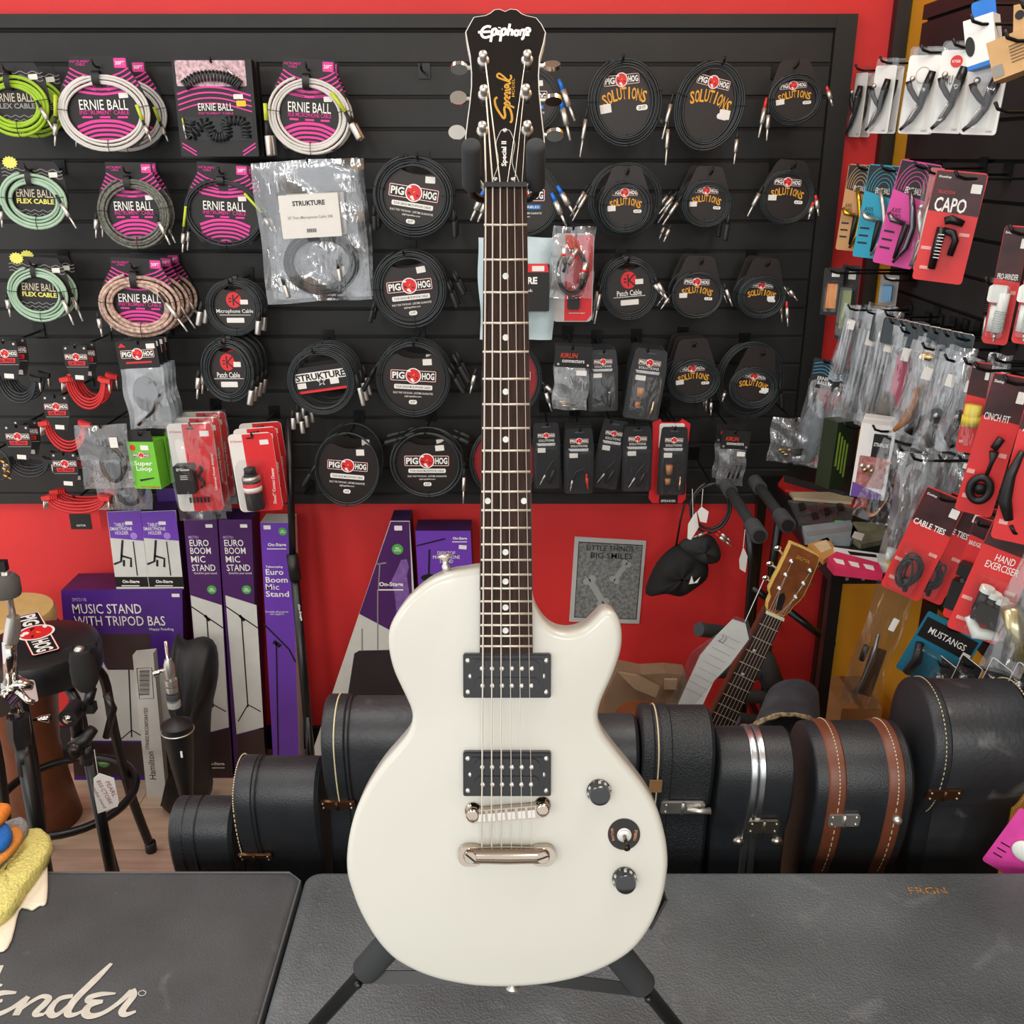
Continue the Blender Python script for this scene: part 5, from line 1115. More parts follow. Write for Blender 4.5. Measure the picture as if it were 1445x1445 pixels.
e, w_, h_ = pk('string_pack', 'bright red shaped card with white inner card, behind the lower row end pack', 'package', 918, 592, 971, 711, 2.50)
mb = [(-.5, .46), (-.3, .5), (-.24, .46), (.2, .46), (.28, .5), (.5, .44), (.46, .1), (.5, -.45), (.4, -.5), (-.4, -.5), (-.5, -.44), (-.46, .1)]
poly(e, [(x * w_, z * h_) for x, z in mb], REDP, 0, .004, 'card'); card(e, w_ * .66, h_ * .3, WHITE, .006, -.002, .002, 'inner_card', .002, h_ * .3); poly(e, [(-w_ * .22, -h_ * .4), (w_ * .28, -h_ * .4), (w_ * .28, -h_ * .5), (-w_ * .22, -h_ * .5)], CARDK, -.001, .001, 'black_panel'); text(e, 'SPEAKER', w_ * .03, -h_ * .47, -.0016, w_ * .4, h_ * .03, WHITE, .01)
hook_for(e, w_, h_, 'the red shaped card', dx=.01)
e, w_, h_ = pk('connector_bag', 'cloudy zip bag with brass connectors under a black header, beside the neck', 'bag', 781, 489, 833, 579, 2.46, roll=-3)
KRED = mat('orange_red_print', '#e23a1c', .5, var=.02)
def kirlinbag(e, w_, h_, n):
    card(e, w_, h_ * .33, CARDK, .001, -.004, .001, 'header_card', 0, h_ * .34); text(e, 'KIRLIN', -w_ * .12, h_ * .36, -.0052, w_ * .46, h_ * .07, KRED, .03, .2); text(e, 'connectors', 0, h_ * .275, -.0052, w_ * .6, h_ * .05, WHITE, .01)
    for s_ in (-1, 1): MB().cyl((s_ * w_ * .4, -.0055, h_ * .22), (s_ * w_ * .4, -.003, h_ * .22), .003, n=10).obj('eyelet', SILV, e)
    bag(e, w_ * .95, h_ * .68, .014, FOGBAG, 21, 0, -h_ * .16)
    for k in range(n): MB().lathe([(.0028, 0), (.0035, .006), (.0035, .02), (.0018, .022), (.0018, .038)], (-w_ * .3 + .004 * k, 0, -h_ * (.38 + .025 * k)), (1, 0, -.05 * k), 10).obj('connector', GLB if k % 2 else SILV, e, True)
    sticker(e, w_ * .24, h_ * .1, -.008, w_ * .28, h_ * .08)
kirlinbag(e, w_, h_, 3); hook_for(e, w_, h_, 'the cloudy brass connector bag'); behind(e, ['cloudy zip bag with black header behind the brass connector one'], .04)
e, w_, h_ = pk('connector_bag', 'narrow clear pack with black header and black plugs, low on the slat wall', 'bag', 1014, 608, 1054, 686, 2.42, roll=-3)
kirlinbag(e, w_, h_, 0)
for k in range(3): MB().tube([(-w_ * .1 + k * .012, -.004, -h_ * .35), (w_ * .0 + k * .012, -.004, -h_ * .1)], .003, 8).obj('plug', BLACK, e, True)
hook_for(e, w_, h_, 'the narrow black plug pack'); behind(e, ['narrow clear pack behind the one with black plugs'], .06)
e, w_, h_ = pk('connector_bag', 'silver crinkled zip bag with gold connectors, by the slat wall corner', 'bag', 1086, 590, 1140, 652, 2.44, roll=-2)
bag(e, w_, h_, .03, FOGBAG, 31, nx=11); 
for k in range(4): MB().lathe([(.004, 0), (.005, .006), (.005, .022), (.0025, .024), (.0025, .04)], (-w_ * .25 + .008 * k, -.004, -h_ * (.22 + .05 * (k % 3))), (1, 0, .1 * (k % 2)), 10).obj('connector', GLB, e, True)
MB().box((w_ * .2, -.004, -h_ * .25), (.03, .014, .018)).obj('connector', BLACK, e); hook_for(e, w_, h_, 'the silver crinkled bag', dx=.012)
# ---- pale blue bag and black card pack behind the neck
e, w_, h_ = pk('cable_pack', 'pale blue plastic bag with black and red printed card, half hidden by the neck', 'package', 676, 336, 782, 480, 2.50, roll=0)
PALEB = mat('pale_blue_bag', '#b9cdd2', .35, var=.06, vscale=20, bump=.5, bscale=30)
bag(e, w_, h_, .05, PALEB, 41, nx=12, nz=14, flare=-.05)
card(e, w_ * .82, h_ * .46, CARDK, .004, -.034, .002, 'card', w_ * .02, h_ * .03); poly(e, [(w_ * .02, h_ * .26), (w_ * .4, h_ * .26), (w_ * .42, h_ * .18), (-w_ * .02, h_ * .18)], REDP, -.0345, .001, 'red_panel')
text(e, 'STRUKTURE', -w_ * .06, h_ * .1, -.035, w_ * .66, h_ * .07, WHITE, .04); text(e, 'Patch Cable 2pk', -w_ * .04, h_ * .0, -.035, w_ * .5, h_ * .04, WHITE, .0); sticker(e, w_ * .28, h_ * .215, -.035, w_ * .16, h_ * .05)
hook_for(e, w_, h_, 'the pale blue bag')
e, w_, h_ = pk('cable_bag', 'clear bag of short cables with red ringed silver connectors, right of the neck', 'bag', 778, 320, 838, 422, 2.45, roll=-1)
bag(e, w_, h_, .03, BAG, 51, nx=11); MB().tube([(x, y, z - h_ * .12) for x, y, z in coil_path(w_ * .4, h_ * .34, 3, .0022, .006, 52)], .0022, 6).obj('cable', CABLE, e, True)
for x, z, a in ((-.2, .12, 100), (.0, .1, 60), (.28, -.1, 80)):
    u_ = Vector((math.cos(math.radians(a)), 0, math.sin(math.radians(a)))); p_ = Vector((x * w_, -.008, z * h_))
    o = MB().tube([p_ - u_ * .02, p_ + u_ * .02], .0075, 12).obj('plug', SILV, e, True); MB().tube([p_ - u_ * .003, p_ + u_ * .003], .008, 12).obj('red_ring', REDP, o, True); MB().tube([p_ - u_ * .045, p_ - u_ * .02], [.004, .007], 10).obj('plug_boot', RUBBER, o, True)
poly(e, [(-w_ * .15, -h_ * .2), (w_ * .2, h_ * .1), (w_ * .25, h_ * .02), (w_ * .1, -h_ * .3), (-w_ * .1, -h_ * .36)], mat('dull_red_card', '#a8424a', .5), .004, .001, 'red_label')
hook_for(e, w_, h_, 'the red ringed connector bag')
e, w_, h_ = pk('power_adapter_pack', 'red and grey rounded card hanging behind the red ringed connector bag', 'package', 780, 330, 837, 455, 2.50)
card(e, w_, h_, mat('grey_card_print', '#b9b6b2', .5), .012); poly(e, [(-w_ * .2, h_ * .48), (w_ * .48, h_ * .48), (w_ * .48, -h_ * .42), (w_ * .36, -h_ * .49), (-w_ * .2, -h_ * .49)], REDP, -.0006, .001, 'red_panel'); card(e, w_ * .3, h_ * .14, BLACK, .004, -.012, .011, 'adapter_block', w_ * .02, -h_ * .28)
text(e, 'Universal Power Adapter', w_ * .12, -h_ * .4, -.0012, w_ * .4, h_ * .02, WHITE, .01); hook_for(e, w_, h_, 'the red and grey rounded card', dx=.006)
# ================================================================ LEFT: CARTONS, STOOL, STANDS, CLOTHS
PUR = mat('purple_carton', '#4a2380', .35, var=.12, vscale=8); PURD = mat('dark_purple_carton', '#381a4c', .4, var=.2, vscale=8); PURL = mat('violet_carton', '#6d3fb0', .35, var=.05, vscale=6)
PURT = mat('plum_purple_print', '#4b2560', .35, var=.14, vscale=7)
BRN = mat('dark_brown_print', '#3a2a2a', .4, var=.1); OFFW = mat('off_white_print', '#cfd1cb', .45, var=.03); LILAC = mat('lilac_figure_print', '#7d5aa0', .45, var=.25, vscale=50)
KRAFT = mat('kraft_cardboard', '#9a6b3e', .7, var=.08)
class PB:
    """carton whose front outline is given in pixels on the vertical plane Y; children in local coords around the base point"""
    def __init__(s, name, label, pts, Y, depth, mats, cat='box', floorz=None, group=None):
        P = [hitY(x, y, Y) for x, y in pts]
        if floorz is not None:
            lo = sorted(range(len(P)), key=lambda i: P[i].z)[:2]
            for i in lo: P[i].z = floorz
        s.o = Vector((sum(p.x for p in P) / len(P), Y, min(p.z for p in P))); s.Y = Y
        s.e = empty(name, label, cat, s.o, (0, 0, 0), group)
        q = [(p.x - s.o.x, p.z - s.o.z) for p in P]; n = len(q); mb = MB()
        vs = [(x, 0, z) for x, z in q] + [(x, depth, z) for x, z in q]
        mb.add(vs, [tuple(range(n - 1, -1, -1)), tuple(n + k for k in range(n))]); mb.m = 1
        mb.add(vs, [(i, (i + 1) % n, n + (i + 1) % n, n + i) for i in range(n)]); mb.obj('carton', mats, s.e)
    def L(s, x, y): p = hitY(x, y, s.Y); return Vector((p.x - s.o.x, p.z - s.o.z))
    def sc(s, y): p = hitY(722, y, s.Y); return proj(p).z / F
    def area(s, pts, m, y=-.0006, name='print_panel'):
        q = [s.L(*p) for p in pts]; return MB().prism([(p.x, p.y) for p in q], y, y + .0006).obj(name, m, s.e)
    def txt(s, t, x, y, w, h, m=WHITE, bold=.02, roll=0, yy=-.0010):
        p = s.L(x, y); k = s.sc(y); return text(s.e, t, p.x, p.y, yy, w * k, h * k * 1.04, m, bold, 0, roll)
    def lines(s, strokes, m, y=-.0011, name='stand_drawing'):
        mb = MB()
        for pts, wd in strokes: mb.ribbon([s.L(*p) for p in pts], wd * s.sc(pts[0][1]), y, .0004)
        o = mb.obj(name, m, s.e)
        if len(strokes) > 1: o['kind'] = 'stuff'
        return o
    def stk(s, x, y, w, h, m=None, roll=0):
        p = s.L(x, y); k = s.sc(y); return sticker(s.e, p.x, p.y, -.0009, w * k, h * k, roll, m)
    def dot(s, x, y, r, m, t=None):
        p = s.L(x, y); k = s.sc(y); o = MB().cyl((p.x, -.0012, p.y), (p.x, 0, p.y), r * k, n=24).obj('round_sticker', m, s.e)
        if t: text(s.e, t, p.x, p.y, -.0016, r * 1.2 * k, r * .8 * k, WHITE, .02)
def onstage(b, x, y, w, h, roll=0):
    b.txt('On-Stage', x, y, w, h, WHITE, .03, roll); b.lines([([(x - w * .55, y + h * .9), (x + w * .5, y + h * .9)], h * .22)], WHITE, name='underline')
b = PB('music_stand_box', 'wide purple music stand carton standing on the floor at left', [(86, 833), (257, 831), (262, 1095), (104, 1095)], 2.54, .12, [PUR, PURD], floorz=0)
b.txt('SM7211B', 112, 846, 20, 5, mat('lilac_print', '#b9a6d6', .5)); b.txt('MUSIC STAND', 151, 859, 97, 14.5); b.txt('WITH TRIPOD BAS', 169, 876, 128, 14.5); b.txt('Happy Reading', 228, 888, 34, 5, WHITE, .0); b.stk(248, 840, 11, 5)
b.area([(128, 895), (212, 895), (214, 945), (152, 945), (145, 922)], BRN, name='desk_picture'); b.area([(105, 930), (140, 922), (150, 943), (258, 950), (262, 1045), (100, 1045)], OFFW); b.area([(102, 1048), (262, 1048), (262, 1094), (105, 1094)], BRN, name='brown_panel')
b.lines([([(182, 945), (186, 1040)], 2), ([(186, 1030), (165, 1048)], 1.6), ([(186, 1030), (210, 1044)], 1.6)], CARDK); b.dot(146, 1075, 9, GREENDOT, 'FEEL\nGOOD')
p = b.L(107, 826); 
for i, (x0, x1, lb) in enumerate(((151, 200, 'left of two small purple and white tablet holder boxes on the wide carton'), (198, 250, 'right of two small purple and white tablet holder boxes on the wide carton'))):
    t = PB('tablet_holder_box', lb, [(x0 - .5, 722), (x1 - 2, 720), (x1 + 11 - 2 * i, 829), (x0 + 13, 829)], 2.545, .085, [OFFW, PURD], floorz=b.o.z + hitY(170, 832, 2.54).z - b.o.z, group='tablet holder boxes')
    t.area([(x0, 722.5), (x1 - 2.5, 720.5), (x1 + 3, 763), (x0 + 5, 759)], PURL, name='purple_panel'); t.area([(x0 + 11, 814), (x1 + 8, 814), (x1 + 10, 828), (x0 + 13, 828)], CARDK, name='black_panel')
    t.txt('TABLET/\nSMARTPHONE\nHOLDER', x0 + 20, 746, 31, 17); t.stk(x0 + 31, 738, 10, 5); onstage(t, x0 + 34, 821, 24, 6); t.dot(x0 + 38, 756, 5, mat('pale_violet_dot', '#a884d8', .5))
    t.lines([([(x0 + 22, 762), (x0 + 20, 792), (x0 + 10, 796)], 3), ([(x0 + 20, 784), (x0 + 34, 788), (x0 + 34, 800)], 3), ([(x0 + 37, 764), (x0 + 43, 812)], 1.5), ([(x0 + 24, 790), (x0 + 24, 799)], 3)], CARDK, name='holder_picture')
    fl = MB(); q0, q1 = t.L(x0 + 8, 702), t.L(x1 - 2, 722); fl.prism([(q0.x, q0.y), (q1.x, q0.y), (q1.x, q1.y), (q0.x, q1.y)], .08, .0815); fl.obj('hang_flap', PUR, t.e)
for x0, lb, g in ((259, 'left of two tall plum and white microphone stand cartons', 0), (308, 'right of two tall plum and white microphone stand cartons', 1)):
    b = PB('mic_stand_box', lb, [(x0, 733), (x0 + 47, 733), (x0 + 70 - 10 * g, 1098), (x0 + 31 - 7 * g, 1098)], 2.55, .09, [PURT, PURD], floorz=0, group='tall plum mic stand cartons')
    b.e.location.x += 0
    b.txt('MS7701', x0 + 14, 758, 14, 4, mat('lilac_print', '#b9a6d6', .5))
    for t_, yy_, wd in (('EURO', 766, 27), ('BOOM', 777, 29), ('MIC', 789, 20), ('STAND', 801, 33)): b.txt(t_, x0 + 22 + (yy_ - 766) * .1 + (wd - 27) * .5, yy_, wd, 9.5, WHITE, .01)
    b.txt('Good for your sound', x0 + 31, 809, 32, 4, WHITE, 0); b.stk(x0 + 36, 742, 10, 5); b.dot(x0 + 40, 832, 6.5, GREENDOT, 'FEEL\nGOOD')
    b.area([(x0 + 10, 840), (x0 + 54, 854), (x0 + 64, 1026), (x0 + 26, 1036)], OFFW); b.area([(x0 + 26, 1038), (x0 + 64, 1028), (x0 + 68, 1096), (x0 + 31, 1096)], BRN, name='brown_panel')
    b.lines([([(x0 + 10, 855), (x0 + 56, 886)], 1.8), ([(x0 + 33, 872), (x0 + 42, 998)], 1.8), ([(x0 + 42, 994), (x0 + 60, 1004)], 1.6), ([(x0 + 42, 994), (x0 + 28, 1018)], 1.6), ([(x0 + 30, 868), (x0 + 37, 876)], 4)], CARDK); onstage(b, x0 + 45, 1078, 26, 6)
b = PB('mic_stand_box', 'single tall violet telescoping microphone stand carton', [(367, 738), (411, 738), (422, 1088), (386, 1088)], 2.55, .075, [PURL, OFFW], floorz=0)
b.stk(377, 744, 10, 6); b.dot(399, 750, 6, GREENDOT, 'FEEL\nGOOD'); onstage(b, 391, 769, 26, 6); b.txt('Telescoping', 387, 800, 24, 4)
for t_, yy_, wd in (('Euro', 807, 25), ('Boom', 818, 31), ('Mic', 828, 19), ('Stand', 838, 33)): b.txt(t_, 375 + wd / 2, yy_, wd, 8.5, WHITE, .015)
b.txt('Portable all-purpose\nmic support.', 391, 865, 32, 7, WHITE, .0); b.lines([([(372, 880), (408, 916), (417, 934)], 2.2), ([(390, 905), (393, 1080)], 2)], CARDK); b.lines([([(386, 905), (396, 912)], 6)], CARDK, name='clutch_picture')
b = PB('music_stand_box', 'tapered purple, white and black carton leaning by the red wall, behind the guitar', [(551, 735), (578, 735), (600, 1080), (428, 1080)], 2.56, .09, [OFFW, PURD], floorz=0)
b.area([(551.5, 736), (577.5, 736), (584, 905), (548, 888), (507, 866)], PURT, name='purple_panel'); b.stk(562, 745, 11, 7); b.dot(561, 775, 8, GREENDOT, 'FEEL\nGOOD'); onstage(b, 552, 825, 34, 8)
b.area([(507, 918), (596, 916), (600, 1050), (480, 1050), (500, 922)], mat('black_desk_print', '#2a272c', .35, var=.2, vscale=5), -.0008, 'desk_picture'); b.lines([([(511, 887), (511, 918)], 1.8), ([(533, 832), (533, 916)], 1.6), ([(536, 795), (534, 832)], 1.5), ([(532, 796), (545, 794)], 2)], GREYP)
b.area([(562, 800), (566, 790), (574, 789), (577, 800), (574, 812), (578, 840), (573, 868), (560, 868), (557, 838), (552, 820)], LILAC, -.0007, 'singer_picture')
bb = PB('carton', 'plain brown carton hidden behind the guitar body, under the violet box', [(590, 842), (668, 842), (672, 1060), (604, 1060)], 2.56, .1, [KRAFT, KRAFT], floorz=0)
b = PB('mic_stand_box', 'small violet desktop microphone stand box beside the guitar neck', [(586, 749), (664, 749), (668, 842), (591, 842)], 2.56, .09, [PURL, PURD], floorz=hitY(600, 842, 2.56).z)
onstage(b, 649, 760, 20, 5); b.stk(653, 772, 11, 6, None, -5); b.txt('DESKTOP\nMICROPHONE\nSTAND', 630, 786, 38, 17, WHITE, .0); b.lines([([(606, 775), (605, 815)], 2.5), ([(588, 770), (628, 760)], 2)], CARDK); b.area(ell(12, 5, 16, 606, 815)[::-1], CARDK, -.001, 'base_picture')
# white narrow box
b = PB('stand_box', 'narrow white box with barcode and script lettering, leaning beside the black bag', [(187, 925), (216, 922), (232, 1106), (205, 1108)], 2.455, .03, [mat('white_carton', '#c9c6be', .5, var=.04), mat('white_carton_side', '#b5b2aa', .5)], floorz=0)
b.txt('Hamilton', 214, 1080, 46, 9, CARDK, .0, 88); b.txt('STANDS INCORPORATED', 207, 1028, 68, 5, CARDK, .01, 85)
mb = []
for i in range(16): mb.append(([(197, 947 + i * 2.2), (211, 946.5 + i * 2.2)], .8 + .6 * (i % 3 == 0)))
b.lines(mb, CARDK, name='barcode'); b.lines([([(193, 943), (214, 942), (217, 985), (197, 986), (193, 943)], .7)], CARDK, name='barcode_frame')
# black nylon bag
e = empty('nylon_bag', 'slouching black nylon stand bag on the floor behind the hi-hat stand', 'bag', hitY(258, 1100, 2.44) * Vector((1, 1, 0)) if False else Vector((hitY(258, 1100, 2.36).x, 2.36, 0)))
pts = [(233, 868), (246, 878), (272, 872), (290, 886), (293, 930), (283, 985), (283, 1050), (285, 1098), (262, 1106), (240, 1116), (216, 1113), (224, 1098), (232, 1060), (234, 1000), (231, 950), (234, 915)]
q = [hitY(x, y, 2.36) - e.location for x, y in pts]; z0 = min(p.z for p in q); q = smooth_closed([(p.x, p.z - z0) for p in q], 3); n = len(q); cx = sum(p.x for p in q) / n; cz_ = sum(p.y for p in q) / n
mb = MB(); vs = []
RG = [(1, .05), (.96, .015), (.8, -.012), (.5, -.03), (.2, -.022), (0.02, -.03)]
for s_, y in RG:
    vs += [(cx + (p.x - cx) * s_, y + .013 * math.sin(i * 1.3 + s_ * 7) * (s_ < 1), cz_ + (p.y - cz_) * s_) for i, p in enumerate(q)]
vs += [(p.x, .07, p.y) for p in q]
R_ = len(RG)
mb.add(vs, [(i * n + k, i * n + (k + 1) % n, (i + 1) * n + (k + 1) % n, (i + 1) * n + k) for i in range(R_ - 1) for k in range(n)] + [(R_ * n + k, R_ * n + (k + 1) % n, (k + 1) % n, k) for k in range(n)] + [tuple(R_ * n + k for k in range(n - 1, -1, -1))])
mb.obj('bag_body', mat('black_nylon', '#1b1b1c', .6, var=.2, vscale=25, bump=.4, bscale=20), e, True)
# ---------------------------------------------------------------- hi-hat / cymbal stands (vertical axis through a floor point)
def stand(name, label, px, py, Y, cat='stand'):
    p = hitY(px, py, Y); e = empty(name, label, cat, (p.x, Y, 0)); return e
def lz(e, py): return hitY(722, py, e.location.y).z
def tripod(e, z, r, m):
    for k in range(3):
        a = math.radians(40 + 120 * k); MB().tube([(0, 0, z), (r * math.cos(a), r * math.sin(a), .012)], .007, 8).obj('leg', m, e, True)
        MB().sphere((r * math.cos(a), r * math.sin(a), .014), .014, 8).obj('rubber_foot', RUBBER, e, True)
e = stand('hi_hat_stand', 'short hi-hat stand with chrome clutch rings and black cup', 252, 1040, 1.72)
Z = lambda y: lz(e, y)
MB().tube([(0, 0, Z(1010)), (0, 0, Z(905))], .0034, 10).obj('pull_rod', CHROME, e, True)
MB().lathe([(0.0089, Z(956)), (0.0105, Z(950)), (0.0105, Z(938)), (0.0065, Z(930))], (0, 0, 0), n=16).obj('clutch', SILV, e, 'auto'); MB().tube([(-.01, 0, Z(945)), (-.03, -.008, Z(949))], [.004, .008], 8).obj('wing_screw', CHROME, e, True)
for y, r, m in ((962, .0122, SILV), (972, .0114, SILV), (982, .013, mat('dark_felt', '#3a3c3e', .9)), (993, .013, mat('grey_felt', '#9a9a94', .9))): MB().lathe([(r, Z(y + 4)), (r * 1.04, Z(y)), (r, Z(y - 3.5))], (0, 0, 0), n=18).obj('felt_washer' if r > .0125 else 'clutch_ring', m, e, 'auto')
MB().lathe([(0.0097, Z(1140)), (0.0243, Z(1072)), (0.0308, Z(1030)), (0.0316, Z(1022)), (0.0243, Z(1020)), (0.0065, Z(1012))], (0, 0, 0), n=28).obj('seat_cup', BLACK, e, 'auto'); MB().tube([(x, y, Z(1030)) for x, y in ell(.032, .032, 28)], .0015, 6, closed=True).obj('cup_rim', SILV, e, True)
MB().cyl((0, 0, .02), (0, 0, Z(1060)), .0105, n=14).obj('upright_tube', METALK, e, True); tripod(e, .22, .2, METALK)
MB().box((.012, -.027, Z(1054)), (.004, .002, .014)).obj('height_marks', WHITE, e)
e = stand('cymbal_stand', 'black boom cymbal stand with a white price tag, in front of the stool', 130, 1100, 1.75)
Z = lambda y: lz(e, y); X = lambda x, y: hitY(x, y, e.location.y).x - e.location.x
def P(x, y, dy=0.): return Vector((X(x, y), dy, Z(y)))
b0 = P(124, 1060); 
MB().tube([Vector((b0.x + .01, 0, .05)), b0], .0125, 14).obj('lower_tube', METALK, e, True)
MB().tube([P(124, 1075), P(122, 1050)], .016, 14).obj('clamp_collar', BLACK, e, True)
MB().tube([P(107, 1048, -.02), P(122, 1040, -.01), P(132, 1028, 0)], [.014, .015, .011], 12).obj('tilter_housing', BLACK, e, True)
MB().cyl(P(111, 1048, -.035), P(112, 1050, -.015), .018, n=20).obj('tilter_cap', mat('bronze_black', '#2a2320', .3, .5), e, True)
MB().tube([P(110, 1038), P(106, 1006)], .013, 12).obj('boom_tube', METALK, e, True)
MB().cyl(P(103, 1005, -.024), P(103, 1005, .02), .0195, n=22).obj('tilter_disc', BLACK, e, 'auto'); MB().cyl(P(102.5, 1006, -.027), P(102.5, 1006, -.02), .009, n=18).obj('tilter_nut', CHROME, e, True)
MB().tube([P(122, 1000), P(129, 972)], .011, 12).obj('upper_tube', METALK, e, True); MB().box(P(127, 998), (.022, .02, .02)).obj('boom_block', BLACK, e)
MB().lathe([(.016, Z(972)), (.025, Z(962)), (.026, Z(944)), (.024, Z(936)), (.025, Z(930)), (.020, Z(918))], (X(118, 945), 0, 0), n=18).obj('cymbal_sleeve', mat('black_felt', '#1f1e1d', .9), e, 'auto')
MB().lathe([(.01, Z(920)), (.01, Z(915)), (.004, Z(912))], (X(112, 920), 0, 0), n=12).obj('wing_nut_base', SILV, e, True)
for s_ in (-1, 1): MB().box(P(113 + s_ * 16, 914 - s_ * 3), (.022, .008, .008), Matrix.Rotation(math.radians(-15), 3, 'Y')).obj('wing_nut', BLACK, e)
MB().tube([P(150, 1040), P(160, 1000), P(150, 980)], .008, 8).obj('boom_counterweight_arm', METALK, e, True)
tripod(e, .26, .22, METALK)
for lab, pts, m in ((0, 0, 0),): pass
tg = empty('price_tag', 'white handwritten price tag hanging from the black boom stand', 'tag', hitY(150, 1118, 1.70))
T_ = lambda x, y: hitY(x, y, 1.70) - tg.location
MB().prism([(T_(x, y).x, T_(x, y).z) for x, y in [(132, 1098), (140, 1091), (149, 1094), (161, 1098), (168, 1132), (166, 1138), (138, 1148), (133, 1120)]], -.0005, .0005).obj('tag_card', STICK, tg)
MB().tube([T_(133, 1058), T_(137, 1085), T_(139, 1096)], .0007, 5).obj('string', WHITE, tg)
INK = mat('red_ink', '#a04a58', .6)
for t_, x, y, wd in (('PEARL', 157, 1113, 26), ('850 CTORK', 148, 1118, 42), ('cymbal stand', 139, 1124, 40)):
    q = T_(x, y); k = proj(hitY(x, y, 1.70)).z / F; text(tg, t_, q.x, q.z, -.0008, wd * k, 6.5 * k, INK, 0, 0, -72)
e = stand('cymbal_stand', 'chrome and black cymbal stand cut by the left picture edge', 30, 1100, 1.70)
X = lambda x, y: hitY(x, y, e.location.y).x - e.location.x; Z = lambda y: lz(e, y)
MB().tube([Vector((P(48, 1175).x, 0, .05)), P(32, 1050)], .016, 14).obj('lower_tube', METALK, e, True)
MB().tube([P(36, 1090), P(33, 1055)], .0165, 14).obj('chrome_sleeve_strip', BLACK, e, True)
MB().tube([P(30, 1052), P(27, 1035), P(25, 1010)], [.019, .024, .022], 8).obj('height_clamp', mat('gunmetal', '#4b4a4c', .3, .8), e, 'auto')
MB().tube([P(47, 1016), P(58, 1014), P(70, 1014)], [.003, .006, .009], 10).obj('wing_screw', CHROME, e, True)
MB().tube([P(25, 1010), P(10, 985)], [.014, .014], 12).obj('boom_tube', CHROME, e, True)
MB().cyl(P(6, 985, -.03), P(6, 985, .02), .026, n=22).obj('tilter_disc', CHROME, e, 'auto'); MB().tube([P(8, 970), P(30, 965), P(46, 968)], [.016, .014, .008], 12).obj('tilter_housing', CHROME, e, True)
MB().tube([P(32, 968, -.02), P(50, 978, -.03), P(58, 980, -.03)], [.008, .006, .005], 8).obj('tilter_lever', CHROME, e, True)
MB().tube([P(15, 965), P(14, 930), P(13, 905)], [.014, .013, .013], 12).obj('upper_tube', CHROME, e, True); MB().tube([P(15, 905), P(18, 888), P(19, 870)], [.014, .015, .012], 10).obj('rod_clamp', SILV, e, 'auto')
MB().tube([P(18, 870), P(12, 838), P(6, 805)], .0065, 10).obj('cymbal_rod', SILV, e, True)
MB().lathe([(.026, Z(840)), (.028, Z(836)), (.028, Z(818)), (.02, Z(811))], (X(7, 828), 0, 0), n=20).obj('cymbal_sleeve', mat('grey_rubber_felt', '#55524e', .9), e, 'auto'); MB().box(P(2, 798), (.02, .014, .02)).obj('wing_nut', METALK, e)
tripod(e, .24, .3, METALK)
tg = empty('price_tag', 'pale pink tag behind the chrome stand lever', 'tag', hitY(42, 975, 1.90)); MB().prism(rrect(.03, .055, .006, 3)[::-1], 0, .001).obj('tag_card', mat('pale_pink_tag', '#cdb9b3', .6), tg); MB().tube([(0, 0, .026), (-.02, -.02, .06)], .0008, 5).obj('string', WHITE, tg)
# ---------------------------------------------------------------- stool
p = hitZ(55, 905, .70); e = empty('stool', 'round black padded stool with tube legs and a printed logo on its seat', 'stool', (p.x, p.y, 0))
mb = MB().lathe([(.120, .615), (.134, .62), (.138, .64), (.138, .675), (.132, .692), (.115, .70), (.06, .705), (0, .706)], (0, 0, 0), n=40); mb.obj('seat_cushion', mat('black_vinyl_seat', '#16181a', .4), e, 'auto')
lg = link('logo', LOGO, e, (0, 0, 0)); q = hitZ(60, 911, .706); lg.matrix_local = Matrix.Translation((q.x - p.x - .08 * math.cos(math.radians(55)), q.y - p.y + .08 * math.sin(math.radians(55)), .7072)) @ Matrix.Rotation(math.radians(-55), 4, 'Z') @ Matrix.Rotation(math.radians(-90), 4, 'X') @ Matrix.Diagonal((.25, .05, .25, 1))
for a in (35, 145, 215, 325):
    ar = math.radians(a); c_, s_ = math.cos(ar), math.sin(ar)
    MB().tube(smooth_open([(c_ * .09, s_ * .09, .61), (c_ * .13, s_ * .13, .56), (c_ * .135, s_ * .135, .4), (c_ * .15, s_ * .15, .2), (c_ * .18, s_ * .18, .01)], 4), .012, 10).obj('leg', METALK, e, True)
    MB().cyl((c_ * .18, s_ * .18, 0), (c_ * .18, s_ * .18, .03), .015, n=12).obj('rubber_foot', RUBBER, e, True)
MB().tube([(x, y, .26) for x, y in ell(.165, .165, 40)], .011, 10, closed=True).obj('foot_ring', METALK, e, True)
# wooden drum behind stool
p = hitZ(2, 868, .66); e = empty('hand_drum', 'wooden hand drum with pale skin behind the stool, at the left edge', 'drum', (p.x, p.y + .02, 0))
WOODB = mat('brown_wood_shell', '#6b3a1e', .4, var=.3, vscale=10)
MB().lathe([(.10, 0), (.085, .12), (.075, .25), (.09, .38), (.115, .52), (.12, .63)], n=32).obj('shell', WOODB, e, True); MB().lathe([(.122, .62), (.124, .65), (.118, .662), (0, .664)], n=32).obj('drum_skin', mat('tan_skin', '#c9a86a', .6), e, 'auto')
MB().tube([(x, y, .60) for x, y in ell(.123, .123, 32)], .004, 6, closed=True).obj('tension_ring', METALK, e, True)
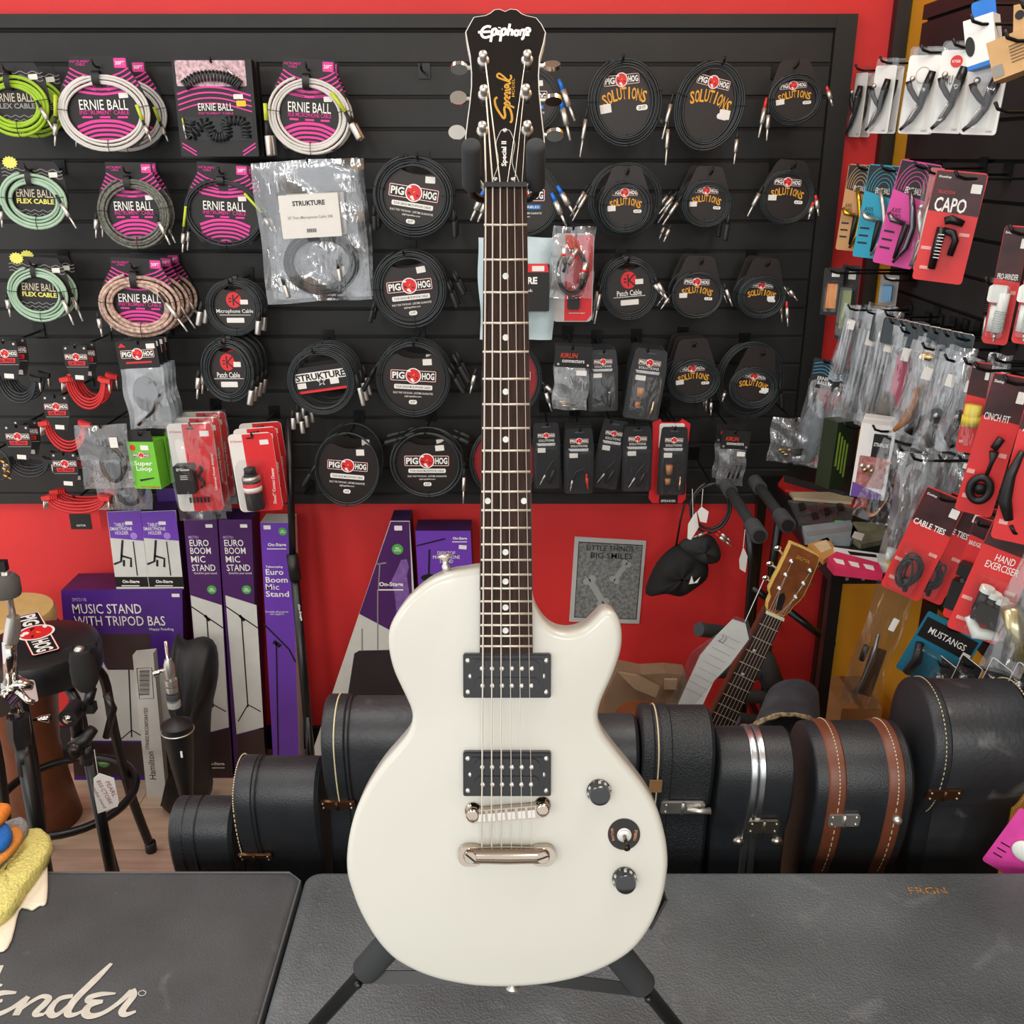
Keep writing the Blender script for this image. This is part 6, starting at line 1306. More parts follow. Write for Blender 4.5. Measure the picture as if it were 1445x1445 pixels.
# ---------------------------------------------------------------- folded microphone stand leaning
e = empty('folded_mic_stand', 'black folded microphone stand leaning in front of the violet carton', 'stand', hitY(440, 1082, 2.40) * 1.0)
e.location.z = 0; PP = lambda x, y, Y: hitY(x, y, Y) - e.location
bot = PP(440, 1080, 2.40); bot.z = .01
MB().tube([bot, PP(416, 812, 2.47)], .0125, 12).obj('lower_tube', METALK, e, True); MB().tube([PP(417, 818, 2.465), PP(412, 782, 2.475)], [.0165, .016], 12).obj('clutch_grip', BLACK, e, True); MB().tube([PP(413, 785, 2.475), PP(407, 590, 2.54)], .0095, 10).obj('upper_tube', METALK, e, True)
q = PP(424, 863, 2.435); text(e, 'On-Stage', q.x, q.z, q.y - .006, .05, .008, WHITE, .02, 0, -84)
for k in (-1, 0, 1): MB().tube([bot + Vector((0, 0, .3)), bot + Vector((.012 * k, -.02 * abs(k) - .012, .06))], .006, 8).obj('folded_leg', METALK, e, True)
# ---------------------------------------------------------------- folded cleaning cloths on the left cabinet
def cloth(label, pts, z, th, m, name='cleaning_cloth', fuzz=0., zig=0):
    P_ = [hitZ(x, y, z + th) for x, y in pts]; c_ = sum(P_, Vector()) / len(P_); e = empty(name, label, 'cloth', (c_.x, c_.y, z), (0, 0, 0), 'folded cleaning cloths at the left')
    q = [Vector((p.x - c_.x, p.y - c_.y)) for p in P_]
    q = smooth_closed(q, 4 if not zig else 3); n = len(q); mb = MB(); vs = []; rg = [(1.0, .0), (1.02, th * .4), (1.0, th * .8), (.93, th), (.6, th * 1.05), (.25, th * 1.05), (.02, th)]
    rnd = random.Random(3)
    for s_, h in rg: vs += [(p.x * s_ + rnd.uniform(-fuzz, fuzz), p.y * s_ + rnd.uniform(-fuzz, fuzz), h + rnd.uniform(-fuzz, fuzz) * (h > 0)) for p in q]
    mb.add(vs, [(i * n + k, i * n + (k + 1) % n, (i + 1) * n + (k + 1) % n, (i + 1) * n + k) for i in range(len(rg) - 1) for k in range(n)] + [tuple(range(n - 1, -1, -1))]); mb.obj('folded_fabric', m, e, True); return e
zb = TOPZ + .001
CREAM = mat('cream_flannel', '#e6dcc4', .9, var=.04, bump=.2)
cloth('cream flannel cloth with pinked edge, lying flat under the others', [(-180, 1299), (-60, 1218), (40, 1205), (62, 1210), (66, 1240), (64, 1272), (55, 1276), (45, 1282), (36, 1280), (26, 1284), (10, 1335), (-30, 1341), (-180, 1354)], zb, .004, CREAM)
cloth('fluffy yellow wash mitt cloth, topmost on the pile', [(-135, 1306), (-60, 1248), (8, 1195), (30, 1172), (52, 1166), (68, 1176), (71, 1190), (60, 1212), (35, 1245), (5, 1285), (-75, 1323)], zb + .005, .02, mat('yellow_sherpa', '#d9cf7a', .95, var=.15, vscale=200, bump=1., bscale=260), fuzz=.0012)
cloth('grey fluffy cloth folded beside the yellow one', [(-150, 1247), (-60, 1193), (8, 1158), (30, 1152), (38, 1165), (20, 1190), (-15, 1225), (-105, 1267)], zb + .027, .012, mat('grey_sherpa', '#8d8d8c', .95, var=.2, vscale=200, bump=1., bscale=260), fuzz=.001)
cloth('orange microfibre cloth folded between grey and blue ones', [(-180, 1234), (-75, 1188), (8, 1165), (30, 1170), (22, 1190), (-15, 1220), (-120, 1261)], zb + .041, .01, mat('orange_microfibre', '#d98a3c', .95, var=.1, bump=.5))
cloth('blue microfibre cloth folded on the pile at the left edge', [(-210, 1225), (-120, 1186), (-15, 1160), (12, 1163), (10, 1185), (-30, 1206), (-135, 1246)], zb + .053, .014, mat('blue_microfibre', '#1d62b0', .95, var=.1, bump=.5))
cloth('bright orange folded cloth at the very left edge above the blue one', [(-210, 1200), (-120, 1156), (-36, 1135), (8, 1131), (10, 1140), (-15, 1162), (-120, 1201)], zb + .068, .016, mat('bright_orange_cloth', '#e0822a', .95, var=.1, bump=.5))
# ================================================================ RIGHT WALL GOODS
XR = .80
PRED = mat('pack_red', '#d62f2f', .4, var=.04, vscale=10); PDK = mat('pack_dark_maroon', '#3a1214', .4, var=.6, vscale=25)
def rp(name, label, cat, x0, y0, x1, y1, X=XR, yaw=-32, roll=0, hk=True, what=None):
    e, w_, h_ = pk(name, label, cat, x0, y0, x1, y1, None, X, yaw, roll)
    if hk: hook_for(e, w_, h_, what or label, side=True)
    return e, w_, h_
# ---- white capo packs
WCARD = mat('white_pack_card', '#e9eae6', .4, var=.02); CAPOK = mat('black_capo_metal', '#1c1c1e', .3, .3)
def capo_shape(e, w_, h_, m, y=-.012):
    mb = MB(); mb.tube([(w_ * .3, y, h_ * .22), (w_ * .22, y, h_ * .08), (w_ * .12, y, -h_ * .08), (w_ * .1, y, -h_ * .2), (-w_ * .1, y, -h_ * .34), (-w_ * .42, y, -h_ * .46)], [.007, .009, .008, .005, .0045, .003], 8); o = mb.obj('capo_lever', m, e, True)
    MB().tube([(-w_ * .38, y - .002, h_ * .1), (-w_ * .3, y - .002, h_ * .02), (-w_ * .1, y - .002, -h_ * .08), (w_ * .1, y - .002, -h_ * .16)], [.006, .0055, .005, .004], 8).obj('capo_jaw', m, o, True); MB().sphere((-w_ * .26, y - .004, h_ * .13), .0055, 8).obj('capo_screw', SILV, o, True)
    MB().tube([(-w_ * .3, y, -h_ * .4), (-w_ * .1, y - .004, -h_ * .22), (w_ * .02, y, -h_ * .16)], .0018, 6).obj('capo_spring', SILV, o, True)
for i, (x0, y0, x1, y1, X, yw, lb) in enumerate([(1203, 93, 1220, 194, .88, -66, 'clear capo pack seen nearly edge-on against the red wall, leftmost'), (1230, 82, 1260, 189, .85, -52, 'white capo pack turned half sideways, second from the left'), (1276, 66, 1322, 190, .81, -30, 'white capo pack with faint round print, left of the lettered one'), (1321, 58, 1366, 189, .79, -28, 'white capo pack with red circle and grey lettering'), (1364, 70, 1416, 191, .77, -26, 'white capo pack under the white and blue box')]):
    e, w_, h_ = rp('capo_pack', lb, 'package', x0, y0, x1, y1, X, yw, -2)
    card(e, w_, h_ * .9, WCARD, .005, 0, .0012, 'card', 0, -h_ * .05); card(e, w_ * 1.04, h_, CLEAR, .006, .002, .001, 'clear_back', 0, 0)
    capo_shape(e, w_, h_, CAPOK); blister(e, w_ * .96, h_ * .6, -w_ * .04, -h_ * .18, .022)
    if i == 3: MB().cyl((0, -.001, h_ * .28), (0, 0, h_ * .28), w_ * .19, n=24).obj('red_disc', PRED, e); text(e, 'KYSER', 0, h_ * .28, -.0016, w_ * .26, h_ * .03, WHITE, .01); text(e, 'BMU', -w_ * .2, h_ * .08, -.001, w_ * .34, h_ * .1, CARDK, .01); text(e, 'CAPO\nACOUSTIC', w_ * .22, h_ * .08, -.001, w_ * .34, h_ * .09, GREYP, .0)
    if i == 2: MB().tube([(x, -.001, z + h_ * .18) for x, z in ell(w_ * .22, h_ * .09, 24)], .0006, 4, closed=True).obj('faint_ring', mat('pale_tan_print', '#cfcbb8', .5), e)
    text(e, 'CAPO', w_ * .3, -h_ * .46, -.001, w_ * .18, h_ * .025, GREYP, .01); behind(e, [lb.split(',')[0] + ', hanging behind its twin'], .03)
# ---- boxes top right
TANB = mat('tan_carton', '#c9a06c', .6, var=.06)
e, w_, h_ = rp('string_box', 'white box with blue bottom hanging tilted from a blue tab, top right', 'box', 1362, 22, 1404, 96, .74, -40, 14)
carton(e, w_, h_, .04, WCARD, mat('blue_box_print', '#1d74c9', .4)); MB().prism([(-w_ * .5, -h_ * .5), (w_ * .5, -h_ * .5), (w_ * .5, -h_ * .4), (-w_ * .5, -h_ * .42)][::-1], -.0008, .0).obj('blue_band', MATS['blue_box_print'], e); card(e, w_ * .8, h_ * .5, MATS['blue_box_print'], .004, .02, .0015, 'hang_tab', w_ * .1, h_ * .6)
MB().prism(ell(w_ * .16, h_ * .2, 16, -w_ * .34, -h_ * .04)[::-1], -.001, 0).obj('cut_out', CARDK, e)
e, w_, h_ = rp('string_box', 'tan carton with small print lying across, at the right picture edge', 'box', 1396, 44, 1470, 104, .70, -38, 20); carton(e, w_, h_, .05, TANB)
for k in range(6): MB().box((w_ * .05, -.0006, h_ * (.2 - .08 * k)), (w_ * .3, .0006, .0012)).obj('print_line', mat('brown_ink', '#6b4a2c', .6), e)
card(e, w_ * .2, h_ * .3, GREYP, .002, -.001, .001, 'picture_print', -w_ * .38, -h_ * .28)
e, w_, h_ = rp('string_box', 'second tan carton at the top right corner above the first', 'box', 1430, 2, 1475, 42, .71, -38, 8); carton(e, w_, h_, .05, TANB)
MB().cyl((-w_ * .3, -.001, h_ * .1), (-w_ * .3, 0, h_ * .1), .006).obj('hang_hole', CARDK, e)
hook(hitX(1402, 158, .72), 'no goods, bent black rod below the white capo packs', side=True); hook(hitX(1372, 6, .74), 'no goods, bare rod at the top right', side=True)
# ---- coloured capo cards
def capo_card(label, x0, y0, x1, y1, X, yaw, roll, col, cm, copies=()):
    e, w_, h_ = rp('capo_pack', label, 'package', x0, y0, x1, y1, X, yaw, roll)
    m = mat('capo_card_' + col.strip('#'), col, .4, var=.02); card(e, w_, h_, m, .005); poly(e, [(-w_ * .48, h_ * .49), (w_ * .48, h_ * .49), (w_ * .48, h_ * .14), (-w_ * .48, h_ * .22)], CARDK, -.0005, .0006, 'black_panel')
    for k in range(5):
        r = .46 - .07 * k; MB().ribbon([(w_ * r * math.cos(math.radians(a)), h_ * .22 + h_ * .27 * (r / .46) * math.sin(math.radians(a))) for a in range(0, 181, 15)], .0013, -.0009, .0004).obj('arc_stripe', m, e)
    text(e, 'ERNIE BALL', 0, h_ * .23, -.001, w_ * .4, h_ * .06, WHITE, .015); text(e, 'AXIS\nCAPO', -w_ * .28, h_ * .0, -.001, w_ * .3, h_ * .1, CARDK, .0)
    for k in range(3): MB().box((-w_ * .3, -.0006, -h_ * (.18 + .08 * k)), (w_ * .26, .0006, .004)).obj('small_print', CARDK, e)
    o = MB().tube([(-w_ * .06, -.010, h_ * .24), (w_ * .12, -.013, h_ * .08), (w_ * .26, -.013, -h_ * .1), (w_ * .22, -.012, -h_ * .3), (w_ * .02, -.010, -h_ * .46)], [.004, .006, .007, .006, .003], 10).obj('capo_lever', cm, e, True)
    MB().tube([(w_ * .08, -.014, -h_ * .08), (w_ * .06, -.014, -h_ * .25), (w_ * .02, -.013, -h_ * .42)], [.0065, .006, .003], 10).obj('capo_grip', BLACK, o, True); MB().tube([(-w_ * .42, -.013, h_ * .0), (-w_ * .3, -.014, -h_ * .06), (w_ * .05, -.013, -h_ * .08)], [.004, .006, .005], 8).obj('capo_jaw', cm, o, True)
    sticker(e, w_ * .38, h_ * .36, -.001, w_ * .18, h_ * .09); behind(e, copies, .02); return e
capo_card('tan capo card with gold capo, leftmost of the coloured capo cards', 1188, 233, 1228, 355, .85, -30, -3, '#c9965c', mat('gold_capo', '#c9a437', .25, .9))
capo_card('turquoise capo card with silver capo', 1214, 234, 1266, 366, .84, -30, -4, '#12a0c0', SILV)
capo_card('magenta capo card with black capo, tilted in front of the others', 1250, 229, 1308, 378, .82, -28, -9, '#d8429c', mat('smoke_capo', '#77747a', .25, .9))
e, w_, h_ = rp('capo_pack', 'clear capo pack seen edge-on between the magenta and the red card', 'package', 1300, 238, 1320, 384, .82, -62, -3); card(e, w_, h_, mat('pale_pink_card', '#c77a80', .4), .004); capo_shape(e, w_, h_, SILV); blister(e, w_, h_ * .9, 0, 0, .02)
def redpack(label, x0, y0, x1, y1, X, yaw, roll, title, tw=.6, th=.09, tz=.21, tx=-.1, top=.38, copies=(), st=.03, fold=None):
    e, w_, h_ = rp('accessory_pack', label, 'package', x0, y0, x1, y1, X, yaw, roll)
    card(e, w_, h_, PRED, .006); poly(e, [(-w_ * .48, h_ * .49), (w_ * .48, h_ * .49), (w_ * .495, h_ * (.5 - top)), (-w_ * .495, h_ * (.5 - top + .02))], PDK, -.0005, .0006, 'dark_panel')
    text(e, 'Dunlop', -w_ * .3, h_ * .44, -.001, w_ * .24, h_ * .025, WHITE, .02); sticker(e, w_ * .34, h_ * .36, -.001, w_ * .2, h_ * .08)
    if title: text(e, title, tx * w_, h_ * tz, -.001, w_ * tw, h_ * th, WHITE, .02)
    for k, (x, z) in enumerate(((-.36, -.2), (.32, -.05), (-.3, -.38))): MB().box((x * w_, -.0006, z * h_), (w_ * .2, .0006, h_ * .03)).obj('small_print', mat('pale_red_print', '#e8a8a0', .5), e)
    behind(e, copies, st); return e, w_, h_
e, w_, h_ = redpack('red card lettered CAPO holding a black trigger capo, front of two', 1303, 243, 1376, 400, .79, -24, -5, 'CAPO', .62, .13, .2, -.08, .38)
text(e, 'TRI-ACTION', -w_ * .22, h_ * .31, -.001, w_ * .34, h_ * .03, REDP, .02)
o = MB().tube([(-w_ * .14, -.012, h_ * .0), (-w_ * .15, -.012, -h_ * .15), (-w_ * .16, -.012, -h_ * .38)], [.009, .0085, .007], 10).obj('capo_handle', CAPOK, e, True); MB().tube([(-w_ * .12, -.012, h_ * .06), (w_ * .0, -.012, h_ * .08), (w_ * .26, -.012, h_ * .05)], [.007, .008, .006], 10).obj('capo_arm', CAPOK, o, True)
MB().tube([(-w_ * .1, -.012, -h_ * .02), (w_ * .1, -.014, -h_ * .04), (w_ * .18, -.014, -h_ * .1), (w_ * .14, -.013, -h_ * .24)], [.006, .007, .006, .006], 10).obj('capo_trigger', CAPOK, o, True)
for k in range(8): MB().box((-w_ * .12, -.021, -h_ * (.06 + .03 * k)), (.010, .001, .0015)).obj('capo_rib', SILV, o)
behind(e, ['red card lettered CAPO, hanging behind the front one'], .045)
WPL = mat('white_plastic_tool', '#e2e6e0', .35)
for x0, x1, X, lb in ((1401, 1438, .76, 'red pack with white string winder lettered PRO-WINDER'), (1443, 1482, .74, 'red winder pack cut by the right picture edge')):
    e, w_, h_ = redpack(lb, x0, 320, x1, 488, X, -34, -2, 'PRO-WINDER', .8, .05, .08, 0, .46)
    o = MB().prism(rrect(w_ * .7, h_ * .14, .004, 3, -w_ * .2, -h_ * .06)[::-1], -.02, -.004).obj('winder_head', WPL, e); MB().tube([(w_ * .06, -.014, -h_ * .05), (w_ * .06, -.014, -h_ * .38)], [.0085, .008], 12).obj('winder_crank', WPL, o, True)
    for k in range(9): MB().tube([(w_ * .06 + x, -.014 + y, -h_ * (.2 + .02 * k)) for x, y in ell(.0092, .0092, 12)], .0006, 4, closed=True).obj('grip_rib', mat('grey_rib', '#a8aaa6', .5), o)
    MB().tube([(-w_ * .22, -.012, -h_ * .16), (-w_ * .22, -.012, -h_ * .38)], .006, 10).obj('winder_body', WPL, o, True); jack(e, (w_ * .0, -h_ * .38), (w_ * .0, -h_ * .47), -.012, .003, None, SILV); blister(e, w_ * .9, h_ * .5, -w_ * .02, -h_ * .2, .026)
e, w_, h_ = rp('string_winder', 'black ribbed string winder hanging left of the white winder pack', 'tool', 1386, 392, 1402, 480, .78, -34, -2)
MB().tube([(0, 0, h_ * .5), (0, 0, -h_ * .1)], .006, 10).obj('spring_handle', BLACK, e, True)
for k in range(14): MB().tube([(x, y, h_ * (.4 - .033 * k)) for x, y in ell(.0075, .0075, 12)], .0012, 5, closed=True).obj('spring_turn', BLACK, e)
MB().tube([(0, 0, -h_ * .1), (0, 0, -h_ * .5)], [.003, .001], 8).obj('pin_end', SILV, e, True)
# ---- small sleeves on rods
for lb, x0, y0, x1, y1, X, yw, col in (('small clear box of orange picks on the red strip', 1160, 378, 1188, 446, .78, -20, '#e08a2a'), ('tall clear sleeve with olive green insert beside the orange picks', 1182, 374, 1208, 482, .82, -35, '#7d8c2a'), ('clear box with blue tube behind the rods', 1240, 388, 1266, 432, .90, -35, '#1a7fb0')):
    e, w_, h_ = rp('accessory_pack', lb, 'package', x0, y0, x1, y1, X, yw, 0)
    card(e, w_, h_ * .98, CARDK if 'orange' in lb else GREYP, .003, .004); MB().box((0, -.004, -h_ * .08), (w_ * .5, .01, h_ * .5)).obj('insert', mat('insert_' + col.strip('#'), col, .4), e); blister(e, w_ * .95, h_ * .7, 0, -h_ * .1, .02); sticker(e, w_ * .1, h_ * .36, 0.003, w_ * .4, h_ * .1)
# ---- zip bags on the right wall
STEEL = mat('steel_bits', '#9a9c9e', .3, .9); SKIN = mat('tan_leather', '#b0703c', .5)
bags = [(1192, 436, 1236, 600, .86, 5, 'long cloudy zip bag of white rods, left of the bag row', 'rods'), (1222, 440, 1262, 600, .85, 4, 'long cloudy zip bag of clear tubes, second in the bag row', 'rods'),
        (1246, 462, 1284, 612, .84, 4, 'cloudy zip bag with magenta tag and grey fabric, third in the bag row', 'pink'), (1270, 484, 1318, 626, .82, 6, 'clear zip bag with tan leather strap, fourth in the bag row', 'tan'),
        (1304, 500, 1348, 640, .80, 6, 'clear zip bag with round black tuners, fifth in the bag row', 'round'), (1334, 505, 1376, 640, .79, 5, 'clear zip bag with black knobs, sixth in the bag row', 'round'),
        (1180, 430, 1206, 540, .82, 6, 'narrow grey zip bag at the far left of the row, over the red strip', 'rods'), (1385, 500, 1420, 600, .80, 4, 'dim clear zip bag behind the red cards, at the end of the row', 'rods'), (1340, 640, 1372, 700, .84, 5, 'small clear zip bag with sticker, hanging under the bag row', 'none')]
for i, (x0, y0, x1, y1, X, rl, lb, ct) in enumerate(bags):
    e, w_, h_ = rp('zip_bag', lb, 'bag', x0, y0, x1, y1, X, -34, -rl); bag(e, w_, h_, .022, FOGBAG, 60 + i, nx=8, nz=14, flare=.06)
    if ct == 'rods':
        for k in range(4): MB().tube([(w_ * (-.25 + .15 * k), 0, h_ * .32), (w_ * (-.28 + .15 * k), 0, -h_ * .4)], .0032, 6).obj('rod', mat('pale_grey_rod', '#b9bdc0', .4), e, True)
    elif ct == 'pink': card(e, w_ * .5, h_ * .5, mat('magenta_tag', '#c2355f', .4), .004, 0, .003, 'tag', w_ * .1, 0); MB().tube([(-w_ * .2, 0, h_ * .25), (w_ * .0, 0, h_ * .3), (w_ * .3, 0, h_ * .3)], .006, 8).obj('metal_bit', STEEL, e, True); MB().sphere((-w_ * .2, 0, -h_ * .25), .02, 8, (1, .5, 1.6)).obj('fabric_roll', mat('grey_fabric', '#6d6a66', .9), e, True)
    elif ct == 'tan': MB().tube([(-w_ * .4, 0, -h_ * .42), (-w_ * .1, 0, -h_ * .28), (w_ * .0, 0, -h_ * .08), (-w_ * .05, 0, h_ * .05)], [.004, .009, .006, .005], 8).obj('leather_strap', SKIN, e, True); MB().tube([(w_ * .3, 0, -h_ * .2), (w_ * .05, 0, -h_ * .4)], [.004, .010], 8).obj('black_strap', BLACK, e, True); MB().sphere((w_ * .0, 0, h_ * .36), .012, 8, (1.4, .5, .8)).obj('brass_piece', GLB, e, True)
    elif ct == 'round': MB().cyl((0, -.008, -h_ * .12), (0, .004, -h_ * .12), w_ * .26, n=20).obj('round_knob', BLACK, e, 'auto'); MB().tube([(0, 0, -h_ * .22), (-w_ * .15, 0, -h_ * .36), (w_ * .1, 0, -h_ * .44)], [.008, .006, .007], 8).obj('small_part', BLACK, e, True); MB().cyl((0, -.0095, -h_ * .12), (0, -.007, -h_ * .12), w_ * .12, n=16).obj('knob_cap', STEEL, e, True)
    sticker(e, w_ * .18, h_ * (.22 if i % 2 else .26), -.012, w_ * .3, h_ * .12, -4)
    if i in (0, 2, 3, 4): behind(e, [lb.split(',')[0] + ', the next one behind it', lb.split(',')[0] + ', nearest the wall'], .045)
# stacked card edges on the two rails
for j, (xs, ys, n) in enumerate((((1243, 446), (1352, 470), 8), )):
    for k in range(n):
        x = xs[0] + (ys[0] - xs[0]) * k / (n - 1); y = xs[1] + (ys[1] - xs[1]) * k / (n - 1)
        e, w_, h_ = rp('string_pack', 'thin clear string pack standing on the upper rail, number %s from the left' % ('one two three four five six seven eight'.split()[k]), 'package', x - 14, y, x + 20, y + 38, .86, -40, -4, hk=False)
        card(e, w_, h_, mat('dark_clear_pack', '#2d3a40', .2), .006); MB().tube([(a, -.001, b) for a, b in rrect(w_, h_, .006, 3)], .0008, 4, closed=True).obj('clear_rim', SILV, e); hook_for(e, w_, h_, 'the clear string pack number %s on the upper rail' % ('one two three four five six seven eight'.split()[k]), side=True)
# ---- polishing cloth bags, boxes
CLOTHG = mat('grey_polish_cloth', '#7d8488', .9, var=.12, vscale=60, bump=.5, bscale=120)
for lb, x0, y0, x1, y1, X in (('clear bag with grey polishing cloth and blue striped header, front one', 1132, 506, 1172, 660, .79), ('clear bag with grey polishing cloth, behind beside the green box', 1165, 520, 1203, 652, .84)):
    e, w_, h_ = rp('polish_cloth_bag', lb, 'bag', x0, y0, x1, y1, X, -24, -5)
    card(e, w_, h_ * .26, CARDK, .002, -.004, .001, 'header_card', w_ * .05, h_ * .36)
    for k in range(4): MB().ribbon(smooth_open([(-w_ * .4, h_ * (.44 - .03 * k)), (0, h_ * (.46 - .03 * k)), (w_ * .45, h_ * (.38 - .03 * k))], 3), .0016, -.0046, .0004).obj('blue_stripe', mat('blue_stripe_print', '#2a9ac8', .5), e)
    text(e, 'ERNIE\nBALL', 0, h_ * .3, -.0046, w_ * .4, h_ * .07, WHITE, .02); MB().sphere((0, .002, -h_ * .18), h_ * .3, 12, (w_ / h_ * 1.45, .22, 1)).obj('folded_cloth', CLOTHG, e, True); bag(e, w_, h_ * .8, .03, FOGBAG, 90 + x0, 0, -h_ * .1)
e, w_, h_ = rp('string_box', 'dark green and black box hanging below the bag row', 'box', 1176, 596, 1198, 690, .80, 24, -2); DG = mat('dark_green_carton', '#26301c', .4); carton(e, w_, h_, .05, DG)
for k in range(4): MB().box((w_ * (-.3 + .2 * k), -.0006, h_ * (.1 - .06 * k)), (w_ * .1, .0006, h_ * .5)).obj('lime_stroke', mat('lime_print', '#8aa63a', .5), e)
e, w_, h_ = rp('strap_lock_box', 'white and purple window box lettered STRAPLOK with gold parts', 'box', 1207, 600, 1256, 704, .78, -24, -2); carton(e, w_, h_, .035, WCARD)
card(e, w_ * .5, h_ * .32, CARDK, .002, -.001, .001, 'black_panel', w_ * .16, h_ * .22); text(e, 'STRAPLOK', w_ * .16, h_ * .24, -.0016, w_ * .42, h_ * .05, WHITE, .02); card(e, w_ * .8, h_ * .42, mat('window_print', '#b0706c', .3, var=.5, vscale=80), .003, -.001, .001, 'window', 0, -h_ * .14)
for k in range(4): MB().sphere((w_ * (-.28 + .1 * k), -.006, -h_ * (.06 + .05 * (k % 2))), .006, 8).obj('strap_button', GLB if k % 2 else SILV, e, True)
poly(e, [(-w_ * .48, -h_ * .3), (w_ * .4, -h_ * .42), (w_ * .4, -h_ * .5), (-w_ * .48, -h_ * .5)], mat('purple_flash', '#6a4a9a', .4), -.0012, .0006); behind(e, ['white and purple window box behind the front STRAPLOK one'], .055)
# ---- strap bag
e, w_, h_ = rp('strap_bag', 'clear zip bag with a pale tan leather loop above the table', 'bag', 1222, 626, 1288, 742, .76, -24, -14); bag(e, w_, h_, .03, BAG, 111, nx=11, flare=.05)
mb = MB(); N = 24
for k in range(N): 
    a0, a1 = [math.radians(100 + 250 * q / N) for q in (k, k + 1)]
    pts = [Vector((w_ * (-.12 + .2 * math.cos(a)), y, h_ * (-.08 + .34 * math.sin(a)))) for a in (a0, a1) for y in (-.012, .012)]
    mb.add(pts, [(0, 1, 3, 2)])
mb.obj('leather_loop', mat('pale_tan_leather', '#c99a78', .6), e, True)
e, w_, h_ = rp('zip_bag', 'crumpled clear zip bag with a white capped tube, right of the leather loop bag', 'bag', 1256, 640, 1300, 800, .74, -26, -4); bag(e, w_, h_, .03, FOGBAG, 112, nx=8, nz=14); MB().tube([(-w_ * .1, 0, h_ * .2), (-w_ * .15, 0, -h_ * .4)], .010, 12).obj('clear_tube', CLEAR, e, True); MB().tube([(-w_ * .15, 0, -h_ * .36), (-w_ * .16, 0, -h_ * .46)], .009, 12).obj('white_cap', WPL, e, True)
e, w_, h_ = rp('zip_bag', 'wide crumpled clear zip bag sloping behind the cable ties', 'bag', 1290, 640, 1342, 760, .80, -26, -8); bag(e, w_, h_, .03, FOGBAG, 113, nx=9, nz=12)
# ---- red cards lower right
e, w_, h_ = redpack('red card with yellow earplug cylinder, left of the cinch card', 1360, 512, 1388, 640, .77, -30, -2, None); MB().cyl((0, -.012, -h_ * .16), (0, -.012, h_ * .05), .013, n=16).obj('yellow_plug', mat('yellow_foam', '#e6cf3a', .8), e, True); MB().cyl((0, -.012, -h_ * .17), (0, -.012, -h_ * .07), .0145, n=16).obj('yellow_plug', MATS['yellow_foam'], e, True); blister(e, w_ * .9, h_ * .5, 0, -h_ * .15, .03)
e, w_, h_ = redpack('tall red card lettered CINCH FIT with a black jack cap', 1373, 530, 1428, 730, .72, -28, -6, 'CINCH FIT', .66, .05, .2, -.1, .32)
MB().tube([(x, -.01, -h_ * .3 + z) for x, z in ell(w_ * .26, h_ * .085, 26)], .006, 8, closed=True).obj('rubber_ring', BLACK, e, True); MB().cyl((0, -.012, -h_ * .3), (0, -.006, -h_ * .3), w_ * .16, n=20).obj('rubber_cap', BLACK, e, True); MB().tube([(w_ * .05, -.01, -h_ * .22), (w_ * .1, -.01, -h_ * .1), (w_ * .08, -.012, -h_ * .02)], [.003, .003, .007], 8).obj('strap_end', BLACK, e, True); MB().tube([(w_ * .05, -.012, h_ * .0), (w_ * .16, -.012, h_ * .08)], .006, 8).obj('plug_tip', BLACK, e, True)
e, w_, h_ = redpack('red card lettered ACOUSTIC QUICK CHANGE with black strap, at the right edge', 1424, 548, 1490, 770, .69, -28, -4, 'ACOUSTIC\nQUICK', .62, .1, .2, -.1, .3); MB().tube([(-w_ * .3, -.012, h_ * .1), (-w_ * .42, -.014, -h_ * .06), (-w_ * .4, -.014, -h_ * .22), (-w_ * .2, -.014, -h_ * .34)], [.004, .007, .009, .006], 10).obj('strap_tie', BLACK, e, True)
TIE = mat('black_tie_bundle', '#202022', .45)
for i, (x0, y0, x1, y1, X, lb) in enumerate([(1272, 692, 1332, 846, .74, 'red card lettered CABLE TIES, front of three'), (1306, 700, 1364, 852, .80, 'red card lettered CABLE TIES, middle of three'), (1345, 712, 1392, 850, .865, 'red card lettered CABLE TIES, rear of three')]):
    e, w_, h_ = redpack(lb, x0, y0, x1, y1, X, -30, -15, 'CABLE TIES', .78, .055, .18, -.05, .34)
    rt = random.Random(i)
    for k in range(9):
        ox, oz, tl = rt.uniform(-.06, .06) * w_, rt.uniform(-.03, .03) * h_, rt.uniform(-.6, .6)
        MB().tube([(ox + x * math.cos(tl) - z * math.sin(tl) * .4, -.008 - .0025 * k, oz + z + x * math.sin(tl) * .6 - h_ * .24) for x, z in ell(w_ * rt.uniform(.1, .26), h_ * rt.uniform(.1, .15), 18)], .0022, 6, closed=True).obj('cable_tie', TIE, e, True)
    MB().tube([(0, -.02, -h_ * .3), (w_ * .1, -.02, -h_ * .42)], [.008, .004], 8).obj('tie_bundle_end', TIE, e, True)
    blister(e, w_ * .8, h_ * .42, -w_ * .02, -h_ * .24, .034); sticker(e, w_ * .36, h_ * .44, -.0014, w_ * .16, h_ * .05, 0, mat('green_sticker_bright', '#5bd04a', .5))
e, w_, h_ = redpack('red card lettered HAND EXERCISER with a black four-button exerciser', 1366, 738, 1444, 905, .68, -26, -12, 'HAND\nEXERCISER', .62, .13, .16, .0, .25)
o = MB().box((w_ * .12, -.02, -h_ * .22), (w_ * .6, .026, h_ * .16), Matrix.Rotation(math.radians(10), 3, 'Y')).obj('exerciser_body', BLACK, e)
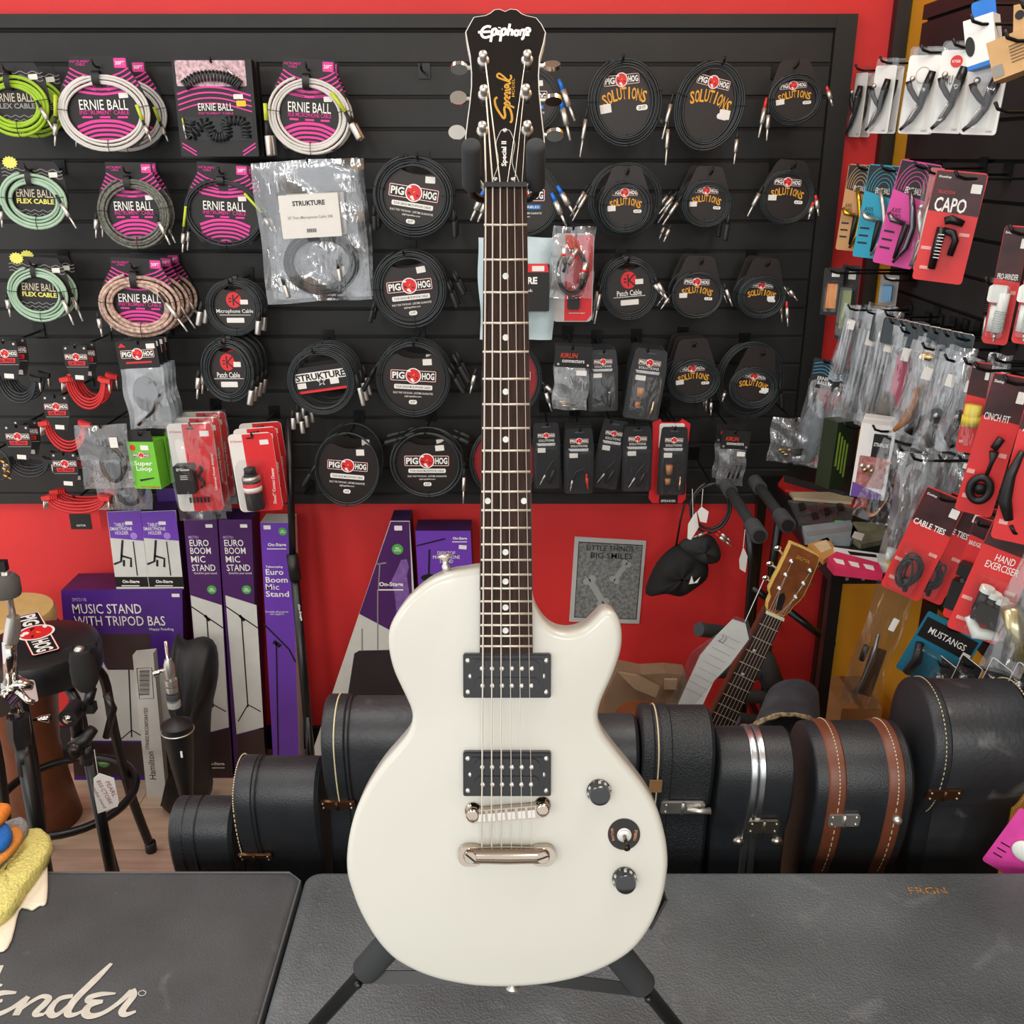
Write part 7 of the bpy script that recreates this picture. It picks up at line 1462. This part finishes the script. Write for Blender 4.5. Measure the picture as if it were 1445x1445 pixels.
for k in range(4):
    x = w_ * (-.12 + .16 * k); z = -h_ * (.06 + .025 * k); MB().cyl((x, -.02, z - .03), (x, -.02, z), .0085, n=14).obj('spring_post', BLACK, o, True); MB().cyl((x, -.02, z), (x, -.02, z + .008), .0095, n=16).obj('white_button', WPL, o, 'auto')
MB().tube([(-w_ * .22, -.02, -h_ * .3), (w_ * .02, -.024, -h_ * .4), (w_ * .4, -.022, -h_ * .37)], [.006, .010, .008], 10).obj('palm_rest', WPL, o, True); blister(e, w_ * .86, h_ * .5, .004, -h_ * .2, .042)
e, w_, h_ = redpack('red card lettered BRIDGE PIN with black puller, left of the hand exerciser', 1352, 730, 1384, 880, .72, -40, -8, 'BRIDGE PIN', .8, .04, .25, 0, .2); MB().tube([(0, -.014, h_ * .0), (0, -.014, -h_ * .34)], .008, 10).obj('puller_body', BLACK, e, True); MB().box((0, -.014, h_ * .03), (.026, .02, .02)).obj('puller_head', BLACK, e); MB().box((0, -.014, -h_ * .22), (.03, .02, .05)).obj('puller_jaw', BLACK, e)
e, w_, h_ = rp('zip_bag', 'pinkish clear zip bag with a brass slide tube, at the right edge', 'bag', 1412, 778, 1475, 955, .64, -30, -8); bag(e, w_, h_, .035, FOGBAG, 121, nx=9, nz=14); MB().tube([(-w_ * .3, 0, h_ * .02), (w_ * .3, 0, -h_ * .34)], .012, 16).obj('slide_tube', mat('pale_brass', '#c9be94', .25, .9), e, True)
# ---- low goods over the yellow wall
e, w_, h_ = rp('zip_bag', 'tall clear zip bag with black clips and chrome, over the yellow wall', 'bag', 1210, 824, 1264, 1000, .80, -22, -9); bag(e, w_, h_, .025, BAG, 131, nx=9, nz=14); card(e, w_ * .4, h_ * .4, mat('brown_insert', '#5a3a24', .5), .003, .006, .001, 'insert', w_ * .1, -h_ * .22); MB().tube([(-w_ * .05, 0, h_ * .1), (w_ * .0, -.004, -h_ * .1), (-w_ * .05, -.004, -h_ * .3), (-w_ * .15, 0, -h_ * .42)], [.003, .006, .004, .006], 8).obj('clip', STEEL, e, True); MB().tube([(-w_ * .25, 0, -h_ * .02), (-w_ * .25, 0, -h_ * .14)], .007, 8).obj('clip', BLACK, e, True); sticker(e, w_ * .22, h_ * .22, -.014, w_ * .16, h_ * .1, -8)
e, w_, h_ = rp('strap_pack', 'teal card with black panel lettered MUSTANGS, over the yellow wall', 'package', 1282, 876, 1366, 969, .86, -32, -18); card(e, w_, h_, mat('teal_card', '#1f6f8a', .4, var=.06), .004); poly(e, [(-w_ * .46, h_ * .42), (w_ * .46, h_ * .42), (w_ * .46, h_ * .1), (-w_ * .46, h_ * .1)], CARDK, -.0006, .0006, 'black_panel'); text(e, 'MUSTANGS', 0, h_ * .26, -.0012, w_ * .66, h_ * .1, WHITE, .02); sticker(e, w_ * .4, h_ * .14, -.0014, w_ * .14, h_ * .12); MB().tube([(-w_ * .35, -.01, h_ * .05), (-w_ * .25, -.012, -h_ * .2), (-w_ * .3, -.01, -h_ * .45)], [.008, .010, .008], 10).obj('strap_block', BLACK, e, True); blister(e, w_ * .8, h_ * .5, 0, -h_ * .22, .02)
for k, (x, y) in enumerate(((1318, 930), (1352, 930), (1394, 934), (1430, 940))):
    e, w_, h_ = rp('pick_pack', 'thin black card pack with clear blister of parts, %s of four low ones' % ['first', 'second', 'third', 'last'][k], 'package', x - 4, y, x + 26, y + 50, .87 + .015 * (k % 2), -62, -14); card(e, w_, h_, CARDK, .004); MB().tube([(a, -.001, b) for a, b in rrect(w_, h_, .004, 2)], .0009, 4, closed=True).obj('card_rim', WHITE, e); blister(e, w_ * .8, h_ * .5, 0, 0, .02); MB().sphere((0, -.008, 0), .009, 6).obj('parts', STEEL, e, True)
e, w_, h_ = rp('capo_pack', 'bright pink card with white oval, bottom right corner beside the largest case', 'package', 1408, 1150, 1478, 1240, .80, -30, -18); card(e, w_, h_, mat('bright_pink_card', '#e04aa6', .4), .005); MB().sphere((w_ * .1, -.004, -h_ * .02), w_ * .3, 12, (1, .3, .9)).obj('white_shaker', WPL, e, True)
for k in range(3): MB().box((-w_ * .3, -.0006, -h_ * (.1 + .1 * k)), (w_ * .2, .0006, .002)).obj('small_print', CARDK, e)
# ================================================================ CORNER: TABLE, RACK, ACOUSTIC GUITAR, POSTER
TZ = .934
e = empty('display_table', 'narrow black metal table in the corner, heaped with small packages', 'table', (.83, 2.33, 0))
MB().box((0, 0, TZ - .012), (.25, .70, .024)).obj('tabletop', METALK, e)
for sx in (-.11, .11):
    for sy in (-.335, .335): MB().box((sx, sy, (TZ - .024) / 2), (.026, .026, TZ - .024)).obj('leg', METALK, e)
for k in range(6): MB().cyl((-.09 + k * .036, -.351, TZ - .012), (-.09 + k * .036, -.349, TZ - .012), .004, n=10).obj('rivet', SILV, e)
MB().box((-.11, 0, .25), (.018, .64, .018)).obj('stretcher', METALK, e); MB().box((.0, -.335, .25), (.2, .018, .018)).obj('stretcher', METALK, e)
def flat(name, label, pts, z, th, m, cat='package', clearwrap=False):
    P_ = [hitZ(x, y, z + th) for x, y in pts]; c_ = sum(P_, Vector()) / len(P_); e = empty(name, label, cat, (c_.x, c_.y, z), (0, 0, 0), 'packages heaped on the corner table')
    mb = MB(); q = [(p.x - c_.x, p.y - c_.y) for p in P_]; n = len(q)
    mb.add([(x, y, 0) for x, y in q] + [(x, y, th) for x, y in q], [tuple(range(n)), tuple(range(2 * n - 1, n - 1, -1))] + [(i, (i + 1) % n, n + (i + 1) % n, n + i) for i in range(n)]); mb.obj('pack_body', m, e)
    def on(pts2, m2, h=.0006, nm='print_panel'):
        R_ = [hitZ(x, y, z + th) - Vector((c_.x, c_.y, z)) for x, y in pts2]; k = MB(); k.add([(p.x, p.y, th + h) for p in R_] + [(p.x, p.y, th * .5) for p in R_], [tuple(range(len(R_)))] + [(i, (i + 1) % len(R_), len(R_) + (i + 1) % len(R_), len(R_) + i) for i in range(len(R_))]); return k.obj(nm, m2, e)
    return e, on
e, on = flat('strap_pack', 'red bordered pack with black rolled strap at the back of the table', [(1098, 682), (1112, 664), (1205, 668), (1226, 712), (1200, 712), (1108, 690)], TZ, .008, PRED)
on([(1106, 680), (1116, 664), (1200, 668), (1216, 704), (1190, 704)], mat('black_strap_web', '#1c1a1a', .6, var=.2, vscale=60), .02, 'rolled_strap')
e, on = flat('string_pack', 'clear bag of metal parts on the table, below the red bordered pack', [(1112, 706), (1170, 700), (1206, 718), (1200, 742), (1128, 738)], TZ, .008, FOGBAG)
for k in range(7): on([(1126 + k * 9, 712 + (k % 3) * 7), (1134 + k * 9, 710 + (k % 3) * 7), (1138 + k * 9, 720 + (k % 3) * 6), (1129 + k * 9, 722 + (k % 3) * 6)], STEEL if k % 2 else BLACK, .003, 'metal_part')
on([(1178, 735), (1190, 735), (1191, 740), (1179, 740)], MATS['green_sticker_bright'], .001, 'green_sticker')
e, on = flat('wood_strips', 'pale wooden strips wrapped in plastic on the table', [(1114, 694), (1170, 694), (1205, 702), (1202, 708), (1120, 702)], TZ + .009, .008, mat('pale_wood_strip', '#b9a98a', .6), 'strips')
e, on = flat('string_pack', 'grey plastic pouch on the table with folded end', [(1132, 742), (1200, 734), (1212, 752), (1200, 764), (1136, 762)], TZ, .012, mat('grey_pouch', '#8f9aa0', .4, var=.15)); on([(1138, 752), (1198, 744), (1200, 749), (1140, 757)], GREYP, .002, 'pouch_fold')
e, on = flat('string_pack', 'olive and white crumpled packet beside the grey pouch', [(1204, 736), (1248, 738), (1254, 760), (1215, 768), (1200, 758)], TZ, .012, mat('olive_packet', '#7d7d66', .5, var=.3, vscale=40)); on([(1206, 750), (1220, 754), (1216, 763), (1202, 758)], STICK, .001, 'price_sticker')
e, on = flat('reed_box', 'orange and tan flat box near the front left of the table', [(1140, 768), (1168, 758), (1182, 778), (1162, 790)], TZ, .012, mat('tan_orange_box', '#c98f52', .5)); on([(1148, 768), (1166, 762), (1174, 774), (1160, 780)], mat('cream_panel', '#dcc79a', .5), .001)
e, on = flat('reed_box', 'white flat box with yellow edge at the table front', [(1176, 772), (1250, 782), (1262, 800), (1180, 790)], TZ, .016, WCARD); on([(1196, 778), (1236, 783), (1238, 787), (1200, 783)], CARDK, .0008, 'print_line'); on([(1252, 784), (1262, 798), (1254, 799), (1246, 787)], YEL, .0008, 'yellow_edge')
e, on = flat('string_pack', 'hot pink and white packet strip along the table front edge', [(1168, 788), (1180, 778), (1240, 794), (1246, 808), (1178, 800)], TZ + .001, .02, mat('hot_pink_packet', '#d8325e', .4))
for k in range(3): on([(1176 + k * 21, 788 + k * 4), (1190 + k * 21, 791 + k * 4), (1192 + k * 21, 797 + k * 4), (1180 + k * 21, 794 + k * 4)], WHITE, .001, 'white_lettering_block')
# ---------------------------------------------------------------- guitar rack with foam arms
FOAM2 = mat('foam_sleeve_grey', '#3c3e40', .85, var=.1, bump=.15, bscale=120)
e = empty('guitar_rack', 'black multi-guitar rack with grey foam arms in the corner', 'guitar rack', (.56, 2.38, 0)); O = e.location
def yarm(near, far, Yn):
    a = hitY(near[0], near[1], Yn); b = hitZ(far[0], far[1], a.z); b.x = a.x; return a - O, b - O
for near, far, Yn in (((1072, 757), (1028, 684), 2.05), ((1112, 742), (1067, 679), 2.12)):
    a, b = yarm(near, far, Yn); d = (b - a).normalized(); L = (b - a).length
    MB().tube([a, b], .0135, 14).obj('support_arm', mat('dark_foam_tube', '#202224', .8), e, True); MB().tube([a + d * .004, a + d * .07], .0195, 18).obj('foam_sleeve', FOAM2, e, 'auto'); MB().tube([b - d * .06, b], .0185, 18).obj('foam_sleeve', FOAM2, e, 'auto'); MB().cyl(a - d * .001, a + d * .003, .014, n=18).obj('end_cap', BLACK, e, 'auto')
def rk(x, y, Y=2.38): return hitY(x, y, Y) - O
for pts in ([(1056, 742), (1062, 800), (1046, 1005)], [(1102, 718), (1090, 800), (1078, 1000)]):
    P_ = [rk(*p) for p in pts]; lo = P_[-1].copy(); lo.z = .01; MB().tube(P_ + [lo], .012, 10).obj('post', METALK, e, True)
for a, b in (((1058, 826), (1090, 850)), ((1108, 858), (1172, 908))): MB().tube([rk(*a), rk(b[0], b[1], 2.36)], .010, 10).obj('cross_bar', METALK, e, True); MB().sphere(rk(b[0], b[1], 2.34), .014, 8).obj('joint_knob', BLACK, e, True)
for a, b in (((986, 888), (1046, 896)), ((1010, 947), (1066, 950)), ((1022, 978), (1076, 984)), ((1036, 1014), (1070, 1018))):
    MB().tube([rk(a[0], a[1], 2.28), rk(b[0], b[1], 2.36)], .019, 16).obj('foam_sleeve', FOAM2, e, 'auto')
MB().tube([rk(1062, 900), rk(1075, 930), rk(1100, 985)], [.018, .035, .03], 14).obj('foam_block', FOAM2, e, True)
# ---------------------------------------------------------------- acoustic guitar
AY = 1.93; e = empty('acoustic_guitar', 'acoustic guitar with wooden headstock leaning diagonally behind the cases', 'guitar', hitY(940, 1120, AY)); O2 = e.location
def A(x, y): p = hitY(x, y, AY) - O2; return (p.x, p.z)
WOODH = mat('rosewood_headstock', '#7a4522', .35, var=.35, vscale=30); BIND = mat('cream_guitar_binding', '#d9b860', .4); SPR = mat('spruce_top', '#b9793a', .35, var=.12, vscale=14)
bp = smooth_closed([A(p[0], p[1] + 24) for p in [(985, 1045), (960, 1010), (925, 992), (890, 993), (868, 1015), (862, 1050), (868, 1085), (850, 1120), (835, 1170), (850, 1230), (900, 1265), (960, 1260), (1010, 1220), (1030, 1170), (1025, 1125), (1035, 1090), (1030, 1065), (1010, 1050)]], 4)
MB().prism([(p.x, p.y) for p in bp], 0, .08).obj('body', mat('brown_guitar_side', '#6b3a1a', .4), e); MB().prism([(p.x, p.y) for p in inset(bp, -.0012)], .0, .006).obj('body_binding', BIND, e); MB().prism([(p.x, p.y) for p in inset(bp, .004)], -.001, .01).obj('soundboard', SPR, e)
MB().prism([(p[0], p[1]) for p in ell(.048, .048, 28, *A(955, 1115))], -.003, -.0005).obj('sound_hole', BLACK, e)
nk = [A(*p) for p in [(1079, 857), (1104, 868), (1012, 1068), (978, 1052)]]; MB().prism(nk, -.014, -.004).obj('fretboard', mat('dark_fretboard', '#33221c', .45, var=.2), e); MB().prism(nk, -.004, .014).obj('neck', mat('mahogany_acoustic_neck', '#5a3018', .4), e)
for k in range(9):
    t = [.09, .18, .27, .355, .435, .51, .585, .655, .72][k]; l = Vector(nk[0]).lerp(Vector(nk[3]), t); r = Vector(nk[1]).lerp(Vector(nk[2]), t); MB().tube([(l.x, -.0145, l.y), (r.x, -.0145, r.y)], .0007, 6).obj('fret', FRET, e)
    if k in (2, 4): m_ = (l + r) / 2; MB().cyl((m_.x - .004, -.0147, m_.y + .008), (m_.x - .004, -.013, m_.y + .008), .003, n=12).obj('fret_marker', INLAY, e)
hp = smooth_closed([A(*p) for p in [(1112, 768), (1117, 764), (1150, 779), (1154, 786), (1149, 800), (1132, 838), (1118, 852), (1105, 866), (1080, 856), (1085, 838), (1083, 828), (1098, 798)]], 2)
MB().prism([(p.x, p.y) for p in hp], -.012, .004).obj('headstock', BIND, e); MB().prism([(p.x, p.y) for p in inset(hp, .002)], -.0135, -.01).obj('headstock_face', WOODH, e)
MB().prism([A(1079, 857), A(1104, 868), A(1103, 872), A(1078, 861)], -.018, -.004).obj('nut', mat('bone_nut', '#e6dcb8', .4), e)
MB().prism([A(*p) for p in [(1098, 835), (1104, 832), (1106, 840), (1100, 858), (1090, 855)]], -.0145, -.013).obj('truss_rod_cover', BLACK, e)
q = A(1131, 786); text(e, 'SIGMA', q[0], q[1], -.0142, .032, .008, GOLD, .02, 0, -25)
for i, (x, y) in enumerate([(1114, 788), (1106, 807), (1097, 826), (1140, 801), (1131, 819), (1120, 838)]):
    q = A(x, y); MB().lathe([(.0055, 0), (.005, .003), (.003, .004), (.003, .010), (.001, .011)], (q[0], -.0135, q[1]), (0, -1, 0), 12).obj('tuner_post', SILV, e, True)
    bx, by = [(1097, 773), (1086, 795), (1080, 815), (1152, 797), (1142, 822), (1132, 838)][i]; b_ = A(bx, by); ex_ = A(x + (-8 if i < 3 else 8), y + (-4 if i < 3 else 4)); MB().tube([(ex_[0], -.002, ex_[1]), (b_[0], -.002, b_[1])], .0025, 6).obj('tuner_shaft', SILV, e, True); MB().sphere((b_[0], -.002, b_[1]), .008, 8, (1, .5, .75)).obj('tuner_button', CHROME, e, True)
    s0 = Vector(nk[0]).lerp(Vector(nk[1]), .12 + .15 * [0, 1, 2, 5, 4, 3][i]); s1 = Vector(nk[3]).lerp(Vector(nk[2]), .12 + .15 * [0, 1, 2, 5, 4, 3][i]); MB().tube([(q[0], -.02, q[1]), (s0.x, -.0185, s0.y), (s1.x, -.019, s1.y)], .0005, 5).obj('string', STRG, e)
# ---------------------------------------------------------------- paper in plastic, paper bag, cap, tags, loop
e = empty('repair_ticket', 'white handwritten ticket in a clear sleeve hanging from the acoustic headstock', 'paper', hitY(1005, 935, 1.88)); O3 = e.location
TT = lambda x, y: tuple((hitY(x, y, 1.88) - O3).xz)
tp_ = [(1034, 874), (1052, 880), (1057, 902), (1030, 938), (1008, 960), (990, 998), (956, 996), (972, 960), (988, 925), (1010, 898)]
MB().prism([TT(*p) for p in tp_], 0, .001).obj('paper_sheet', mat('white_paper', '#e4e4de', .7, var=.04), e); MB().prism([TT(x + (4 if x > 1000 else -12), y - 4) for x, y in tp_], -.003, .003).obj('clear_sleeve', BAG, e)
mb = MB()
for k in range(9): x, y = 1030 - 6.5 * k, 900 + 9.5 * k; mb.ribbon([TT(x - 12, y - 6), TT(x + 14, y + 7)], .0006, -.0006, .0003)
o = mb.obj('ruled_lines', GREYP, e); o['kind'] = 'stuff'; q = TT(1020, 902); text(e, '23', q[0], q[1], -.0008, .014, .016, GREYP, 0, 0, -30); MB().tube([Vector((*TT(1051, 878), 0)).xzy, Vector((*TT(1078, 818), 0)).xzy], .0008, 5).obj('string', WHITE, e)
e = empty('paper_bag', 'crumpled brown paper bag behind the guitar cutaway', 'bag', hitY(905, 1010, 2.36)); O3 = e.location; rnd = random.Random(5)
pts = [(846, 1030), (852, 985), (872, 945), (905, 952), (940, 950), (968, 953), (972, 968), (962, 1000), (955, 1035)]
MB().prism([((hitY(x, y, 2.36) - O3).x, (hitY(x, y, 2.36) - O3).z) for x, y in pts], 0, .06).obj('bag_body', mat('brown_kraft_paper', '#8a6f55', .8, var=.12, vscale=25, bump=.4, bscale=40), e)
MB().prism([((hitY(x, y, 2.34) - O3).x, (hitY(x, y, 2.34) - O3).z) for x, y in [(872, 947), (900, 952), (930, 968), (925, 982), (895, 970)]], -.03, -.018).obj('folded_flap', mat('kraft_paper_light', '#a1876a', .8, var=.1), e)
MB().box((hitY(946, 965, 2.35) - O3), (.035, .01, .03)).obj('paper_handle', MATS['kraft_paper_light'], e)
lowz = (hitY(905, 1030, 2.36)).z; MB().box(((hitY(905, 1030, 2.36) - O3).x, .03, -O3.z + lowz / 2), (.19, .06, lowz)).obj('bag_base', MATS['brown_kraft_paper'], e)
FAB = mat('black_fabric', '#141314', .85, var=.2, vscale=40, bump=.4, bscale=60); FAB2 = mat('black_cap_brim', '#232425', .8)
e = empty('fabric_cap', 'black fabric cap hanging by a strap against the red wall', 'cap', hitY(962, 800, 2.56)); O3 = e.location
CC = lambda x, y, Y=2.56: hitY(x, y, Y) - O3
def puff(pts, Y, dep, m, name, k=3):
    q = smooth_closed([tuple(CC(x, y, Y).xz) for x, y in pts], k); n = len(q); cx = sum(p.x for p in q) / n; cz_ = sum(p.y for p in q) / n; vs = []; y0 = Y - 2.56
    for s_, d in ((1, 0), (.92, -.5), (.7, -.85), (.4, -1), (.05, -1)): vs += [(cx + (p.x - cx) * s_, y0 + d * dep + .004 * math.sin(i * 1.1) * (s_ < 1), cz_ + (p.y - cz_) * s_) for i, p in enumerate(q)]
    vs += [(p.x, y0 + .01, p.y) for p in q]
    m_ = MB(); m_.add(vs, [(i * n + k_, i * n + (k_ + 1) % n, (i + 1) * n + (k_ + 1) % n, (i + 1) * n + k_) for i in range(4) for k_ in range(n)] + [(5 * n + k_, 5 * n + (k_ + 1) % n, (k_ + 1) % n, k_) for k_ in range(n)] + [tuple(range(6 * n - 1, 5 * n - 1, -1))]); return m_.obj(name, m, e, True)
puff([(911, 838), (922, 805), (938, 783), (962, 768), (990, 775), (999, 795), (997, 815), (975, 830), (957, 840), (935, 834)], 2.56, .05, FAB, 'cap_crown'); puff([(959, 768), (985, 757), (1005, 758), (1017, 778), (1014, 792), (1000, 795), (978, 788)], 2.53, .02, FAB2, 'cap_brim')
MB().tube([CC(954, 770), CC(960, 735), CC(966, 712)], .003, 6).obj('strap', BLACK, e, True); MB().prism([tuple(CC(x, y, 2.50).xz) for x, y in [(972, 824), (976, 812), (979, 822), (988, 814), (984, 822)]], -.062, -.061).obj('white_mark', WHITE, e); hook(hitY(966, 706, 2.60), 'the black fabric cap')
e, u, v = coil('thin black cable loop with red plugs hanging over the foam arms', 1003, 716, 31, 37, 2.42, 'plain', CABLE, 2, 7, 0, [('j', 1000, 750, 980, 757, REDB), ('j', 1015, 748, 1036, 764, REDB), ('j', 1012, 752, 1036, 770, REDB)], [], jr=4, hooked=True)
for lb, pts, st_, Y in (('white paper tag hanging in the cable loop, upper one', [(984, 722), (990, 715), (1000, 722), (997, 738), (988, 736)], (992, 690), 2.38), ('white paper tag behind the cable loop, lower left one', [(971, 740), (978, 728), (983, 722), (986, 744), (975, 762), (970, 760)], (977, 690), 2.40), ('white blank tag on a long string below the foam arm', [(1043, 790), (1049, 772), (1055, 785), (1052, 808), (1044, 803)], (1052, 742), 2.30)):
    e = empty('price_tag', lb, 'tag', hitY(pts[0][0], pts[0][1], Y)); q = [tuple((hitY(x, y, Y) - e.location).xz) for x, y in pts]; MB().prism(q, 0, .001).obj('tag_card', STICK, e); s1 = hitY(pts[1][0], pts[1][1], Y) - e.location; s2 = hitY(st_[0], st_[1], Y) - e.location; MB().tube([s1, s2], .0008, 5).obj('string', WHITE, e)
# poster
e = empty('poster', 'grey framed poster lettered LITTLE THINGS BIG SMILES on the red wall', 'poster', hitY(857, 818, WALLY + .017)); O3 = e.location
Q = lambda x, y: tuple((hitY(x, y, WALLY + .017) - O3).xz)
MB().prism([Q(*p) for p in [(811, 757), (912, 763), (902, 880), (803, 877)]], -.001, .001).obj('sheet', mat('poster_white', '#c4c5c4', .6, var=.02), e)
MB().prism([Q(*p) for p in [(816.5, 764), (907, 769), (898, 874), (810, 871)]], -.0016, -.0008).obj('border', CARDK, e); MB().prism([Q(*p) for p in [(817.5, 765), (906, 770), (897, 873), (811, 870)]], -.002, -.001).obj('printed_field', mat('poster_grey', '#7f8483', .6, var=.45, vscale=110), e)
q = Q(861, 773.5); text(e, 'LITTLE THINGS', q[0], q[1], -.0024, .142, .017, CARDK, .03, 0, -2); q = Q(863, 784); text(e, 'BIG SMILES', q[0], q[1], -.0024, .125, .018, CARDK, .03, 0, -2)
LG = mat('poster_pale_grey', '#a7acab', .6, var=.03)
def bone(x0, y0, x1, y1, r):
    a, b = Vector(Q(x0, y0)), Vector(Q(x1, y1)); d = (b - a).normalized(); n_ = Vector((-d.y, d.x)); m_ = MB(); m_.ribbon([a, b], r * 1.5, -.0026, .0005)
    for c_ in (a, b):
        for s_ in (-1, 1): k = c_ + n_ * s_ * r * .7; m_.prism(ell(r * .9, r * .9, 14, k.x, k.y), -.0029, -.0024)
    return m_.obj('bone_picture', LG, e)
bone(832, 818, 851, 850, .013); bone(884, 795, 867, 818, .0105)
# tall kraft carton beside the yellow wall
c0 = hitY(1205, 1000, 2.10); e = empty('carton', 'tall brown cardboard carton standing against the yellow wall behind the cases', 'box', (c0.x + .02, 2.18, 0)); MB().box((0, 0, c0.z / 2), (.10, .16, c0.z), None).obj('carton', KRAFT, e); MB().box((0, 0, c0.z + .001), (.014, .155, .002)).obj('packing_tape', mat('brown_tape', '#7a5230', .4), e)
